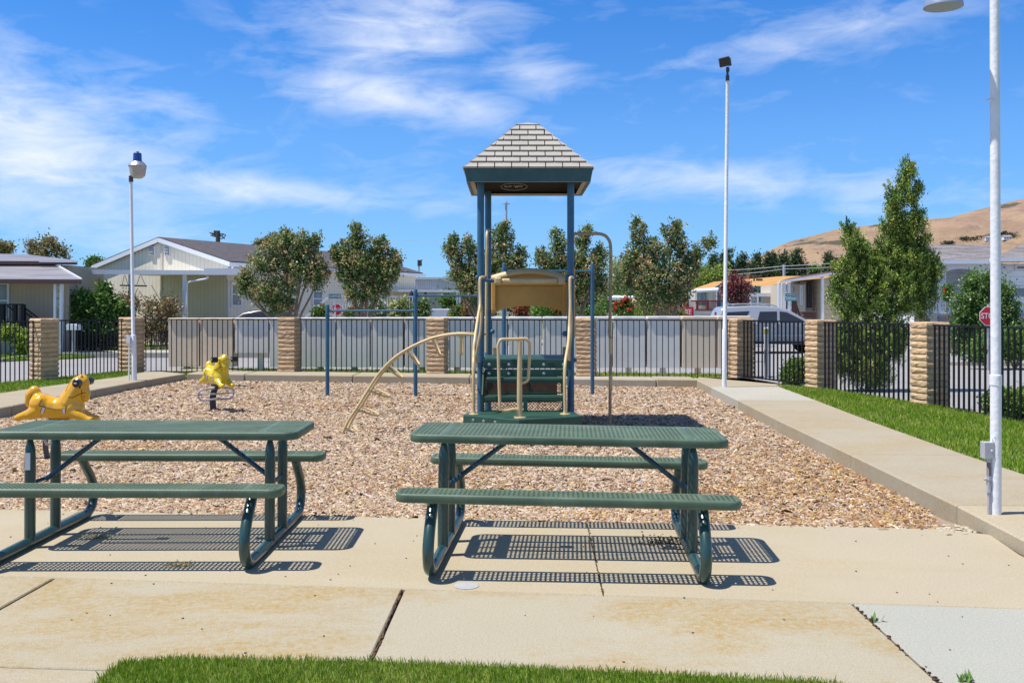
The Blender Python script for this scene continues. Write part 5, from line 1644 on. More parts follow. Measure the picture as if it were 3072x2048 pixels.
m = MB(); m.box((bx.x, 7.10, bx.z), (.072, .07, .118)); obj('junction_box', m, MT['greypaint'], lp3, bevel=.004)
m = MB(); m.tube([(bx.x + .036, 7.09, bx.z), (3.41, 7.09, bx.z)], .013, 10); m.lathe([(0, 0), (.008, 0), (.006, .004), (0, .004)], (bx.x + .015, 7.064, bx.z), 8, Matrix.Rotation(R(90), 3, 'X')); obj('box_nipple', m, MT['white'], lp3)
cxn = bx.x + .004
m = MB(); pts = []; rad = []
for k_ in range(60):
    z_ = bx.z - .075 - (bx.z - .075 - .33) * k_ / 59; pts.append((cxn, 7.09, z_)); rad.append(.0125 + .0016 * (k_ % 2))
m.tube(pts, rad, 10); obj('flex_conduit', m, mat('flex', (.22, .20, .22), .5, metal=.4), lp3, smooth=True)
m = MB(); m.tube([(cxn, 7.09, bx.z - .055), (cxn, 7.09, bx.z - .085)], .019, 10); m.tube([(cxn, 7.09, .335), (cxn, 7.09, .36)], .020, 10); m.tube([(cxn, 7.09, .26), (cxn, 7.09, .335)], .016, 6); m.tube([(cxn, 7.09, .245), (cxn, 7.09, .262)], .019, 8); m.bar((cxn - .03, 7.09, .335), (cxn + .01, 7.09, .35), .02, .012); obj('conduit_fitting', m, MT['greypaint'], lp3)
m = MB(); m.tube([(cxn, 7.09, WZ), (cxn + .002, 7.09, .25)], .0105, 10); obj('conduit_stub', m, MT['greypaint'], lp3, smooth=True)

# ================================================================== BUILDINGS
SID = {
    'cream': mat_siding('siding_cream', (0.82, 0.735, 0.57), 0.2),
    'tanwall': mat_siding('siding_tan', (0.50, 0.41, 0.31), 0.15),
    'offwhite': mat_siding('siding_offwhite', (0.62, 0.59, 0.52), 0.3),
    'corr': mat_siding('siding_corrugated', (0.66, 0.66, 0.68), 0.13, width=.3),
    'white': mat_siding('siding_white', (0.85, 0.85, 0.86), 0.2, axis='Z'),
    'lapbeige': mat_siding('siding_beige', (0.58, 0.48, 0.33), 0.25, axis='Z'),
    'beige': mat('wall_beige', (0.56, 0.49, 0.38), .8, var=.05),
    'paint': mat('wall_white', (0.68, 0.69, 0.70), .7, var=.04),
}
RFM = {
    'dark': mat('shingle_dark', (0.085, 0.075, 0.08), 0.9, var=0.3, vscale=3, stretch=(1, 1, 6)),
    'orange': mat('shingle_orange', (0.50, 0.27, 0.085), 0.9, var=0.12, vscale=2),
    'grey': None,
    'streak': mat('roof_coating', (0.10, 0.09, 0.095), 0.55, col2=(0.34, 0.33, 0.36), vscale=0.5, detail=8, stretch=(0.35, 3.0, 3.0)),
    'brown': mat('roof_brown', (0.10, 0.05, 0.04), 0.8, var=0.2),
    'white': mat('awning_white', (0.70, 0.71, 0.73), 0.5, var=0.03),
}
for k_ in ('cream', 'tanwall'): pass
teal = mat('teal_trim', (0.015, 0.22, 0.24), .5)
redwood = mat('red_paint', (0.26, 0.025, 0.018), .5, var=.1)


def shingle_mat():
    m = mat('shingle_grey', (0.20, 0.18, 0.175), 0.9)
    nt = m.node_tree; N = nt.nodes.new; L = nt.links.new; b = nt.nodes['Principled BSDF']
    tc = N('ShaderNodeTexCoord'); mp = N('ShaderNodeMapping'); L(tc.outputs['UV'], mp.inputs[0]); mp.inputs['Scale'].default_value = (1, 1, 1)
    br = N('ShaderNodeTexBrick'); L(mp.outputs[0], br.inputs['Vector'])
    br.inputs['Scale'].default_value = 1.0; br.inputs['Brick Width'].default_value = 0.55; br.inputs['Row Height'].default_value = 0.075
    br.inputs['Mortar Size'].default_value = 0.008; br.inputs['Bias'].default_value = -0.1
    br.inputs['Color1'].default_value = (0.30, 0.27, 0.26, 1); br.inputs['Color2'].default_value = (0.13, 0.115, 0.12, 1); br.inputs['Mortar'].default_value = (0.07, 0.065, 0.07, 1)
    L(br.outputs[0], b.inputs['Base Color']); return m


RFM['grey'] = shingle_mat()


def ray(u, P, d):
    """point on the vertical plane through P along d, seen in survey column u"""
    k = (u - CX) / FD; s = (k * P[1] - P[0]) / (d[0] - k * d[1]); return Vector((P[0] + d[0] * s, P[1] + d[1] * s, 0))


def zat(v, Y): return CAMH - (v - HY) * Y / FD


def window(parent, c, u, w, h, n, frame=None, mull='H', pane=None, fw=0.07, out=0.03):
    """c centre, u along the wall, n outward normal"""
    c = Vector(c); u = Vector((u[0], u[1], 0)).normalized(); n = Vector((n[0], n[1], 0)).normalized(); up = Vector((0, 0, 1)); o_ = c + n * out
    m = MB()
    for s in (-1, 1):
        m.bar(o_ + u * s * (w - fw) / 2 - up * h / 2, o_ + u * s * (w - fw) / 2 + up * h / 2, 0.06, fw, up=tuple(u))
        m.bar(o_ + up * s * (h - fw) / 2 - u * (w / 2 - fw), o_ + up * s * (h - fw) / 2 + u * (w / 2 - fw), 0.058, fw)
    if mull == 'H': m.bar(o_ - u * (w / 2 - fw), o_ + u * (w / 2 - fw), 0.05, 0.05)
    if mull == 'V': m.bar(o_ - up * (h / 2 - fw), o_ + up * (h / 2 - fw), 0.05, 0.05, up=tuple(u))
    f = obj('window', m, frame or MT['white'], parent)
    WM[f.name] = WM[parent.name]
    m = MB(); m.bar(o_ - n * .02 - u * (w / 2 - fw * .6), o_ - n * .02 + u * (w / 2 - fw * .6), 0.02, h - fw * 1.2)
    obj('pane', m, pane or MT['curtain'], f)
    return f


def wall(parent, poly, z0, z1, m, name='wall', label=None):
    mb = MB(); mb.prism(poly, z0, z1); return uvwall(obj(name, mb, m, parent, label=label))


GZ = OUT
# ---- house with the streaked awning, far left
ha = thing('mobile_home', 'tan mobile home with a dark streaked awning at the far left', 'house', (-18, 35, GZ))
xr = (158 - CX) * 35 / FD
wall(ha, [(-28, 35), (xr, 35), (xr, 36.4), (xr, 38), (-28, 38)], GZ, 3.05, SID['tanwall'])
m = MB(); P = [A(-250, 607, 35.02), A(126, 607, 35.02), A(187, 642, 33.3), A(-250, 640, 33.3)]; m.extrude(P, (0, 0, -.05)); obj('awning', m, RFM['streak'], ha)
m = MB(); m.bar(A(-250, 645, 33.28), A(186, 647, 33.28), .06, .15); obj('awning_fascia', m, RFM['brown'], ha)
m = MB(); m.bar(A(126, 606, 35), A(187, 641, 33.3), .05, .05); m.bar(A(-250, 638.5, 33.27), A(187, 640.5, 33.27), .03, .03); obj('awning_edge', m, MT['white'], ha)
m = MB(); P = [A(-250, 598, 34.8), A(176, 600, 34.8), A(178, 598, 36), A(60, 584, 41), A(-250, 578, 41)]; m.extrude(P, (0, 0, -.12)); obj('roof', m, RFM['streak'], ha)
m = MB(); m.bar(A(-250, 603, 34.75), A(177, 604.5, 34.75), .05, .10); obj('roof_fascia', m, RFM['brown'], ha)
m = MB(); m.bar(A(90, 601, 34.7), A(178, 601.5, 34.7), .04, .035); obj('gutter', m, MT['white'], ha)
window(ha, A(2, 690, 35), (1, 0), .62, 1.25, (0, -1))
for k in range(2):
    u0 = 127 if k == 0 else 140
    m = MB(); m.bar(A(u0 + (2 if k else 0), 648, 33.6), A(u0 - 1, 818, 33.6), .09 if k == 0 else .14, .08, up=(1, 0, 0)); obj('porch_post', m, MT['white'], ha)
m = MB()
for (v, s) in ((662, 1), (677, -1), (694, 1)):
    c = A(133.5, v, 33.6); n_ = 16
    m.tube([c + Vector(((.075 - .055 * k / n_) * math.cos(s * k * .62), 0, (.075 - .055 * k / n_) * math.sin(s * k * .62))) for k in range(n_)], .009, 5)
m.bar(A(129, 667, 33.6), A(138, 678, 33.6), .016); m.bar(A(129, 697, 33.6), A(137, 709, 33.6), .016); m.bar(A(129, 738, 33.6), A(137, 750, 33.6), .016)
obj('scroll_work', m, MT['white'], ha)
wall(ha, [(-26, 34.2), ((62 - CX) * 34.2 / FD, 34.2), ((62 - CX) * 34.2 / FD, 34.9), (-26, 34.9)], GZ, 0.68, SID['tanwall'], 'porch_skirt')
sr = thing('stair_railing', 'black iron stair railing beside the tan mobile home', 'railing', (-17, 33.9, GZ))
m = MB()
for u_, v0, v1, w_ in ((6, 699, 775, .13), (35, 699, 770, .10), (53, 699, 772, .13), (88, 728, 800, .06)): m.bar(A(u_, v0, 34), A(u_, v1, 34), w_, w_, up=(1, 0, 0))
obj('newel', m, MT['black'], sr)
m = MB()
for a, b in (((-40, 699), (56, 699)), ((-40, 768), (56, 768)), ((56, 706), (88, 730)), ((56, 716), (88, 740)), ((56, 764), (88, 796)), ((17, 702), (35, 716))): m.bar(A(*a, 34), A(*b, 34), .045)
obj('handrail', m, MT['black'], sr)
for k in range(22):
    u_ = -30 + k * 3.9
    m = MB(); m.bar(A(u_, 699, 34), A(u_, 768, 34), .018, .018, up=(1, 0, 0)); obj('baluster', m, MT['black'], sr)
for k in range(7):
    u_ = 60 + k * 4; m = MB(); m.bar(A(u_, 709 + k * 3, 34), A(u_, 768 + k * 4, 34), .018, .018, up=(1, 0, 0)); obj('baluster', m, MT['black'], sr)
pl = thing('planter_box', 'white planter box below the black stair railing', 'planter', tuple(A(45, 790, 33.5))); m = MB(); m.box(A(42, 764, 33.5), (.66, .3, .17)); obj('trough', m, MT['white'], pl, bevel=.01)
m = MB(); m.box(A(35, 755, 33.5), (.30, .2, .11)); tag(obj('tub', m, mat('blue_tub', (.02, .13, .42), .4), bevel=.02), 'small blue tub on the white planter box', 'tub')
# shed roofs between the two left houses
sh = thing('shed', 'low dark roofed shed behind the citrus bush', 'shed', (-17, 48, GZ))
wall(sh, [((170 - CX) * 50 / FD, 50), ((292 - CX) * 50 / FD, 50), ((292 - CX) * 50 / FD, 56), ((170 - CX) * 50 / FD, 56)], GZ, zat(656, 50), SID['offwhite'])
m = MB(); m.extrude([A(165, 645, 49.5), A(298, 650, 49.5), A(250, 636, 56), A(165, 636, 56)], (0, 0, -.2)); obj('roof', m, RFM['dark'], sh)
m = MB(); m.bar(A(165, 648, 49.3), A(298, 653, 49.3), .05, .10); obj('fascia', m, RFM['brown'], sh)

# ---- cream house with the gable
hb = thing('manufactured_home', 'cream manufactured home with a gable, two louvred vents and a dark roof', 'house', (-11.4, 40, GZ))
C1 = Vector((-11.4, 40, 0)); ub = Vector((.436, .9, 0)).normalized(); vb = Vector((-.9, .436, 0)).normalized()
EZ, RZ = 3.42, 4.40; LB = 14.4; WBm = 7.1
def PB(s, t_, z): return C1 + ub * s + vb * t_ + Vector((0, 0, z))
m = MB(); m.extrude([PB(0, 0, GZ), PB(0, WBm, GZ), PB(0, WBm, EZ - .06), PB(0, WBm / 2, RZ - .1), PB(0, 0, EZ - .06)], ub * LB)
hw = uvwall(obj('wall', m, SID['cream'], hb))
for s_ in (0, 1):
    t0, t1 = (-.30, WBm / 2) if s_ == 0 else (WBm + .30, WBm / 2)
    ez = EZ - .10
    m = MB(); m.extrude([PB(-.13, t0, ez), PB(-.13, t1, RZ), PB(-.13, t1, RZ + .10), PB(-.13, t0, ez + .10)], ub * (LB + .4)); obj('roof', m, RFM['dark'], hb)
    m = MB(); m.bar(PB(-.145, t0, ez - .04), PB(-.145, t1, RZ - .03), .03, .17); obj('rake_board', m, MT['white'], hb)
m = MB(); m.bar(PB(-.35, -.40, EZ - .14), PB(LB + .35, -.40, EZ - .14), .06, .16); obj('gutter', m, MT['white'], hb)
for uu in (350.4, 385.6):
    p = ray(uu, C1, vb); p.z = zat(577, p.y)
    m = MB(); m.bar(p - ub * .03 - Vector((0, 0, .21)), p - ub * .03 + Vector((0, 0, .21)), .30, .05, up=tuple(ub)); vt = obj('vent', m, MT['white'], hb); WM[vt.name] = WM[hb.name]
    m = MB(); m.bar(p - ub * .062 - Vector((0, 0, .17)), p - ub * .062 + Vector((0, 0, .17)), .22, .02, up=tuple(ub)); obj('vent_opening', m, MT['darksteel'], vt)
    for k in range(6):
        q = p - ub * .085 + Vector((0, 0, -.15 + .06 * k)); m = MB(); m.bar(q - vb * .11, q + vb * .11, .05, .022); obj('slat', m, SID['paint'], vt)
for uu in (372, 232, 523.5):
    p = ray(uu, C1, vb)
    m = MB(); m.bar(p - ub * .02 + Vector((0, 0, GZ)), p - ub * .02 + Vector((0, 0, (RZ - .25) if uu == 372 else EZ - .2)), .09, .04, up=tuple(ub)); obj('trim_board', m, SID['paint'] if uu != 372 else SID['cream'], hb)
m = MB(); p = PB(-.1, -.12, 0); m.tube(smooth_path([PB(-.1, -.38, EZ - .16), PB(-.1, -.36, EZ - .3), PB(-.08, -.1, EZ - .5), PB(-.08, -.08, 2.7)], 4), .04, 8); obj('downspout', m, MT['white'], hb)
nb = -vb
for (u0, u1, v0, v1) in ((529, 554, 647, 704), (716, 740, 668, 704), (600, 618, 655, 700)):
    a = ray(u0, C1, ub); b = ray(u1, C1, ub); c = (a + b) / 2; z1, z0 = zat(v0, c.y), zat(v1, c.y); c.z = (z0 + z1) / 2
    window(hb, c, ub, (b - a).length, z1 - z0, nb)
wall(hb, [tuple((C1 + nb * .05)[:2]), tuple((C1 + ub * LB + nb * .05)[:2]), tuple((C1 + ub * LB - nb * .1)[:2]), tuple((C1 - nb * .1)[:2])], GZ, .75, SID['white'], 'skirting')
m = MB(); q = PB(5.2, 1.0, EZ + .35); m.box(q, (.6, .4, .10), rz=.5); obj('roof_vent', m, MT['blackplastic'], hb)
# carport
cpo = thing('carport', 'flat white carport roof on posts in front of the cream house', 'carport', (-13, 37, GZ))
xa, xb = (165 - CX) * 36.8 / FD, (551 - CX) * 36.8 / FD
za, zb_ = zat(619, 36.8), zat(629.5, 36.8)
m = MB(); m.extrude([(xa, 36.8, za), (xb - 1.2, 36.8, za - .03), (xb - 1.2, 36.8, zb_ - .02), (xa, 36.8, zb_)], (0, .05, 0)); m.box(((-15.0 + xb) / 2, 39.2, za - .06), (xb + 15.0, 4.6, .05)); obj('roof', m, RFM['white'], cpo)
m = MB(); m.box((xb - .6, 36.7, za - .08), (1.35, .08, .24)); obj('fascia', m, RFM['white'], cpo)
for uu in (182, 300, 424):
    p = A(uu, 700, 37.1); m = MB(); m.bar((p.x, 37.1, GZ), (p.x, 37.1, zb_ + .02), .12, .12, up=(1, 0, 0)); obj('post', m, MT['white'], cpo)
m = MB(); m.tube(smooth_path([A(476, 634, 36.7), A(474, 640, 36.75), A(440, 646, 36.9), A(430, 652, 37), A(429, 665, 37), A(429, 735, 37)], 4), .035, 8); obj('drain_pipe', m, MT['white'], cpo, smooth=True)
# hanging board
hg = thing('hanging_shelf', 'dark board hanging on ropes under the carport', 'hanging shelf', tuple(A(306, 655, 36.6)))
m = MB(); m.bar(A(278, 655.5, 36.6), A(335, 656.5, 36.6), .25, .05); obj('board', m, MT['bark_dark'], hg)
m = MB()
for a, b in (((285, 632), (281, 654)), ((287, 632), (294, 654)), ((322, 632), (314, 654)), ((324, 632), (333, 654))): m.tube([A(*a, 36.7), A(*b, 36.6)], .011, 5)
obj('rope', m, MT['bark_dark'], hg)
# porch, stairs and pickets at the far end of the cream house
pk = thing('porch_railing', 'white picket porch railing behind the second pink tipped tree', 'railing', tuple(A(860, 740, 44)))
m = MB(); m.bar(A(765, 681, 43), A(958, 681, 46), .06); m.bar(A(765, 722, 43), A(958, 722, 46), .05); m.bar(A(700, 730, 42), A(752, 684, 42), .10); obj('rail', m, MT['white'], pk)
for k in range(30):
    u_ = 768 + k * 6.4; Yk = 43 + 3 * k / 29; m = MB(); m.bar(A(u_, 681, Yk), A(u_, 727, Yk), .06, .03, up=(1, 0, 0)); obj('picket', m, MT['white'], pk)
# ---- corrugated house in the middle distance
hc = thing('mobile_home', 'pale corrugated flat roofed mobile home between the second and third trees', 'house', tuple(A(968, 740, 58)))
q0, q1, q2 = ray(905, (0, 58), (1, 0)), ray(1005, (0, 58), (1, 0)), Vector(((1056 - CX) * 76 / FD, 76, 0))
wall(hc, [q0[:2], q1[:2], q2[:2], (q0.x, 76)], GZ, zat(640, 58), SID['corr'])
m = MB(); z_ = zat(637, 58); m.prism([(q0.x, 57.8), (q1.x + .1, 57.8), (q2.x + .1, 76), (q0.x, 76)], z_ - .12, z_); obj('roof', m, RFM['white'], hc)
m = MB(); m.box(((q0.x + q1.x) / 2, 57.7, zat(670, 57.7)), (q1.x - q0.x + .6, .15, .10)); obj('fascia', m, MT['white'], hc)
cp2 = thing('carport', 'slim white carport frame in front of the corrugated home', 'carport', tuple(A(1000, 740, 50)))
m = MB(); m.extrude([A(900, 665, 50), A(1066, 666, 50), A(1066, 671, 50), A(900, 670, 50)], (0, 5, 0)); obj('roof', m, RFM['white'], cp2)
for uu in (977, 1050, 1056):
    m = MB(); p = A(uu, 700, 50.3); m.bar((p.x, 50.3, GZ), (p.x, 50.3, zat(669, 50.3)), .10 if uu > 1000 else .05, .1, up=(1, 0, 0)); obj('post', m, MT['white'] if uu > 1000 else MT['darksteel'], cp2)
um = thing('parasol', 'closed dark navy parasol behind the second chin-up post', 'parasol', tuple(A(945, 740, 47)))
p = A(945, 0, 47); m = MB(); m.lathe([(.03, GZ), (.03, zat(716, 47))], (p.x, 47, 0), 8); obj('pole', m, MT['darksteel'], um)
m = MB(); m.lathe([(.05, zat(716, 47)), (.19, zat(708, 47)), (.15, zat(690, 47)), (.10, zat(675, 47)), (.02, zat(667, 47))], (p.x, 47, 0), 12); obj('canopy', m, mat('navy_cloth', (.008, .012, .035), .8), um, smooth=True)
hg2 = thing('house', 'pale gabled house far behind, left of the third tree', 'house', tuple(A(1045, 735, 90)))
m = MB(); m.extrude([A(1010, 735, 90), A(1080, 735, 90), A(1080, 643, 90), A(1052, 634, 90), A(1018, 645, 90)], (0, 8, 0)); obj('wall', m, SID['paint'], hg2)
m = MB(); m.bar(A(1012, 647, 89.5), A(1052, 633, 89.5), 9, .2, up=(0, 0, 1)); m.bar(A(1052, 633, 89.5), A(1090, 643, 89.5), 9, .2); obj('roof', m, RFM['white'], hg2)
wb = thing('storage_box', 'white storage box with a lid beside the dark sedan', 'storage box', tuple(A(1020, 735, 42)))
m = MB(); m.box(A(1022, 724, 42), (1.25, .6, .42)); obj('body', m, MT['white'], wb, bevel=.02)
m = MB(); m.box(A(1022, 711, 42), (1.32, .66, .07)); obj('lid', m, MT['white'], wb, bevel=.015)

# ---- teal trimmed house with the orange roof
YD = 62
hd_ = thing('manufactured_home', 'white manufactured home with teal trim and an orange shingle roof', 'house', tuple(A(1730, 735, YD)))
def XD(u, Y=YD): return (u - CX) * Y / FD
wall(hd_, [(XD(1648), YD), (XD(1778), YD), (XD(1778), YD + 7), (XD(1648), YD + 7)], GZ, zat(660, YD), SID['paint'])
wall(hd_, [(XD(1778), YD + 1.5), (XD(1830), YD + 1.5), (XD(1830), YD + 8), (XD(1778), YD + 8)], GZ, zat(672, YD), SID['paint'], 'side_wall')
m = MB(); m.extrude([A(1655, 660, YD - .5), A(1770, 656, YD - .5), A(1830, 648, YD + 1), A(1935, 633, YD + 4), A(1800, 634, YD + 4), A(1650, 646, YD + 4)], (0, 0, -.1)); obj('roof', m, RFM['orange'], hd_)
m = MB(); m.extrude([A(1590, 664, YD - .5), A(1648, 660, YD - .5), A(1668, 645, YD + 3), A(1640, 647, YD + 3)], (0, 0, -.1)); obj('roof', m, RFM['orange'], hd_)
m = MB(); m.extrude([A(1776, 661, YD - .2), A(1812, 662, YD - .2), A(1812, 674, YD - 2), A(1792, 674, YD - 2)], (0, 0, -.08)); obj('porch_roof', m, RFM['orange'], hd_)
m = MB(); m.bar(A(1700, 660, YD - .6), A(1768, 659.5, YD - .6), .05, .16); m.bar(A(1768, 659.5, YD - .6), A(1806, 652, YD - .6), .05, .18); m.bar(A(1644, 662, YD - .6), A(1668, 649, YD - .6), .05, .2); m.bar(A(1778, 662, YD - 2.1), A(1796, 675, YD - 2.1), .05, .2)
obj('fascia', m, teal, hd_)
m = MB(); m.bar(A(1651, 668, YD - .1), A(1651, 714, YD - .1), .22, .06, up=(0, 1, 0)); obj('corner_trim', m, teal, hd_)
for (u0, u1, v0, v1, mu) in ((1743, 1760, 667, 693, 'V'), (1706, 1720, 680, 693, 'V'), (1792, 1800, 691, 712, None)):
    window(hd_, ((XD((u0 + u1) / 2)), YD - (0 if u0 < 1790 else -1.4), zat((v0 + v1) / 2, YD)), (1, 0), XD(u1) - XD(u0), (v1 - v0) * YD / FD, (0, -1), frame=teal, mull=mu, fw=.09)
m = MB(); m.box((XD(1732), YD - .08, zat(666, YD)), (.30, .12, .22)); obj('air_conditioner', m, MT['darksteel'], hd_)
for uu, vv in ((1732, 640), (1744, 642)):
    m = MB(); p = A(uu, vv, YD + 2); m.box(p, (.08 if uu < 1740 else .4, .1, .5 if uu < 1740 else .12)); obj('roof_vent', m, MT['darksteel'], hd_)
wall(hd_, [(XD(1596, 60), 60), (XD(1648, 60), 60), (XD(1648, 60), 62), (XD(1596, 60), 62)], GZ, zat(668, 60), SID['offwhite'], 'porch_wall')
m = MB(); m.extrude([A(1583, 669, 56), A(1650, 665, 56), A(1650, 660, 60), A(1600, 663, 60)], (0, 0, -.1)); obj('porch_awning', m, RFM['white'], hd_)
window(hd_, (XD(1611, 60), 59.95, zat(684, 60)), (1, 0), .55, .9, (0, -1), frame=teal, mull='V')
m = MB(); m.bar(A(1584, 670, 56), A(1584, 727, 56), .09, .09, up=(1, 0, 0)); m.bar(A(1646, 668, 56), A(1646, 712, 56), .05, .05, up=(1, 0, 0)); obj('porch_post', m, MT['white'], hd_)
wall(hd_, [(XD(1578, 56), 56.1), (XD(1650, 56), 56.1), (XD(1650, 56), 60), (XD(1578, 56), 60)], GZ, zat(712, 56), SID['white'], 'deck_base')
dr = thing('deck_railing', 'dark red wooden deck railing with steps', 'railing', tuple(A(1615, 727, 56)))
m = MB()
for v in (691, 711): m.bar(A(1578, v, 56), A(1649, v, 56), .07)
for u_ in (1579, 1602, 1625, 1648): m.bar(A(u_, 690, 56), A(u_, 712, 56), .10, .10, up=(1, 0, 0))
m.bar(A(1579, 692, 56), A(1566, 716, 54), .07); m.bar(A(1579, 706, 56), A(1566, 727, 54), .07); m.bar(A(1566, 712, 54), A(1566, 730, 54), .08, .08, up=(1, 0, 0))
obj('rail', m, redwood, dr)
for k in range(26):
    m = MB(); u_ = 1581 + k * 2.6; m.bar(A(u_, 691, 56), A(u_, 711, 56), .028, .028, up=(1, 0, 0)); obj('baluster', m, redwood, dr)
# long white carport in front of it
c3 = thing('carport', 'long low white carport roof crossing behind the street signs', 'carport', tuple(A(1800, 735, 50)))
m = MB(); m.extrude([A(1722, 673, 50), A(1935, 672, 50), A(1935, 680, 50), A(1722, 681, 50)], (0, .15, 0)); m.extrude([A(1704, 682, 47), A(1722, 674.5, 50), A(1722, 680, 50), A(1708, 685, 47)], (0, .1, 0)); m.box((XD(1826, 52), 52, zat(675, 50)), (4.5, 3.8, .08)); obj('roof', m, RFM['white'], c3)
for u_ in (1724, 1741, 1790, 1801):
    m = MB(); p = A(u_, 700, 50.2); m.bar((p.x, 50.2, GZ), (p.x, 50.2, zat(678, 50)), .07, .07, up=(1, 0, 0)); obj('post', m, MT['white'], c3)
# ---- beige house
YE = 47
he = thing('manufactured_home', 'beige manufactured home with a slanted white eave left of the juniper', 'house', tuple(A(1870, 735, YE)))
wall(he, [(XD(1808, YE), YE + 1), (XD(1850, YE), YE), (XD(1850, YE), YE + 5), (XD(1808, YE), YE + 5)], GZ, zat(652, YE), SID['beige'])
wall(he, [(XD(1850, YE), YE + .8), (XD(1886, YE), YE + .8), (XD(1886, YE), YE + 5), (XD(1850, YE), YE + 5)], GZ, zat(645, YE), SID['beige'], 'recess_wall')
wall(he, [(XD(1878, YE), YE - .4), (XD(1990, YE), YE - .4), (XD(1990, YE), YE + 5), (XD(1878, YE), YE + 5)], GZ, zat(640, YE), SID['lapbeige'], 'side_wall')
m = MB(); m.extrude([A(1789, 650, YE - .8), A(1792, 645, YE - .8), A(1930, 624, YE - .8), A(1990, 618, YE - .8), A(1990, 622, YE - .8), A(1930, 629, YE - .8)], (0, .1, 0)); obj('eave_board', m, MT['white'], he)
m = MB(); m.extrude([A(1789, 646, YE - .7), A(1990, 617, YE - .7), A(1990, 610, YE + 5), A(1815, 638, YE + 5)], (0, 0, -.08)); obj('roof', m, RFM['brown'], he)
for u_ in (1790, 1801, 1812, 1889):
    m = MB(); p = A(u_, 700, YE - .6); m.bar((p.x, YE - .6, GZ), (p.x, YE - .6, zat(650 if u_ < 1850 else 634, YE - .6)), .12, .12, up=(1, 0, 0)); obj('post', m, MT['white'], he)
for (u0, u1, v0, v1, y_) in ((1839, 1845, 655, 700, YE + .15), (1864, 1875, 647, 706, YE + .75), (1817, 1820.5, 662, 671, YE + .7), (1826, 1829.5, 660, 671, YE + .5)):
    window(he, (XD((u0 + u1) / 2, YE), y_, zat((v0 + v1) / 2, YE)), (1, 0), XD(u1, YE) - XD(u0, YE), (v1 - v0) * YE / FD, (0, -1), mull='V' if u0 > 1850 else None, fw=.05, frame=RFM['brown'] if u0 == 1864 else None)
m = MB(); m.box((XD(1857, YE), YE + .78, zat(690, YE)), (.16, .04, 1.3)); obj('door', m, MT['white'], he)
m = MB(); m.bar(A(1822, 684, YE - .5), A(1838, 727, YE - .5), .10); m.bar(A(1818, 684, YE - .5), A(1818, 727, YE - .5), .5, .06, up=(0, 1, 0)); obj('stair_side', m, RFM['brown'], he)
tr = thing('garden_chest', 'dark brown garden chest below the beige house window', 'chest', tuple(A(1855, 735, 44)))
m = MB(); m.box(A(1856, 723, 44), (.55, .4, .28)); obj('body', m, RFM['brown'], tr, bevel=.02)
m = MB(); m.box(A(1856, 716.5, 44), (.60, .44, .06)); obj('lid', m, RFM['brown'], tr, bevel=.015)

# ---- white house with the porch, right
YF = 37
hf = thing('manufactured_home', 'white manufactured home with an arched porch, grey shingles and stone skirting at the right', 'house', tuple(A(2250, 735, YF)))
wall(hf, [(XD(2100, YF + 2.2), YF + 2.2), (XD(2292, YF + 2.2), YF + 2.2), (XD(2292, YF + 2.2), YF + 9), (XD(2100, YF + 2.2), YF + 9)], GZ, zat(600, YF), SID['white'])
wall(hf, [(XD(2290, YF), YF), (XD(2900, YF), YF), (XD(2900, YF), YF + 9), (XD(2290, YF), YF + 9)], GZ, zat(606, YF), SID['white'], 'front_wall')
def uvroof(o, ux=(1, 0, 0)):
    me = o.data; uv = me.uv_layers.new(name='UVMap')
    for p in me.polygons:
        for li in p.loop_indices:
            v = me.vertices[me.loops[li].vertex_index].co; uv.data[li].uv = (v.x + 50, v.z * 2.2 + 30)
    return o
m = MB(); m.extrude([A(2070, 598, YF - .6), A(2300, 598, YF - .6), A(2300, 562, YF + 4), A(2070, 562, YF + 4)], (0, 0, -.1)); uvroof(obj('roof', m, RFM['grey'], hf))
m = MB(); m.extrude([A(2276, 596, YF - .7), A(2900, 590, YF - .7), A(2900, 545, YF + 4), A(2345, 562, YF + 3.6)], (0, 0, -.1)); uvroof(obj('roof', m, RFM['grey'], hf))
m = MB(); m.bar(A(2070, 601.5, YF - .65), A(2276, 601.5, YF - .65), .08, .14); m.bar(A(2274, 597, YF - .8), A(2900, 592, YF - .8), .10, .12); obj('gutter', m, MT['white'], hf)
# porch beam with shallow arches
m = MB(); pts = []
for k in range(25):
    u_ = 2110 + k * 7.5; ph = ((u_ - 2163) / 95) % 1.0; pts.append(A(u_, 628 - 11 * math.sin(math.pi * ph) ** .7, YF - .4))
top_ = [A(2290, 606, YF - .4), A(2110, 606, YF - .4)]
m.extrude(pts + top_, (0, .12, 0)); obj('arched_beam', m, MT['white'], hf, recalc=True)
m = MB(); m.extrude([A(2110, 603, YF - .36), A(2290, 603, YF - .36), A(2290, 616, YF - .36), A(2110, 616, YF - .36)], (0, .06, 0)); obj('frieze', m, mat('pale_blue_grey', (.42, .46, .55), .7), hf)
for u_ in (2163, 2258, 2292):
    m = MB(); p = A(u_, 700, YF - .35); m.box((p.x, YF - .35, (zat(625, YF) + zat(720, YF)) / 2), (.24, .20, zat(625, YF) - zat(720, YF))); obj('porch_column', m, MT['white'], hf, bevel=.01)
    m = MB(); m.box((p.x, YF - .46, zat(655, YF)), (.15, .02, .75)); m.box((p.x, YF - .46, zat(700, YF)), (.15, .02, .45)); obj('column_panel', m, mat('pale_blue_grey', (.50, .53, .62), .7), hf)
m = MB()
for v in (688, 718): m.bar(A(2110, v, YF - .35), A(2290, v, YF - .35), .07)
obj('porch_rail', m, MT['white'], hf)
for k in range(29):
    m = MB(); u_ = 2113 + k * 6.2; m.bar(A(u_, 688, YF - .35), A(u_, 718, YF - .35), .045, .045, up=(1, 0, 0)); obj('baluster', m, MT['white'], hf)
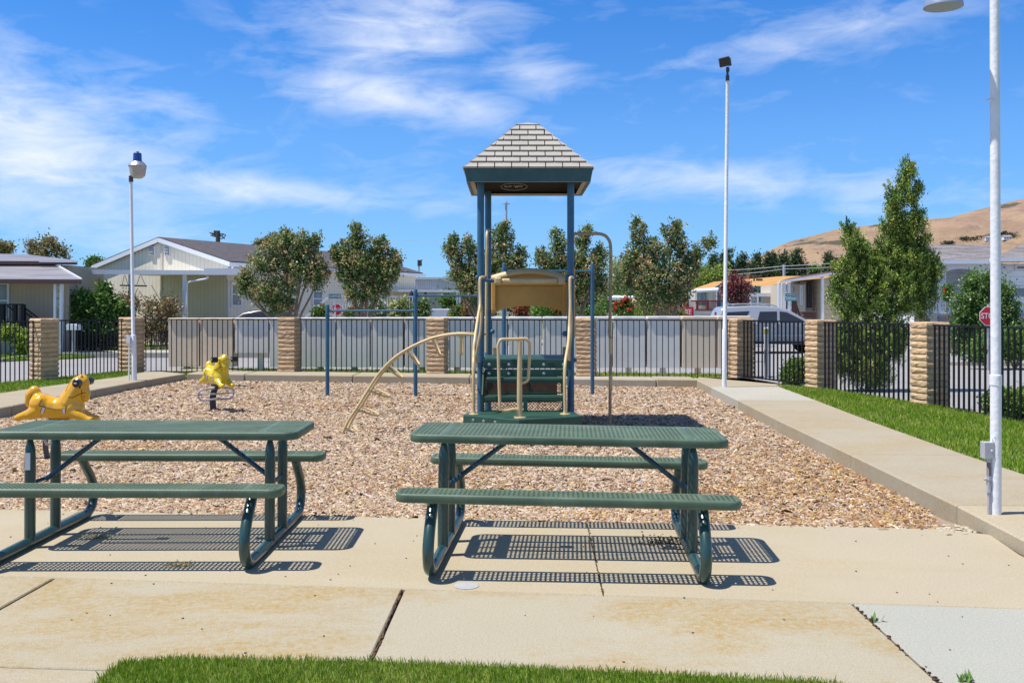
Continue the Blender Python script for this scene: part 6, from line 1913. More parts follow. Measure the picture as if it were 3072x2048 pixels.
m = MB(); m.box((XD(2200, YF), YF + .9, zat(722, YF)), (XD(2292, YF) - XD(2100, YF), 2.6, .10)); obj('porch_floor', m, MT['greypaint'], hf)
rs = random.Random(12); st = [mat('stone_%s' % n_, c, .9, var=.15, vscale=6) for n_, c in (('tan', (.34, .27, .20)), ('grey', (.26, .24, .24)), ('pale', (.46, .41, .35)), ('umber', (.17, .11, .085)))]
stone_meshes = []
for k in range(8):
    m = MB(); m.box((0, 0, 0), (rs.uniform(.22, .42), .10, .105)); me = m.mesh('stone'); me.materials.append(st[k % 4]); stone_meshes.append(me)
m = MB(); m.box((XD(2230, YF), YF - .33, .62), (XD(2900, YF) - XD(2100, YF), .12, 1.42)); m = MB(); m.box(((XD(2105, YF) + XD(2750, YF)) / 2, YF - .3, .6), (XD(2750, YF) - XD(2105, YF), .12, 1.4)); sk = obj('stone_skirting', m, MT['mortar'], hf); WM[sk.name] = WM[hf.name]
Minv = WM[hf.name].inverted()
for r_ in range(7):
    x_ = XD(2108, YF) + rs.uniform(-.2, 0)
    while x_ < XD(2380, YF):
        me = rs.choice(stone_meshes); w_ = me.vertices[1].co.x * 2
        inst(None, 'stone', sk, Minv @ Vector((x_ + w_ / 2, YF - .37 + rs.uniform(-.012, .012), 1.22 - r_ * .118)), mesh=me); x_ += w_ + .012
for (u0, u1, v0, v1, mu) in ((2317, 2370, 657, 686, None), (2322, 2345, 688, 726, 'H'), (2298, 2312, 608, 620, None), (2330, 2372, 607, 621, None), (2420, 2480, 640, 700, 'V')):
    window(hf, (XD((u0 + u1) / 2, YF), YF, zat((v0 + v1) / 2, YF)), (1, 0), XD(u1, YF) - XD(u0, YF), (v1 - v0) * YF / FD, (0, -1), mull=mu)
window(hf, (XD(2146, YF + 2), YF + 2.2, zat(670, YF)), (1, 0), .8, 1.5, (0, -1), mull='H')

# ================================================================== TREES AND SHRUBS
MY = [(0.06, 0.10, 0.028), (0.10, 0.145, 0.04), (0.16, 0.21, 0.065), (0.04, 0.065, 0.02)]
MYT = [(0.42, 0.24, 0.14), (0.38, 0.30, 0.13), (0.50, 0.34, 0.22), (0.24, 0.28, 0.08), (0.32, 0.15, 0.10)]
YM = 30.5
for i, (bu, lob, lb) in enumerate((
    (670, [(655, 562, 42, 26), (702, 560, 28, 26), (612, 600, 40, 34), (690, 610, 58, 42), (566, 652, 26, 30), (625, 665, 55, 36), (728, 628, 32, 36), (560, 640, 12, 16, 1.5), (728, 550, 8, 18, 1.5), (660, 540, 10, 14, 1.5), (640, 700, 40, 18)],
     'leftmost pink tipped crape myrtle, in front of the cream house side wall'),
    (833, [(822, 552, 22, 26), (818, 528, 9, 16, 1.6), (788, 580, 26, 28), (868, 570, 24, 26), (830, 610, 55, 40), (880, 622, 36, 44), (796, 620, 26, 30), (905, 600, 14, 28, 1.3), (842, 664, 54, 28), (776, 590, 8, 20, 1.4)],
     'pink tipped crape myrtle behind the first chin-up bar, second from the left'),
    (1108, [(1042, 560, 9, 28, 1.5), (1052, 600, 22, 32), (1078, 570, 14, 30), (1150, 552, 26, 34), (1160, 522, 8, 16, 1.6), (1140, 610, 52, 44), (1085, 640, 40, 40), (1195, 585, 9, 22, 1.5), (1185, 620, 26, 34), (1040, 632, 10, 10), (1110, 680, 50, 26), (1030, 570, 6, 20, 1.5)],
     'pink tipped crape myrtle seen through the tower left posts'),
    (1315, [(1283, 560, 16, 26), (1275, 540, 7, 12, 1.5), (1335, 552, 16, 26), (1240, 590, 10, 20, 1.4), (1268, 610, 30, 34), (1330, 610, 48, 44), (1378, 590, 16, 28), (1300, 660, 58, 36), (1365, 650, 30, 36), (1350, 530, 7, 12, 1.5)],
     'pink tipped crape myrtle behind the bent tan pole'),
    (1527, [(1468, 535, 18, 32), (1460, 510, 8, 14, 1.6), (1546, 530, 26, 30), (1500, 575, 36, 30), (1452, 590, 24, 36), (1560, 580, 30, 40), (1510, 630, 60, 45), (1440, 640, 14, 30, 1.3), (1580, 620, 30, 36), (1603, 580, 9, 26, 1.4), (1625, 560, 9, 16, 1.5), (1636, 552, 6, 14, 1.6), (1500, 680, 55, 28), (1560, 670, 30, 26)],
     'largest pink tipped crape myrtle, left of the middle floodlight pole'))):
    b = A(bu, 0, YM); b.z = GZ
    plant('crape_myrtle', lb, 'tree', b, lobeD(YM, lob), 20000, (0.078, 0.046), MY, [3, 3, 3, 2], 20 + i, 0.075, 22, MYT, [3, 3, 2, 3, 2], .62, .055, plume=1.6, group='crape myrtles along the street', shell=.55)

JU = [(0.065, 0.11, 0.022), (0.12, 0.18, 0.034), (0.035, 0.06, 0.018), (0.18, 0.24, 0.045)]
YJ = 19.9
_r = random.Random(31)
JSPIKE = []
for (u_, v_, ru_, rv_) in ((2079, 400, 7, 20), (2070, 465, 18, 20), (2060, 500, 20, 20), (2088, 515, 20, 18), (2052, 535, 24, 24), (2092, 550, 26, 26), (2075, 600, 34, 30), (2105, 620, 42, 42), (2135, 650, 22, 30), (1985, 600, 26, 26), (1950, 640, 34, 38), (2000, 650, 45, 42), (1955, 700, 42, 34), (2115, 695, 34, 32), (1958, 562, 14, 22)):
    for k in range(5):
        a_ = _r.uniform(-.3, 3.4); JSPIKE.append((u_ + ru_ * 1.02 * math.cos(a_), v_ - rv_ * 1.02 * math.sin(a_) - 3, _r.uniform(2.5, 5), _r.uniform(7, 13), 1.7, _r.uniform(-.25, .05)))
b = GF(2600, 1172, GZ); b.y = YJ; b.x = (1995 - CX) * YJ / FD
plant('juniper', 'tall twisting juniper behind the right fence with two spires', 'tree', b, lobeD(YJ, [
    (2079, 400, 7, 20, 1.8), (2076, 425, 12, 18, 1.3), (2106, 435, 7, 20, 1.5), (2098, 455, 10, 14, 1.3), (2050, 440, 6, 18, 1.5), (2048, 462, 9, 14, 1.3), (2070, 465, 18, 20), (2060, 500, 20, 20), (2088, 515, 20, 18), (2112, 496, 9, 12, 1.4), (2052, 535, 28, 24), (2092, 550, 30, 26), (2122, 575, 16, 20, 1.2), (2030, 580, 32, 28), (2075, 595, 44, 34), (2015, 610, 34, 30), (2120, 610, 30, 28), (1960, 600, 26, 24), (2060, 650, 60, 40),
    (1948, 530, 9, 20, 1.6), (1958, 562, 14, 22, 1.3), (1985, 600, 26, 26), (1950, 640, 34, 38), (2000, 650, 45, 42), (2105, 620, 42, 42), (2135, 650, 22, 30), (1920, 665, 16, 22), (1960, 700, 42, 34), (2040, 705, 60, 34), (2115, 695, 34, 32),
    (1955, 775, 50, 50, 1.3), (2020, 785, 54, 60, 1.3), (2062, 775, 28, 50, 1.2), (1975, 840, 52, 44, 1.2), (2018, 855, 36, 36, 1.1), (1935, 825, 26, 44, 1.1)] + JSPIKE),
    150000, (0.052, 0.017), JU, [4, 3, 3, 3], 41, 0.055, 90, [(0.34, 0.40, 0.06), (0.25, 0.34, 0.05), (0.36, 0.30, 0.11)], None, .55, .035, material='needle', shell=.45, clumpvar=.65, up=1.1, bark='bark_dark', plume=2.6)
GR = [(0.04, 0.085, 0.018), (0.07, 0.13, 0.028), (0.11, 0.18, 0.04)]
b = A(2258, 0, 29); b.z = GZ
plant('shrub', 'tall glossy green shrub in front of the white porch house', 'shrub', b, lobeD(29, [(2238, 660, 24, 40), (2275, 650, 14, 28), (2215, 720, 32, 55), (2262, 710, 45, 65), (2300, 700, 26, 60), (2320, 730, 20, 50), (2235, 780, 45, 50), (2295, 775, 45, 52)]),
      26000, (0.085, 0.05), GR, None, 51, .09, 24, [(0.16, 0.20, 0.07), (0.24, 0.26, 0.12)], None, .35, .06, ntrunk=3)
b = A(2330, 0, 27); b.z = GZ
plant('hedge', 'low bright green hedge right of the tall shrub at the right edge', 'hedge', b, lobeD(27, [(2265, 800, 45, 30), (2330, 790, 50, 42), (2400, 785, 50, 45), (2480, 785, 50, 45)]), 13000, (0.09, 0.05), GR + [(0.12, 0.2, 0.04)], None, 52, .09, 24, trunk=.03)
b = A(1825, 0, 20.7); b.z = GZ
plant('box_bush', 'round clipped bush just beyond the gate', 'bush', b, lobeD(20.7, [(1828, 857, 26, 32), (1815, 865, 18, 26), (1843, 850, 14, 24)]), 9000, (0.05, 0.03), GR + [(0.14, .2, .03)], None, 53, .05, 20, [(0.3, 0.3, 0.06)], None, .2, .02)
b = A(2315, 0, 14.4); b.x = 7.55; b.z = GZ
plant('box_bush', 'rounded green bush behind the fence at the right edge', 'bush', b, lobeD(14.4, [(2300, 930, 40, 36), (2350, 935, 50, 40), (2400, 940, 50, 40)]), 16000, (0.055, 0.034), GR + [(0.14, .2, .03)], None, 54, .05, 20, [(0.3, 0.32, 0.08)], None, .2, .02)
# left side shrubs
b = A(238, 0, 35.5); b.z = GZ
plant('citrus_bush', 'dense glossy green citrus bush left of the lamp post', 'bush', b, lobeD(35.5, [(240, 668, 11, 22, 1.3), (195, 700, 32, 30), (235, 705, 40, 34), (265, 725, 30, 34), (190, 745, 30, 28), (240, 755, 48, 30)]), 17000, (0.12, 0.07),
      [(0.03, 0.075, 0.016), (0.045, 0.11, 0.02), (0.08, 0.15, 0.03)], None, 61, .10, 22, [(0.25, 0.30, 0.09), (0.14, 0.24, 0.05)], None, .35, .07)
b = A(62, 0, 33.2); b.z = GZ
plant('variegated_bush', 'small yellow green bush left of the leftmost pillar', 'bush', b, lobeD(33.2, [(62, 778, 20, 20), (58, 796, 24, 16), (20, 765, 22, 16)]), 4500, (0.09, 0.06), [(0.30, 0.36, 0.04), (0.12, 0.18, 0.03), (0.04, 0.08, 0.02)], [3, 2, 2], 62, .08, 20, trunk=.02)
b = A(350, 0, 36); b.z = GZ
tv = plant('climbing_vines', 'half dry climbing plants on crossed canes under the carport', 'vines', b, lobeD(36, [(300, 700, 26, 22), (350, 712, 22, 20), (388, 700, 22, 26), (278, 690, 14, 16), (385, 722, 26, 12), (350, 755, 50, 26), (390, 765, 30, 24)]), 6500, (0.09, 0.05),
           [(0.16, 0.10, 0.06), (0.28, 0.24, 0.10), (0.07, 0.10, 0.03), (0.10, 0.03, 0.03)], None, 63, .12, 18, trunk=.012)
m = MB()
for a, b_ in (((320, 668), (360, 730)), ((360, 676), (330, 730)), ((402, 652), (370, 730)), ((348, 655), (392, 730)), ((305, 690), (345, 730)), ((372, 690), (345, 730)), ((300, 700), (382, 698)), ((296, 660), (312, 728)), ((316, 662), (290, 726))):
    m.tube([A(*a, 36), A(*b_, 36)], .014, 5)
obj('cane', m, MT['bark'], tv)
gf = thing('garden_fence', 'low black garden fence in front of the citrus bush', 'fence', tuple(A(250, 800, 34.5)))
m = MB(); m.bar(A(172, 768, 34.5), A(392, 763, 34.9), .04); m.bar(A(172, 798, 34.5), A(392, 792, 34.9), .04); obj('rail', m, MT['black'], gf)
for k in range(44):
    u_ = 174 + k * 5; m = MB(); m.bar(A(u_, 768 - k * .1, 34.5 + .4 * k / 44), A(u_, 800 - k * .13, 34.5 + .4 * k / 44), .022, .022, up=(1, 0, 0)); obj('bar', m, MT['black'], gf)
b = A(235, 0, 35.3); b.z = GZ
plant('dark_shrub', 'dark green shrub under the citrus bush behind the low garden fence', 'shrub', b, lobeD(35.3, [(205, 782, 34, 20), (255, 780, 34, 20), (290, 778, 20, 18)]), 4200, (0.10, 0.05), [(0.025, 0.045, 0.015), (0.05, 0.08, 0.02)], None, 64, .1, 18, trunk=.02)
# sparse grey trees over the far left roofs
for i, (bu, lob, lb) in enumerate(((100, [(75, 570, 18, 16), (110, 562, 22, 18), (135, 575, 14, 16), (95, 585, 30, 10), (150, 585, 8, 12)], 'sparse half bare tree above the far left roof'),
                                   (14, [(15, 568, 16, 12), (2, 575, 16, 12), (-30, 570, 20, 14)], 'small olive tree at the left edge above the awning'),
                                   (218, [(216, 606, 10, 9)], 'green tree tip left of the cream gable'),
                                   (655, [(640, 552, 30, 8), (600, 560, 14, 6)], 'distant tree tops right of the utility pole'))):
    b = A(bu, 0, 62); b.z = GZ
    plant('distant_tree', lb, 'tree', b, lobeD(62, lob), 2600, (0.17, 0.10), [(0.16, 0.14, 0.055), (0.10, 0.11, 0.04), (0.22, 0.17, 0.08)] if i != 2 else GR, None, 70 + i, .16, 14, trunk=.10, shell=.5)
# pale willow and green trees behind the fourth and fifth trees
for i, (bu, Y, lob, pal, lb) in enumerate((
    (1440, 66, [(1430, 630, 42, 38), (1460, 620, 34, 34), (1410, 670, 40, 30), (1475, 670, 40, 30)], [(0.22, 0.24, 0.09), (0.16, 0.19, 0.07), (0.28, 0.30, 0.13)], 'pale feathery willow behind the bent tan pole'),
    (1440, 60, [(1430, 690, 45, 22), (1480, 690, 40, 20)], GR, 'dark green shrubby tree under the pale willow'),
    (1635, 72, [(1620, 640, 26, 22), (1650, 645, 24, 20), (1600, 655, 24, 18), (1655, 622, 12, 12)], [(0.17, 0.22, 0.035), (0.11, 0.16, 0.03), (0.24, 0.28, 0.06)], 'bright yellow green tree left of the orange roof'),
    (1050, 56, [(1050, 690, 35, 18), (1082, 685, 25, 20)], GR, 'green shrub behind the white carport frame'))):
    b = A(bu, 0, Y); b.z = GZ
    plant('broadleaf_tree', lb, 'tree', b, lobeD(Y, lob), 7000, (0.20, 0.09), pal, None, 80 + i, .2, 20, trunk=.12)
b = A(1692, 0, 43); b.z = GZ
pt_ = plant('purple_plum', 'purple leaved plum with bare upright twigs behind the SUV', 'tree', b, lobeD(43, [(1672, 668, 16, 20, 1.2), (1690, 655, 12, 26, 1.4), (1712, 665, 14, 22, 1.2), (1700, 690, 18, 18)]), 3800, (0.10, 0.055), [(0.075, 0.02, 0.028), (0.14, 0.035, 0.035), (0.22, 0.08, 0.06)], None, 90, .12, 16, trunk=.06, bark='bark_dark')
m = MB(); rr = random.Random(5)
for k in range(46):
    a0 = A(1692 + rr.gauss(0, 4), 712, 43); a1 = A(1692 + rr.gauss(0, 19), 640 + rr.uniform(0, 40), 43 + rr.gauss(0, .4)); mid = a0.lerp(a1, .5) + Vector((rr.gauss(0, .08), 0, 0))
    m.tube([a0, mid, a1], [.022, .014, .006], 5)
obj('twigs', m, MT['bark_dark'], pt_)
# row of pines
PINE = [(0.032, 0.052, 0.024), (0.045, 0.068, 0.030), (0.06, 0.08, 0.035)]
for i, (u_, vt, hw_, dv, lb) in enumerate(((1638, 586, 16, 0, 'narrow dark conifer just left of the middle floodlight pole'), (1668, 572, 22, 0, 'tall dark conifer behind the middle floodlight pole'), (1702, 585, 24, 0, 'broad pine right of the middle floodlight pole'),
                                       (1738, 583, 18, 0, 'pine with a knobbly crown, third of the pine row'), (1768, 583, 14, 0, 'slim pine in the middle of the pine row'), (1778, 584, 10, 0, 'thin pine leaning against its neighbour'),
                                       (1800, 583, 14, 0, 'gappy pine with a bare stem'), (1834, 571, 28, 0, 'broadest pine of the row with a tufted top'), (1868, 610, 16, 1, 'low bright green tree at the right end of the pine row'), (1904, 583, 16, 0, 'pine left of the juniper'))):
    Y = 118 + (i % 3) * 5; lob = []; v0 = vt; rows = 6; ve = 640
    rp_ = random.Random(i)
    for k in range(rows):
        f = k / (rows - 1); w_ = hw_ * (.28 + .72 * f ** .8) * rp_.uniform(.8, 1.15); v = v0 + 6 + (ve - v0) * f
        lob.append((u_ + rp_.uniform(-.25, .25) * hw_, v, w_, (ve - v0) / rows * .62))
        if f > .2: lob.append((u_ + rp_.choice((-1, 1)) * w_ * .7, v + rp_.uniform(-4, 4), w_ * .45, 5))
    b = A(u_, 0, Y); b.z = -.1
    plant('pine_tree', lb, 'tree', b, lobeD(Y, lob), 4200, (0.42, 0.13), PINE if not dv else [(0.06, 0.13, 0.02), (0.09, .18, .03)], None, 100 + i, .28, 18, [(0.10, 0.115, 0.05)], None, .4, .16, limbs=False, material='needle', shell=.5, bark='bark_dark', group='pines below the hill')
# dark band of shrubs behind everything at the foot of the pines and the left houses
def band(name, lb, spots, Y, n, size, pal, seed):
    rng = np.random.default_rng(seed); lob = lobeD(Y, spots); c, o_, h, ids, nc = crown_arrays(lob, n, rng, size[0] * 1.2, 18, .4)
    col = pick(pal, len(c), rng) * rng.uniform(.7, 1.3, len(c))[:, None]
    tag(obj(name, quads_mesh(name, leaves(c, size[0], size[1], rng, o_, .3), np.clip(col, 0, .8)), MT['leaf']), lb, 'vegetation', None, 'stuff')
band('tree_belt', 'continuous dark belt of trees at the foot of the hill', [(u_, 650 + (u_ % 7), 26, 14) for u_ in range(1590, 2010, 24)], 126, 14000, (0.5, 0.25), PINE + [(0.09, .12, .04)], 7)
band('tree_belt', 'low distant greenery along the left horizon', [(u_, 690, 40, 18) for u_ in range(-60, 1600, 50)], 140, 16000, (0.6, 0.4), [(0.06, 0.08, .035), (0.09, 0.10, 0.05)], 8)
band('tree_belt', 'distant greenery along the right horizon', [(u_, 690, 40, 14) for u_ in range(2000, 3200, 50)], 140, 12000, (0.6, 0.4), [(0.06, 0.08, .035), (0.09, 0.10, 0.05)], 9)

# garden behind the cabinets: flowering shrubs
YG = 33
fl = [
    ('rose_bush', 'white rose bush left of the stop sign', 868, 712, 18, 18, GR, (26, .09, [(.78, .76, .70)], None)),
    ('rose_bush', 'white and pink rose bush behind the short chin-up post', 734, 716, 16, 13, GR, (14, .09, [(.72, .60, .52), (.6, .2, .2)], None)),
    ('rose_bush', 'low red flowering bush under the leftmost crape myrtle', 655, 718, 22, 9, GR, (16, .08, [(.55, .03, .04)], None)),
    ('rose_bush', 'crimson flowering bush right of the stop sign', 812, 717, 19, 9, GR, (26, .09, [(.50, .02, .05), (.6, .03, .03)], None)),
    ('hydrangea', 'big pale yellow flowering shrub left of the second chin-up post', 916, 705, 26, 24, [(0.10, .14, .03), (.16, .2, .05)], (60, .10, [(.72, .72, .38), (.66, .70, .30), (.75, .72, .5)], None)),
    ('rose_bush', 'wispy cream rose bush right of the second chin-up post', 968, 706, 20, 22, GR, (28, .07, [(.74, .70, .6)], None)),
    ('rose_bush', 'orange flowering shrub left of the tower', 1082, 705, 15, 28, [(0.16, .10, .04), (.10, .08, .03)], (60, .08, [(.55, .12, .02), (.45, .07, .02)], None)),
    ('rose_bush', 'peach flowering shrub beside the orange one', 1050, 714, 16, 14, GR, (16, .08, [(.65, .32, .2)], None)),
    ('rose_bush', 'orange red shrub seen under the arch panel, left side', 1200, 712, 18, 16, [(.14, .06, .03)], (36, .09, [(.55, .08, .02)], None)),
    ('green_bush', 'bright green bush seen under the arch panel', 1242, 710, 18, 18, [(0.08, .16, .03), (.12, .22, .04)], None),
    ('rose_bush', 'red and orange flowers seen under the arch panel, right side', 1275, 710, 14, 16, GR, (30, .09, [(.6, .05, .02)], None)),
    ('clipped_bush', 'small square clipped bush left of the red flowers', 1382, 704, 9, 8, GR, None),
    ('green_bush', 'low green bushes right of the tower', 1350, 716, 40, 12, GR, None),
    ('rose_bush', 'bright red flowers right of the bent tan pole', 1432, 704, 22, 20, [(0.08, .14, .03)], (34, .11, [(.65, .02, .02), (.6, .05, .03)], None)),
    ('green_bush', 'spiky yellow green plant below the largest crape myrtle', 1480, 710, 24, 16, [(0.2, .24, .05), (.12, .18, .04)], None),
    ('green_bush', 'mixed low shrubs behind the last grey cabinets', 1540, 718, 34, 9, [(0.12, .14, .05), (.18, .08, .08), (.1, .18, .03)], None),
    ('rose_bush', 'red flowers on the white porch house', 2176, 668, 6, 18, GR, (8, .12, [(.6, .02, .02)], None)),
]
for i, (nm, lb, u_, v, ru, rv, pal, flw) in enumerate(fl):
    Y = YG + (i % 3) * 1.2 if nm != 'clipped_bush' else 48
    if 'porch house' in lb: Y = 35.8
    b = A(u_, 0, Y); b.z = GZ
    lob = [(u_ - ru * .4, v + 2, ru * .6, rv * .8), (u_ + ru * .4, v, ru * .6, rv), (u_, v + rv * .7, ru, rv * .6)]
    plant(nm, lb, 'flowering shrub' if flw else 'shrub', b, lobeD(Y, lob), 2600, (0.075, 0.045), pal, None, 140 + i, .07, 16, trunk=.015, flowers=flw)

# ================================================================== SIGNS, POSTS, WIRES
def text(s, size, loc, m, parent=None, name='lettering', rz=0.0, depth=0.003, sx=1.0):
    cu = bpy.data.curves.new('t', 'FONT'); cu.body = s; cu.size = size; cu.align_x = 'CENTER'; cu.align_y = 'CENTER'; cu.extrude = depth; cu.offset = size * 0.012
    o = bpy.data.objects.new('t', cu); COL.objects.link(o)
    dg = bpy.context.evaluated_depsgraph_get(); dg.update()
    me = bpy.data.meshes.new_from_object(o.evaluated_get(dg)); bpy.data.objects.remove(o)
    T = Matrix.Translation(loc) @ Matrix.Rotation(rz, 4, 'Z') @ Matrix.Rotation(R(90), 4, 'X') @ Matrix.Diagonal((sx, 1, 1, 1))
    if parent: T = WM[parent.name].inverted() @ T
    me.transform(T); me.materials.clear(); me.materials.append(m)
    return obj(name, me, m, parent)


def stop_sign(u, v, Y, d, label):
    c = A(u, v, Y)
    t = thing('stop_sign', label, 'sign', (c.x, Y, GZ), 0)
    def octo(r): return [(c.x + r * math.cos(R(22.5 + 45 * k)), c.z + r * math.sin(R(22.5 + 45 * k))) for k in range(8)]
    R_ = d / 2 / math.cos(R(22.5))
    m = MB(); m.extrude([(p[0], Y, p[1]) for p in octo(R_)], (0, .012, 0)); obj('border', m, MT['white'], t)
    m = MB(); m.extrude([(p[0], Y - .004, p[1]) for p in octo(R_ * .93)], (0, .004, 0)); obj('face', m, MT['red'], t)
    text('STOP', d * .42, (c.x, Y - .006, c.z), MT['white'], t, sx=.86)
    m = MB(); m.bar((c.x, Y + .04, GZ), (c.x, Y + .04, c.z + d * .62), .055, .055, up=(1, 0, 0)); obj('post', m, MT['greypaint'], t)
    return t


stop_sign(773, 711, 41.5, .47, 'stop sign seen over the grey cabinets right of the short chin-up post')
stop_sign(2272, 726, 26.5, .505, 'stop sign half hidden by the thick white pole at the right')


def street_sign(u, v, Y, w, h, s, m_, label, z_post=True, second=None):
    c = A(u, v, Y)
    t = thing('street_sign', label, 'sign', (c.x, Y, GZ))
    m = MB(); m.box((c.x, Y, c.z), (w, .012, h)); obj('blade', m, m_, t, bevel=.004)
    m = MB()
    for sz in (-1, 1): m.box((c.x, Y - .008, c.z + sz * (h / 2 - .012)), (w - .02, .004, .006))
    for sx_ in (-1, 1): m.box((c.x + sx_ * (w / 2 - .012), Y - .008, c.z), (.006, .004, h - .03))
    obj('blade_border', m, MT['white'], t)
    text(s, h * .62, (c.x, Y - .010, c.z), MT['white'], t, sx=min(1.0, w * .9 / (len(s) * h * .40)))
    if second:
        m = MB(); m.box((c.x - .01, Y - .02, c.z - h * 1.15), (w * 1.05, .012, h)); obj('lower_blade', m, MT['signcyan'], t, bevel=.004)
        text(second, h * .62, (c.x - .01, Y - .032, c.z - h * 1.15), MT['white'], t, sx=min(1.0, w * .9 / (len(second) * h * .40)))
    m = MB(); m.bar((c.x, Y + .05, GZ), (c.x, Y + .05, c.z - h * .5), .05, .05, up=(1, 0, 0)); obj('post', m, MT['white'], t)
    return t


street_sign(769, 680, 41.4, .52, .20, 'CLUBHOUSE', MT['signgreen'], 'green street name sign reading CLUBHOUSE above the left stop sign')
street_sign(1817, 677.5, 40, .46, .14, 'VIA SANTA ROSA', MT['signgreen'], 'pair of street name blades in front of the beige house', second='CLUBHOUSE DR')
t = thing('notice_sign', 'small white and red notice on a thin post right of the bent tan pole', 'sign', tuple(A(1447, 727, 40)))
c = A(1447, 694, 40); m = MB(); m.box((c.x, 40, c.z), (.24, .01, .36)); obj('board', m, MT['white'], t)
m = MB()
for s in (-1, 1): m.box((c.x + s * .108, 39.99, c.z), (.012, .005, .33)); m.box((c.x, 39.99, c.z + s * .162), (.22, .005, .012))
obj('board_border', m, MT['red'], t)
text('NO', .12, (c.x, 39.99, c.z + .10), MT['red'], t); text('PARK', .085, (c.x, 39.99, c.z), MT['red'], t); text('ING', .10, (c.x, 39.99, c.z - .10), MT['red'], t)
m = MB(); m.bar((c.x, 40.03, GZ), (c.x, 40.03, c.z + .1), .04, .04, up=(1, 0, 0)); obj('post', m, MT['white'], t)
t = thing('banner', 'red banner with white letters under the largest crape myrtle', 'banner', tuple(A(1563, 735, 36)))
c = A(1563, 718, 36); m = MB(); m.box((c.x, 36, c.z), (.95, .03, .42)); obj('cloth', m, MT['red'], t); text('WE ARE', .26, (c.x, 35.975, c.z + .02), MT['white'], t, sx=.85)
for s in (-1, 1):
    m = MB(); m.bar((c.x + s * .5, 36.05, GZ), (c.x + s * .5, 36.05, c.z + .25), .05, .05, up=(1, 0, 0)); obj('stake', m, MT['white'], t)
# white carport behind the red flowers
t = thing('carport', 'small white carport roof behind the red flowers', 'carport', tuple(A(1440, 735, 56)))
m = MB(); m.extrude([A(1395, 683, 56), A(1410, 678, 58), A(1500, 679, 58), A(1505, 684, 56)], (0, 0, -.14)); obj('roof', m, RFM['white'], t)
for u_ in (1403, 1414, 1435):
    m = MB(); p = A(u_, 0, 56.3); m.bar((p.x, 56.3, GZ), (p.x, 56.3, zat(684, 56.3)), .09, .09, up=(1, 0, 0)); obj('post', m, MT['white'], t)
# letter box of the left house
t = thing('letter_box', 'white letter box on a post beside the citrus bush', 'letter box', tuple(A(169, 790, 33.4)))
c = A(169, 751, 33.4); m = MB()
prof = [(-.19, -.10), (.19, -.10), (.19, .04), (.12, .105), (-.12, .105), (-.19, .04)]
m.extrude([(c.x + p[0], 33.2, c.z + p[1]) for p in prof], (0, .45, 0)); obj('box', m, MT['white'], t, bevel=.015)
m = MB(); m.bar((c.x, 33.4, GZ), (c.x, 33.4, c.z - .08), .09, .09, up=(1, 0, 0)); obj('post', m, MT['greypaint'], t)
# lantern post at the right
t = thing('garden_lantern', 'black lantern on a post left of the half hidden stop sign', 'lamp post', tuple(A(2243, 820, 30)))
c = A(2243, 712, 30); m = MB(); m.lathe([(.03, GZ), (.03, c.z - .25)], (c.x, 30, 0), 10); m.lathe([(.06, GZ), (.05, .3), (.03, .32)], (c.x, 30, 0), 10); obj('post', m, MT['black'], t)
m = MB(); m.lathe([(.0, .13), (.06, .12), (.16, .03), (.15, .015), (0, .01)], (c.x, 30, c.z + .02), 8); m.lathe([(0.02, -.28), (.07, -.24), (.04, -.22)], (c.x, 30, c.z), 8); obj('hood', m, MT['black'], t)
m = MB(); m.lathe([(.07, -.22), (.12, .02)], (c.x, 30, c.z + .01), 6); obj('glass', m, MT['greypaint'], t)
# bollard
t = thing('bollard', 'grey bollard with a yellow striped band beyond the gate', 'bollard', tuple(AF(2299, 1126, 23.8)))
p = AF(2299, 1126, 23.8); zt = zat(985 / 1.30612, 23.8)
m = MB(); m.tube([(p.x, 23.8, GZ), (p.x, 23.8, zt)], .055, 14); obj('tube', m, MT['greypaint'], t, smooth=True)
m = MB(); m.tube([(p.x, 23.8, zt - .12), (p.x, 23.8, zt - .02)], .058, 14); obj('band', m, mat('tape', (.6, .5, .02), .5, col2=(.05, .05, .03), vscale=30, detail=1), t, smooth=True)
m = MB(); m.ball((p.x, 23.8, zt), (.055, .055, .035), 12); obj('cap', m, MT['white'], t, smooth=True)
# meter box by the second back pillar
t = thing('meter_box', 'small grey box on a pole right of the pillar behind the climber', 'utility box', (pB[1][0] + .33, pB[1][1] + .1, WZ))
c = c8(1360, 465, pB[1][1] + .1); m = MB(); m.box(c, (.10, .08, .21)); obj('box', m, MT['greypaint'], t, bevel=.006)
m = MB(); m.tube([(c.x, c.y, WZ), (c.x, c.y, c.z)], .014, 8); obj('conduit', m, MT['greypaint'], t)
# far lamps, poles, wires
t = thing('street_lamp', 'slim street lamp with a disc hood seen between the tower posts', 'street lamp', tuple(A(1162.6, 735, 45)))
c = AF(1518.6, 611, 45); m = MB(); m.tube([(c.x - .05, 45, GZ), (c.x, 45, c.z)], [.07, .05], 10); obj('pole', m, MT['greypaint'], t)
m = MB(); m.lathe([(0, .02), (.17, 0), (.17, -.02), (.0, -.03)], (c.x, 45, c.z), 18); obj('disc', m, MT['greypaint'], t)
m = MB(); m.lathe([(.03, 0), (.05, .05), (.03, .10), (0, .11)], (c.x, 45, c.z + .01), 10); m.lathe([(.05, -.10), (.05, -.02)], (c.x, 45, c.z), 10); obj('photocell', m, MT['steel'], t)
t = thing('street_lamp', 'thin curved street lamp above the corrugated home', 'street lamp', tuple(A(962, 735, 85)))
m = MB(); m.tube(smooth_path([(A(962, 0, 85).x, 85, GZ), A(962, 650, 85), A(962.5, 608, 85), A(966, 598, 85), A(970, 595, 85)], 4), .07, 8); obj('pole', m, MT['greypaint'], t)
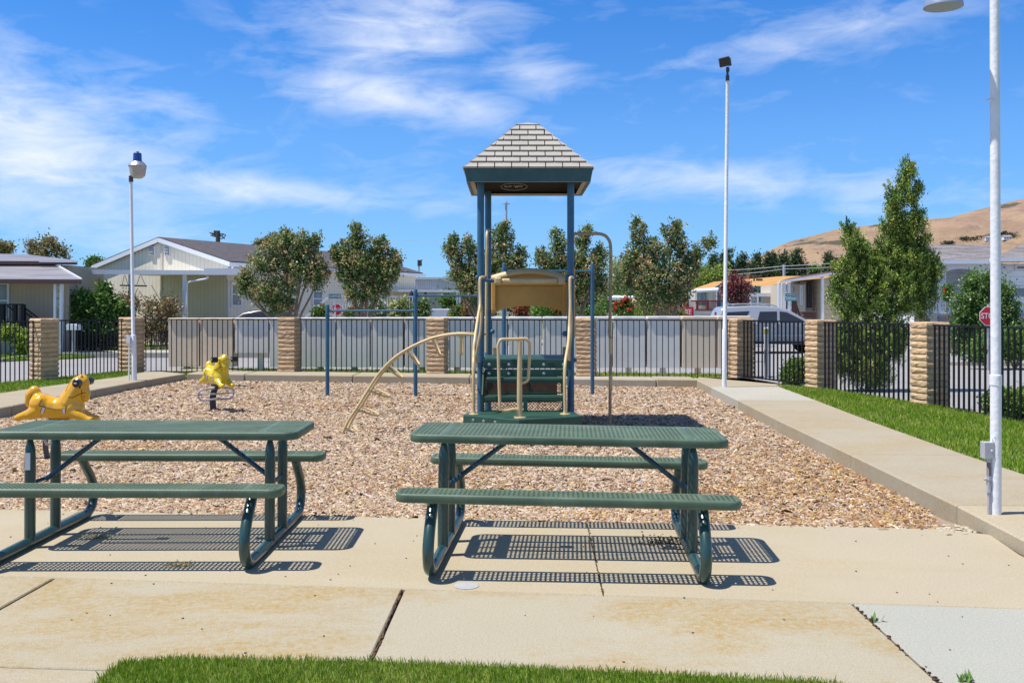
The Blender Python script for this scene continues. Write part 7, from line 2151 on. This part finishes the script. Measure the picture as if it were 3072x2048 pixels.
m = MB(); m.box(A(964, 604, 85), (.35, .3, .5)); obj('lamp_head', m, MT['darksteel'], t)
def upole(u, vt, Y, lb, arms, m_, w=.3):
    t = thing('utility_pole', lb, 'utility pole', tuple(A(u, 735, Y))); p = A(u, vt, Y)
    m = MB(); m.tube([(p.x, Y, GZ), (p.x, Y, p.z)], [w * .7, w * .5], 10); obj('pole', m, m_, t)
    for k, (v, ha_) in enumerate(arms):
        c = A(u, v, Y); m = MB(); m.bar((c.x - ha_, Y, c.z), (c.x + ha_, Y, c.z), .12); obj('cross_arm', m, m_, t)
        m = MB()
        for q in (-.9, -.5, .5, .9): m.ball((c.x + q * ha_, Y, c.z + .12), .08, 6)
        obj('insulator', m, MT['darksteel'], t)
    return t
upo = upole(500.5, 530, 95, 'dark utility pole rising behind the cream house roof', [], MT['bark_dark'], .42)
m = MB(); rr = random.Random(9)
for s in (-1, 1):
    for k in range(5): 
        a = A(500.5, 536 + k * 2, 95); b_ = A(500.5 + s * rr.uniform(12, 20), 534 + rr.uniform(0, 16), 95); m.tube(smooth_path([a, a.lerp(b_, .5) + Vector((0, 0, rr.uniform(-.3, .3))), b_], 3), .045, 4)
m.box(A(496, 537, 95), (.35, .3, .6)); obj('hardware', m, MT['darksteel'], upo)
upole(1720, 630, 100, 'short brown utility pole in front of the pines', [(634, 1.3)], mat('pole_wood', (.28, .13, .06), .9), .45)
upole(1801, 608, 105, 'pale utility pole before the gappy pine', [], MT['greypaint'], .3)
upole(714, 548, 80, 'thin brown utility pole between the first two crape myrtles', [], RFM['brown'], .22)
m = MB()
for (a, b_, Y) in (((60, 540), (480, 541), 95), ((520, 541), (714, 549), 92), ((714, 549), (1300, 553), 90)):
    pts = [A(a[0] + (b_[0] - a[0]) * k / 12, a[1] + (b_[1] - a[1]) * k / 12 + 2.5 * math.sin(math.pi * k / 12), Y) for k in range(13)]; m.tube(pts, .011, 4)
tag(obj('overhead_wire', m, MT['greypaint']), 'thin overhead wire sagging across the sky above the left roofs', 'wire')
m = MB()
for (a, b_) in (((1640, 622), (1801, 611)), ((1801, 611), (1990, 598)), ((1640, 634), (1801, 618)), ((1801, 618), (1990, 608))):
    pts = [A(a[0] + (b_[0] - a[0]) * k / 10, a[1] + (b_[1] - a[1]) * k / 10 + 1.5 * math.sin(math.pi * k / 10), 103) for k in range(11)]; m.tube(pts, .035, 4)
tag(obj('overhead_wire', m, MT['greypaint']), 'pale overhead wires crossing in front of the pines', 'wire')

# ================================================================== CARS
def car(label, loc, rz, paint, low, roofp, W, wheels, wins, wr, name='parked_car', group=None):
    """low, roofp: side outlines (x, z) of body and cabin; wins: side window outlines"""
    t = thing(name, label, 'car', loc, rz, group)
    zb_ = max(p[1] for p in low) ; zr = max(p[1] for p in roofp)
    z_belt = min(p[1] for p in roofp)
    def yat(z): f = min(1, max(0, (z - z_belt) / (zr - z_belt))); return W / 2 * (1 - .03) - .19 * f ** 1.1
    m = MB(); n = len(low)
    # three stacked outlines across give the flanks a rounded section
    secs = [(-W / 2 + .06, .965), (-W / 2, .995), (-W / 2 + .03, 1.0)]
    cxm = sum(p[0] for p in low) / n; czm = sum(p[1] for p in low) / n
    loops = []
    for (y, s) in [(-W / 2 + .10, .93), (-W / 2 + .02, .985), (-W / 2 + .10, 1.0), (W / 2 - .10, 1.0), (W / 2 - .02, .985), (W / 2 - .10, .93)]:
        o_ = len(m.v); m.v += [(cxm + (p[0] - cxm) * (1 if abs(y) < W / 2 - .05 else s), y, czm + (p[1] - czm) * s) for p in low]; loops.append(o_)
    for a, b in zip(loops[:-1], loops[1:]):
        for k in range(n): m.f.append((a + k, a + (k + 1) % n, b + (k + 1) % n, b + k))
    m.f.append(tuple(loops[0] + k for k in range(n))[::-1]); m.f.append(tuple(loops[-1] + k for k in range(n)))
    obj('body', m, paint, t, world=False, bevel=.03, smooth=True, bseg=2)
    m = MB(); n = len(roofp)
    m.v = [(p[0], -yat(p[1]), p[1]) for p in roofp] + [(p[0], yat(p[1]), p[1]) for p in roofp]
    m.f = [tuple(range(n)), tuple(range(n, 2 * n))[::-1]] + [(k, (k + 1) % n, (k + 1) % n + n, k + n) for k in range(n)]
    obj('cabin', m, paint, t, world=False, bevel=.06, smooth=True, bseg=3)
    for s in (-1, 1):
        for wv in wins:
            m = MB(); P = [Vector((p[0], s * (yat(p[1]) + .012), p[1])) for p in wv]; m.extrude(P, (0, -s * .03, 0)); obj('window', m, MT['glass_dark'], t, world=False)
    for x in wheels:
        for s in (-1, 1):
            c = Vector((x, s * (W / 2 - .09), wr))
            m = MB(); m.lathe([(wr * .62, -.11), (wr * .93, -.115), (wr, -.07), (wr, .07), (wr * .93, .115), (wr * .62, .11)], c, 28, Matrix.Rotation(R(90), 3, 'X')); wh = obj('tyre', m, MT['tyre'], t, world=False, smooth=True)
            WM[wh.name] = Matrix()
            m = MB(); m.lathe([(.0, -.02), (wr * .62, -.02), (wr * .64, .10), (wr * .55, .06), (.06, .07), (0, .08)], c, 20, Matrix.Rotation(R(-90 * s), 3, 'X')); obj('rim', m, MT['steel'], wh, world=False, smooth=True)
            m = MB(); m.lathe([(wr * 1.12, -.02), (wr * 1.12, .015)], c + Vector((0, s * .078, .02)), 28, Matrix.Rotation(R(90), 3, 'X')); obj('wheel_arch', m, MT['tyre'], t, world=False)
    return t


ys = 36.2; xs0 = (1640 - CX) * ys / FD
suv = car('silver SUV parked beyond the gate', (xs0, ys + .95, GZ), 0, MT['silver'],
          [(.05, .42), (.02, .75), (.05, 1.06), (3.55, 1.10), (4.45, 1.02), (4.68, .86), (4.72, .55), (4.60, .34), (.30, .34)],
          [(.10, 1.02), (.30, 1.62), (.45, 1.70), (1.6, 1.745), (2.35, 1.70), (2.75, 1.60), (3.62, 1.08), (3.5, 1.02)], 1.85, (.95, 3.75),
          [[(.40, 1.14), (.52, 1.50), (1.32, 1.54), (1.10, 1.16)], [(1.58, 1.12), (1.70, 1.52), (2.32, 1.53), (2.30, 1.12)], [(2.40, 1.12), (2.42, 1.53), (2.68, 1.50), (3.40, 1.13)]], .37)
for s in (-1, 1):
    m = MB(); m.tube(smooth_path([(.75, s * .66, 1.73), (.85, s * .66, 1.79), (1.9, s * .66, 1.80), (2.35, s * .66, 1.72)], 4), .022, 8)
    obj('roof_rail', m, MT['silver'], suv, world=False, smooth=True)
for s in (-1, 1):
    m = MB(); m.box((2.3, s * .95, .40), (2.1, .12, .09)); obj('running_board', m, MT['blackplastic'], suv, world=False, bevel=.02)
m = MB(); m.box((2.3, -.925, .66), (2.0, .02, .05)); obj('side_trim', m, MT['greypaint'], suv, world=False)
for x in (1.62, 2.36, 3.30):
    m = MB(); m.box((x, -.922, .82), (.010, .012, .50)); obj('door_gap', m, MT['blackplastic'], suv, world=False)
for x in (2.22, 3.12):
    m = MB(); m.box((x - .05, -.935, 1.0), (.16, .03, .03)); obj('door_handle', m, MT['silver'], suv, world=False, bevel=.008)
m = MB(); m.box((3.28, -1.0, 1.13), (.13, .16, .13)); obj('mirror', m, MT['silver'], suv, world=False, bevel=.03)
m = MB(); m.box((.10, -.72, 1.45), (.06, .10, .12)); obj('tail_light', m, MT['red'], suv, world=False)
sed_low = [(.05, .30), (0, .62), (.12, .86), (1.0, .90), (3.3, .88), (4.35, .72), (4.5, .50), (4.42, .26), (.25, .26)]
sed_roof = [(.65, .84), (1.35, 1.33), (1.9, 1.43), (2.5, 1.42), (2.9, 1.33), (3.65, .86)]
sed_win = [[(1.15, .95), (1.52, 1.27), (2.1, 1.33), (2.1, .93)], [(2.18, .93), (2.18, 1.33), (2.75, 1.27), (3.3, .93)]]
car('brown sedan whose roof shows over the beige cabinets', ((494 - CX) * 34 / FD - .35, 34.5, GZ + .17), 0, MT['brownpaint'], sed_low, sed_roof, 1.75, (.8, 3.6), sed_win, .31)
car('dark sedan behind the white storage box', ((975 - CX) * 45 / FD, 45.6, GZ + .12), 0, mat('car_black', (.012, .012, .014), .2, metal=.3, coat=1), sed_low, sed_roof, 1.75, (.8, 3.6), sed_win, .31)
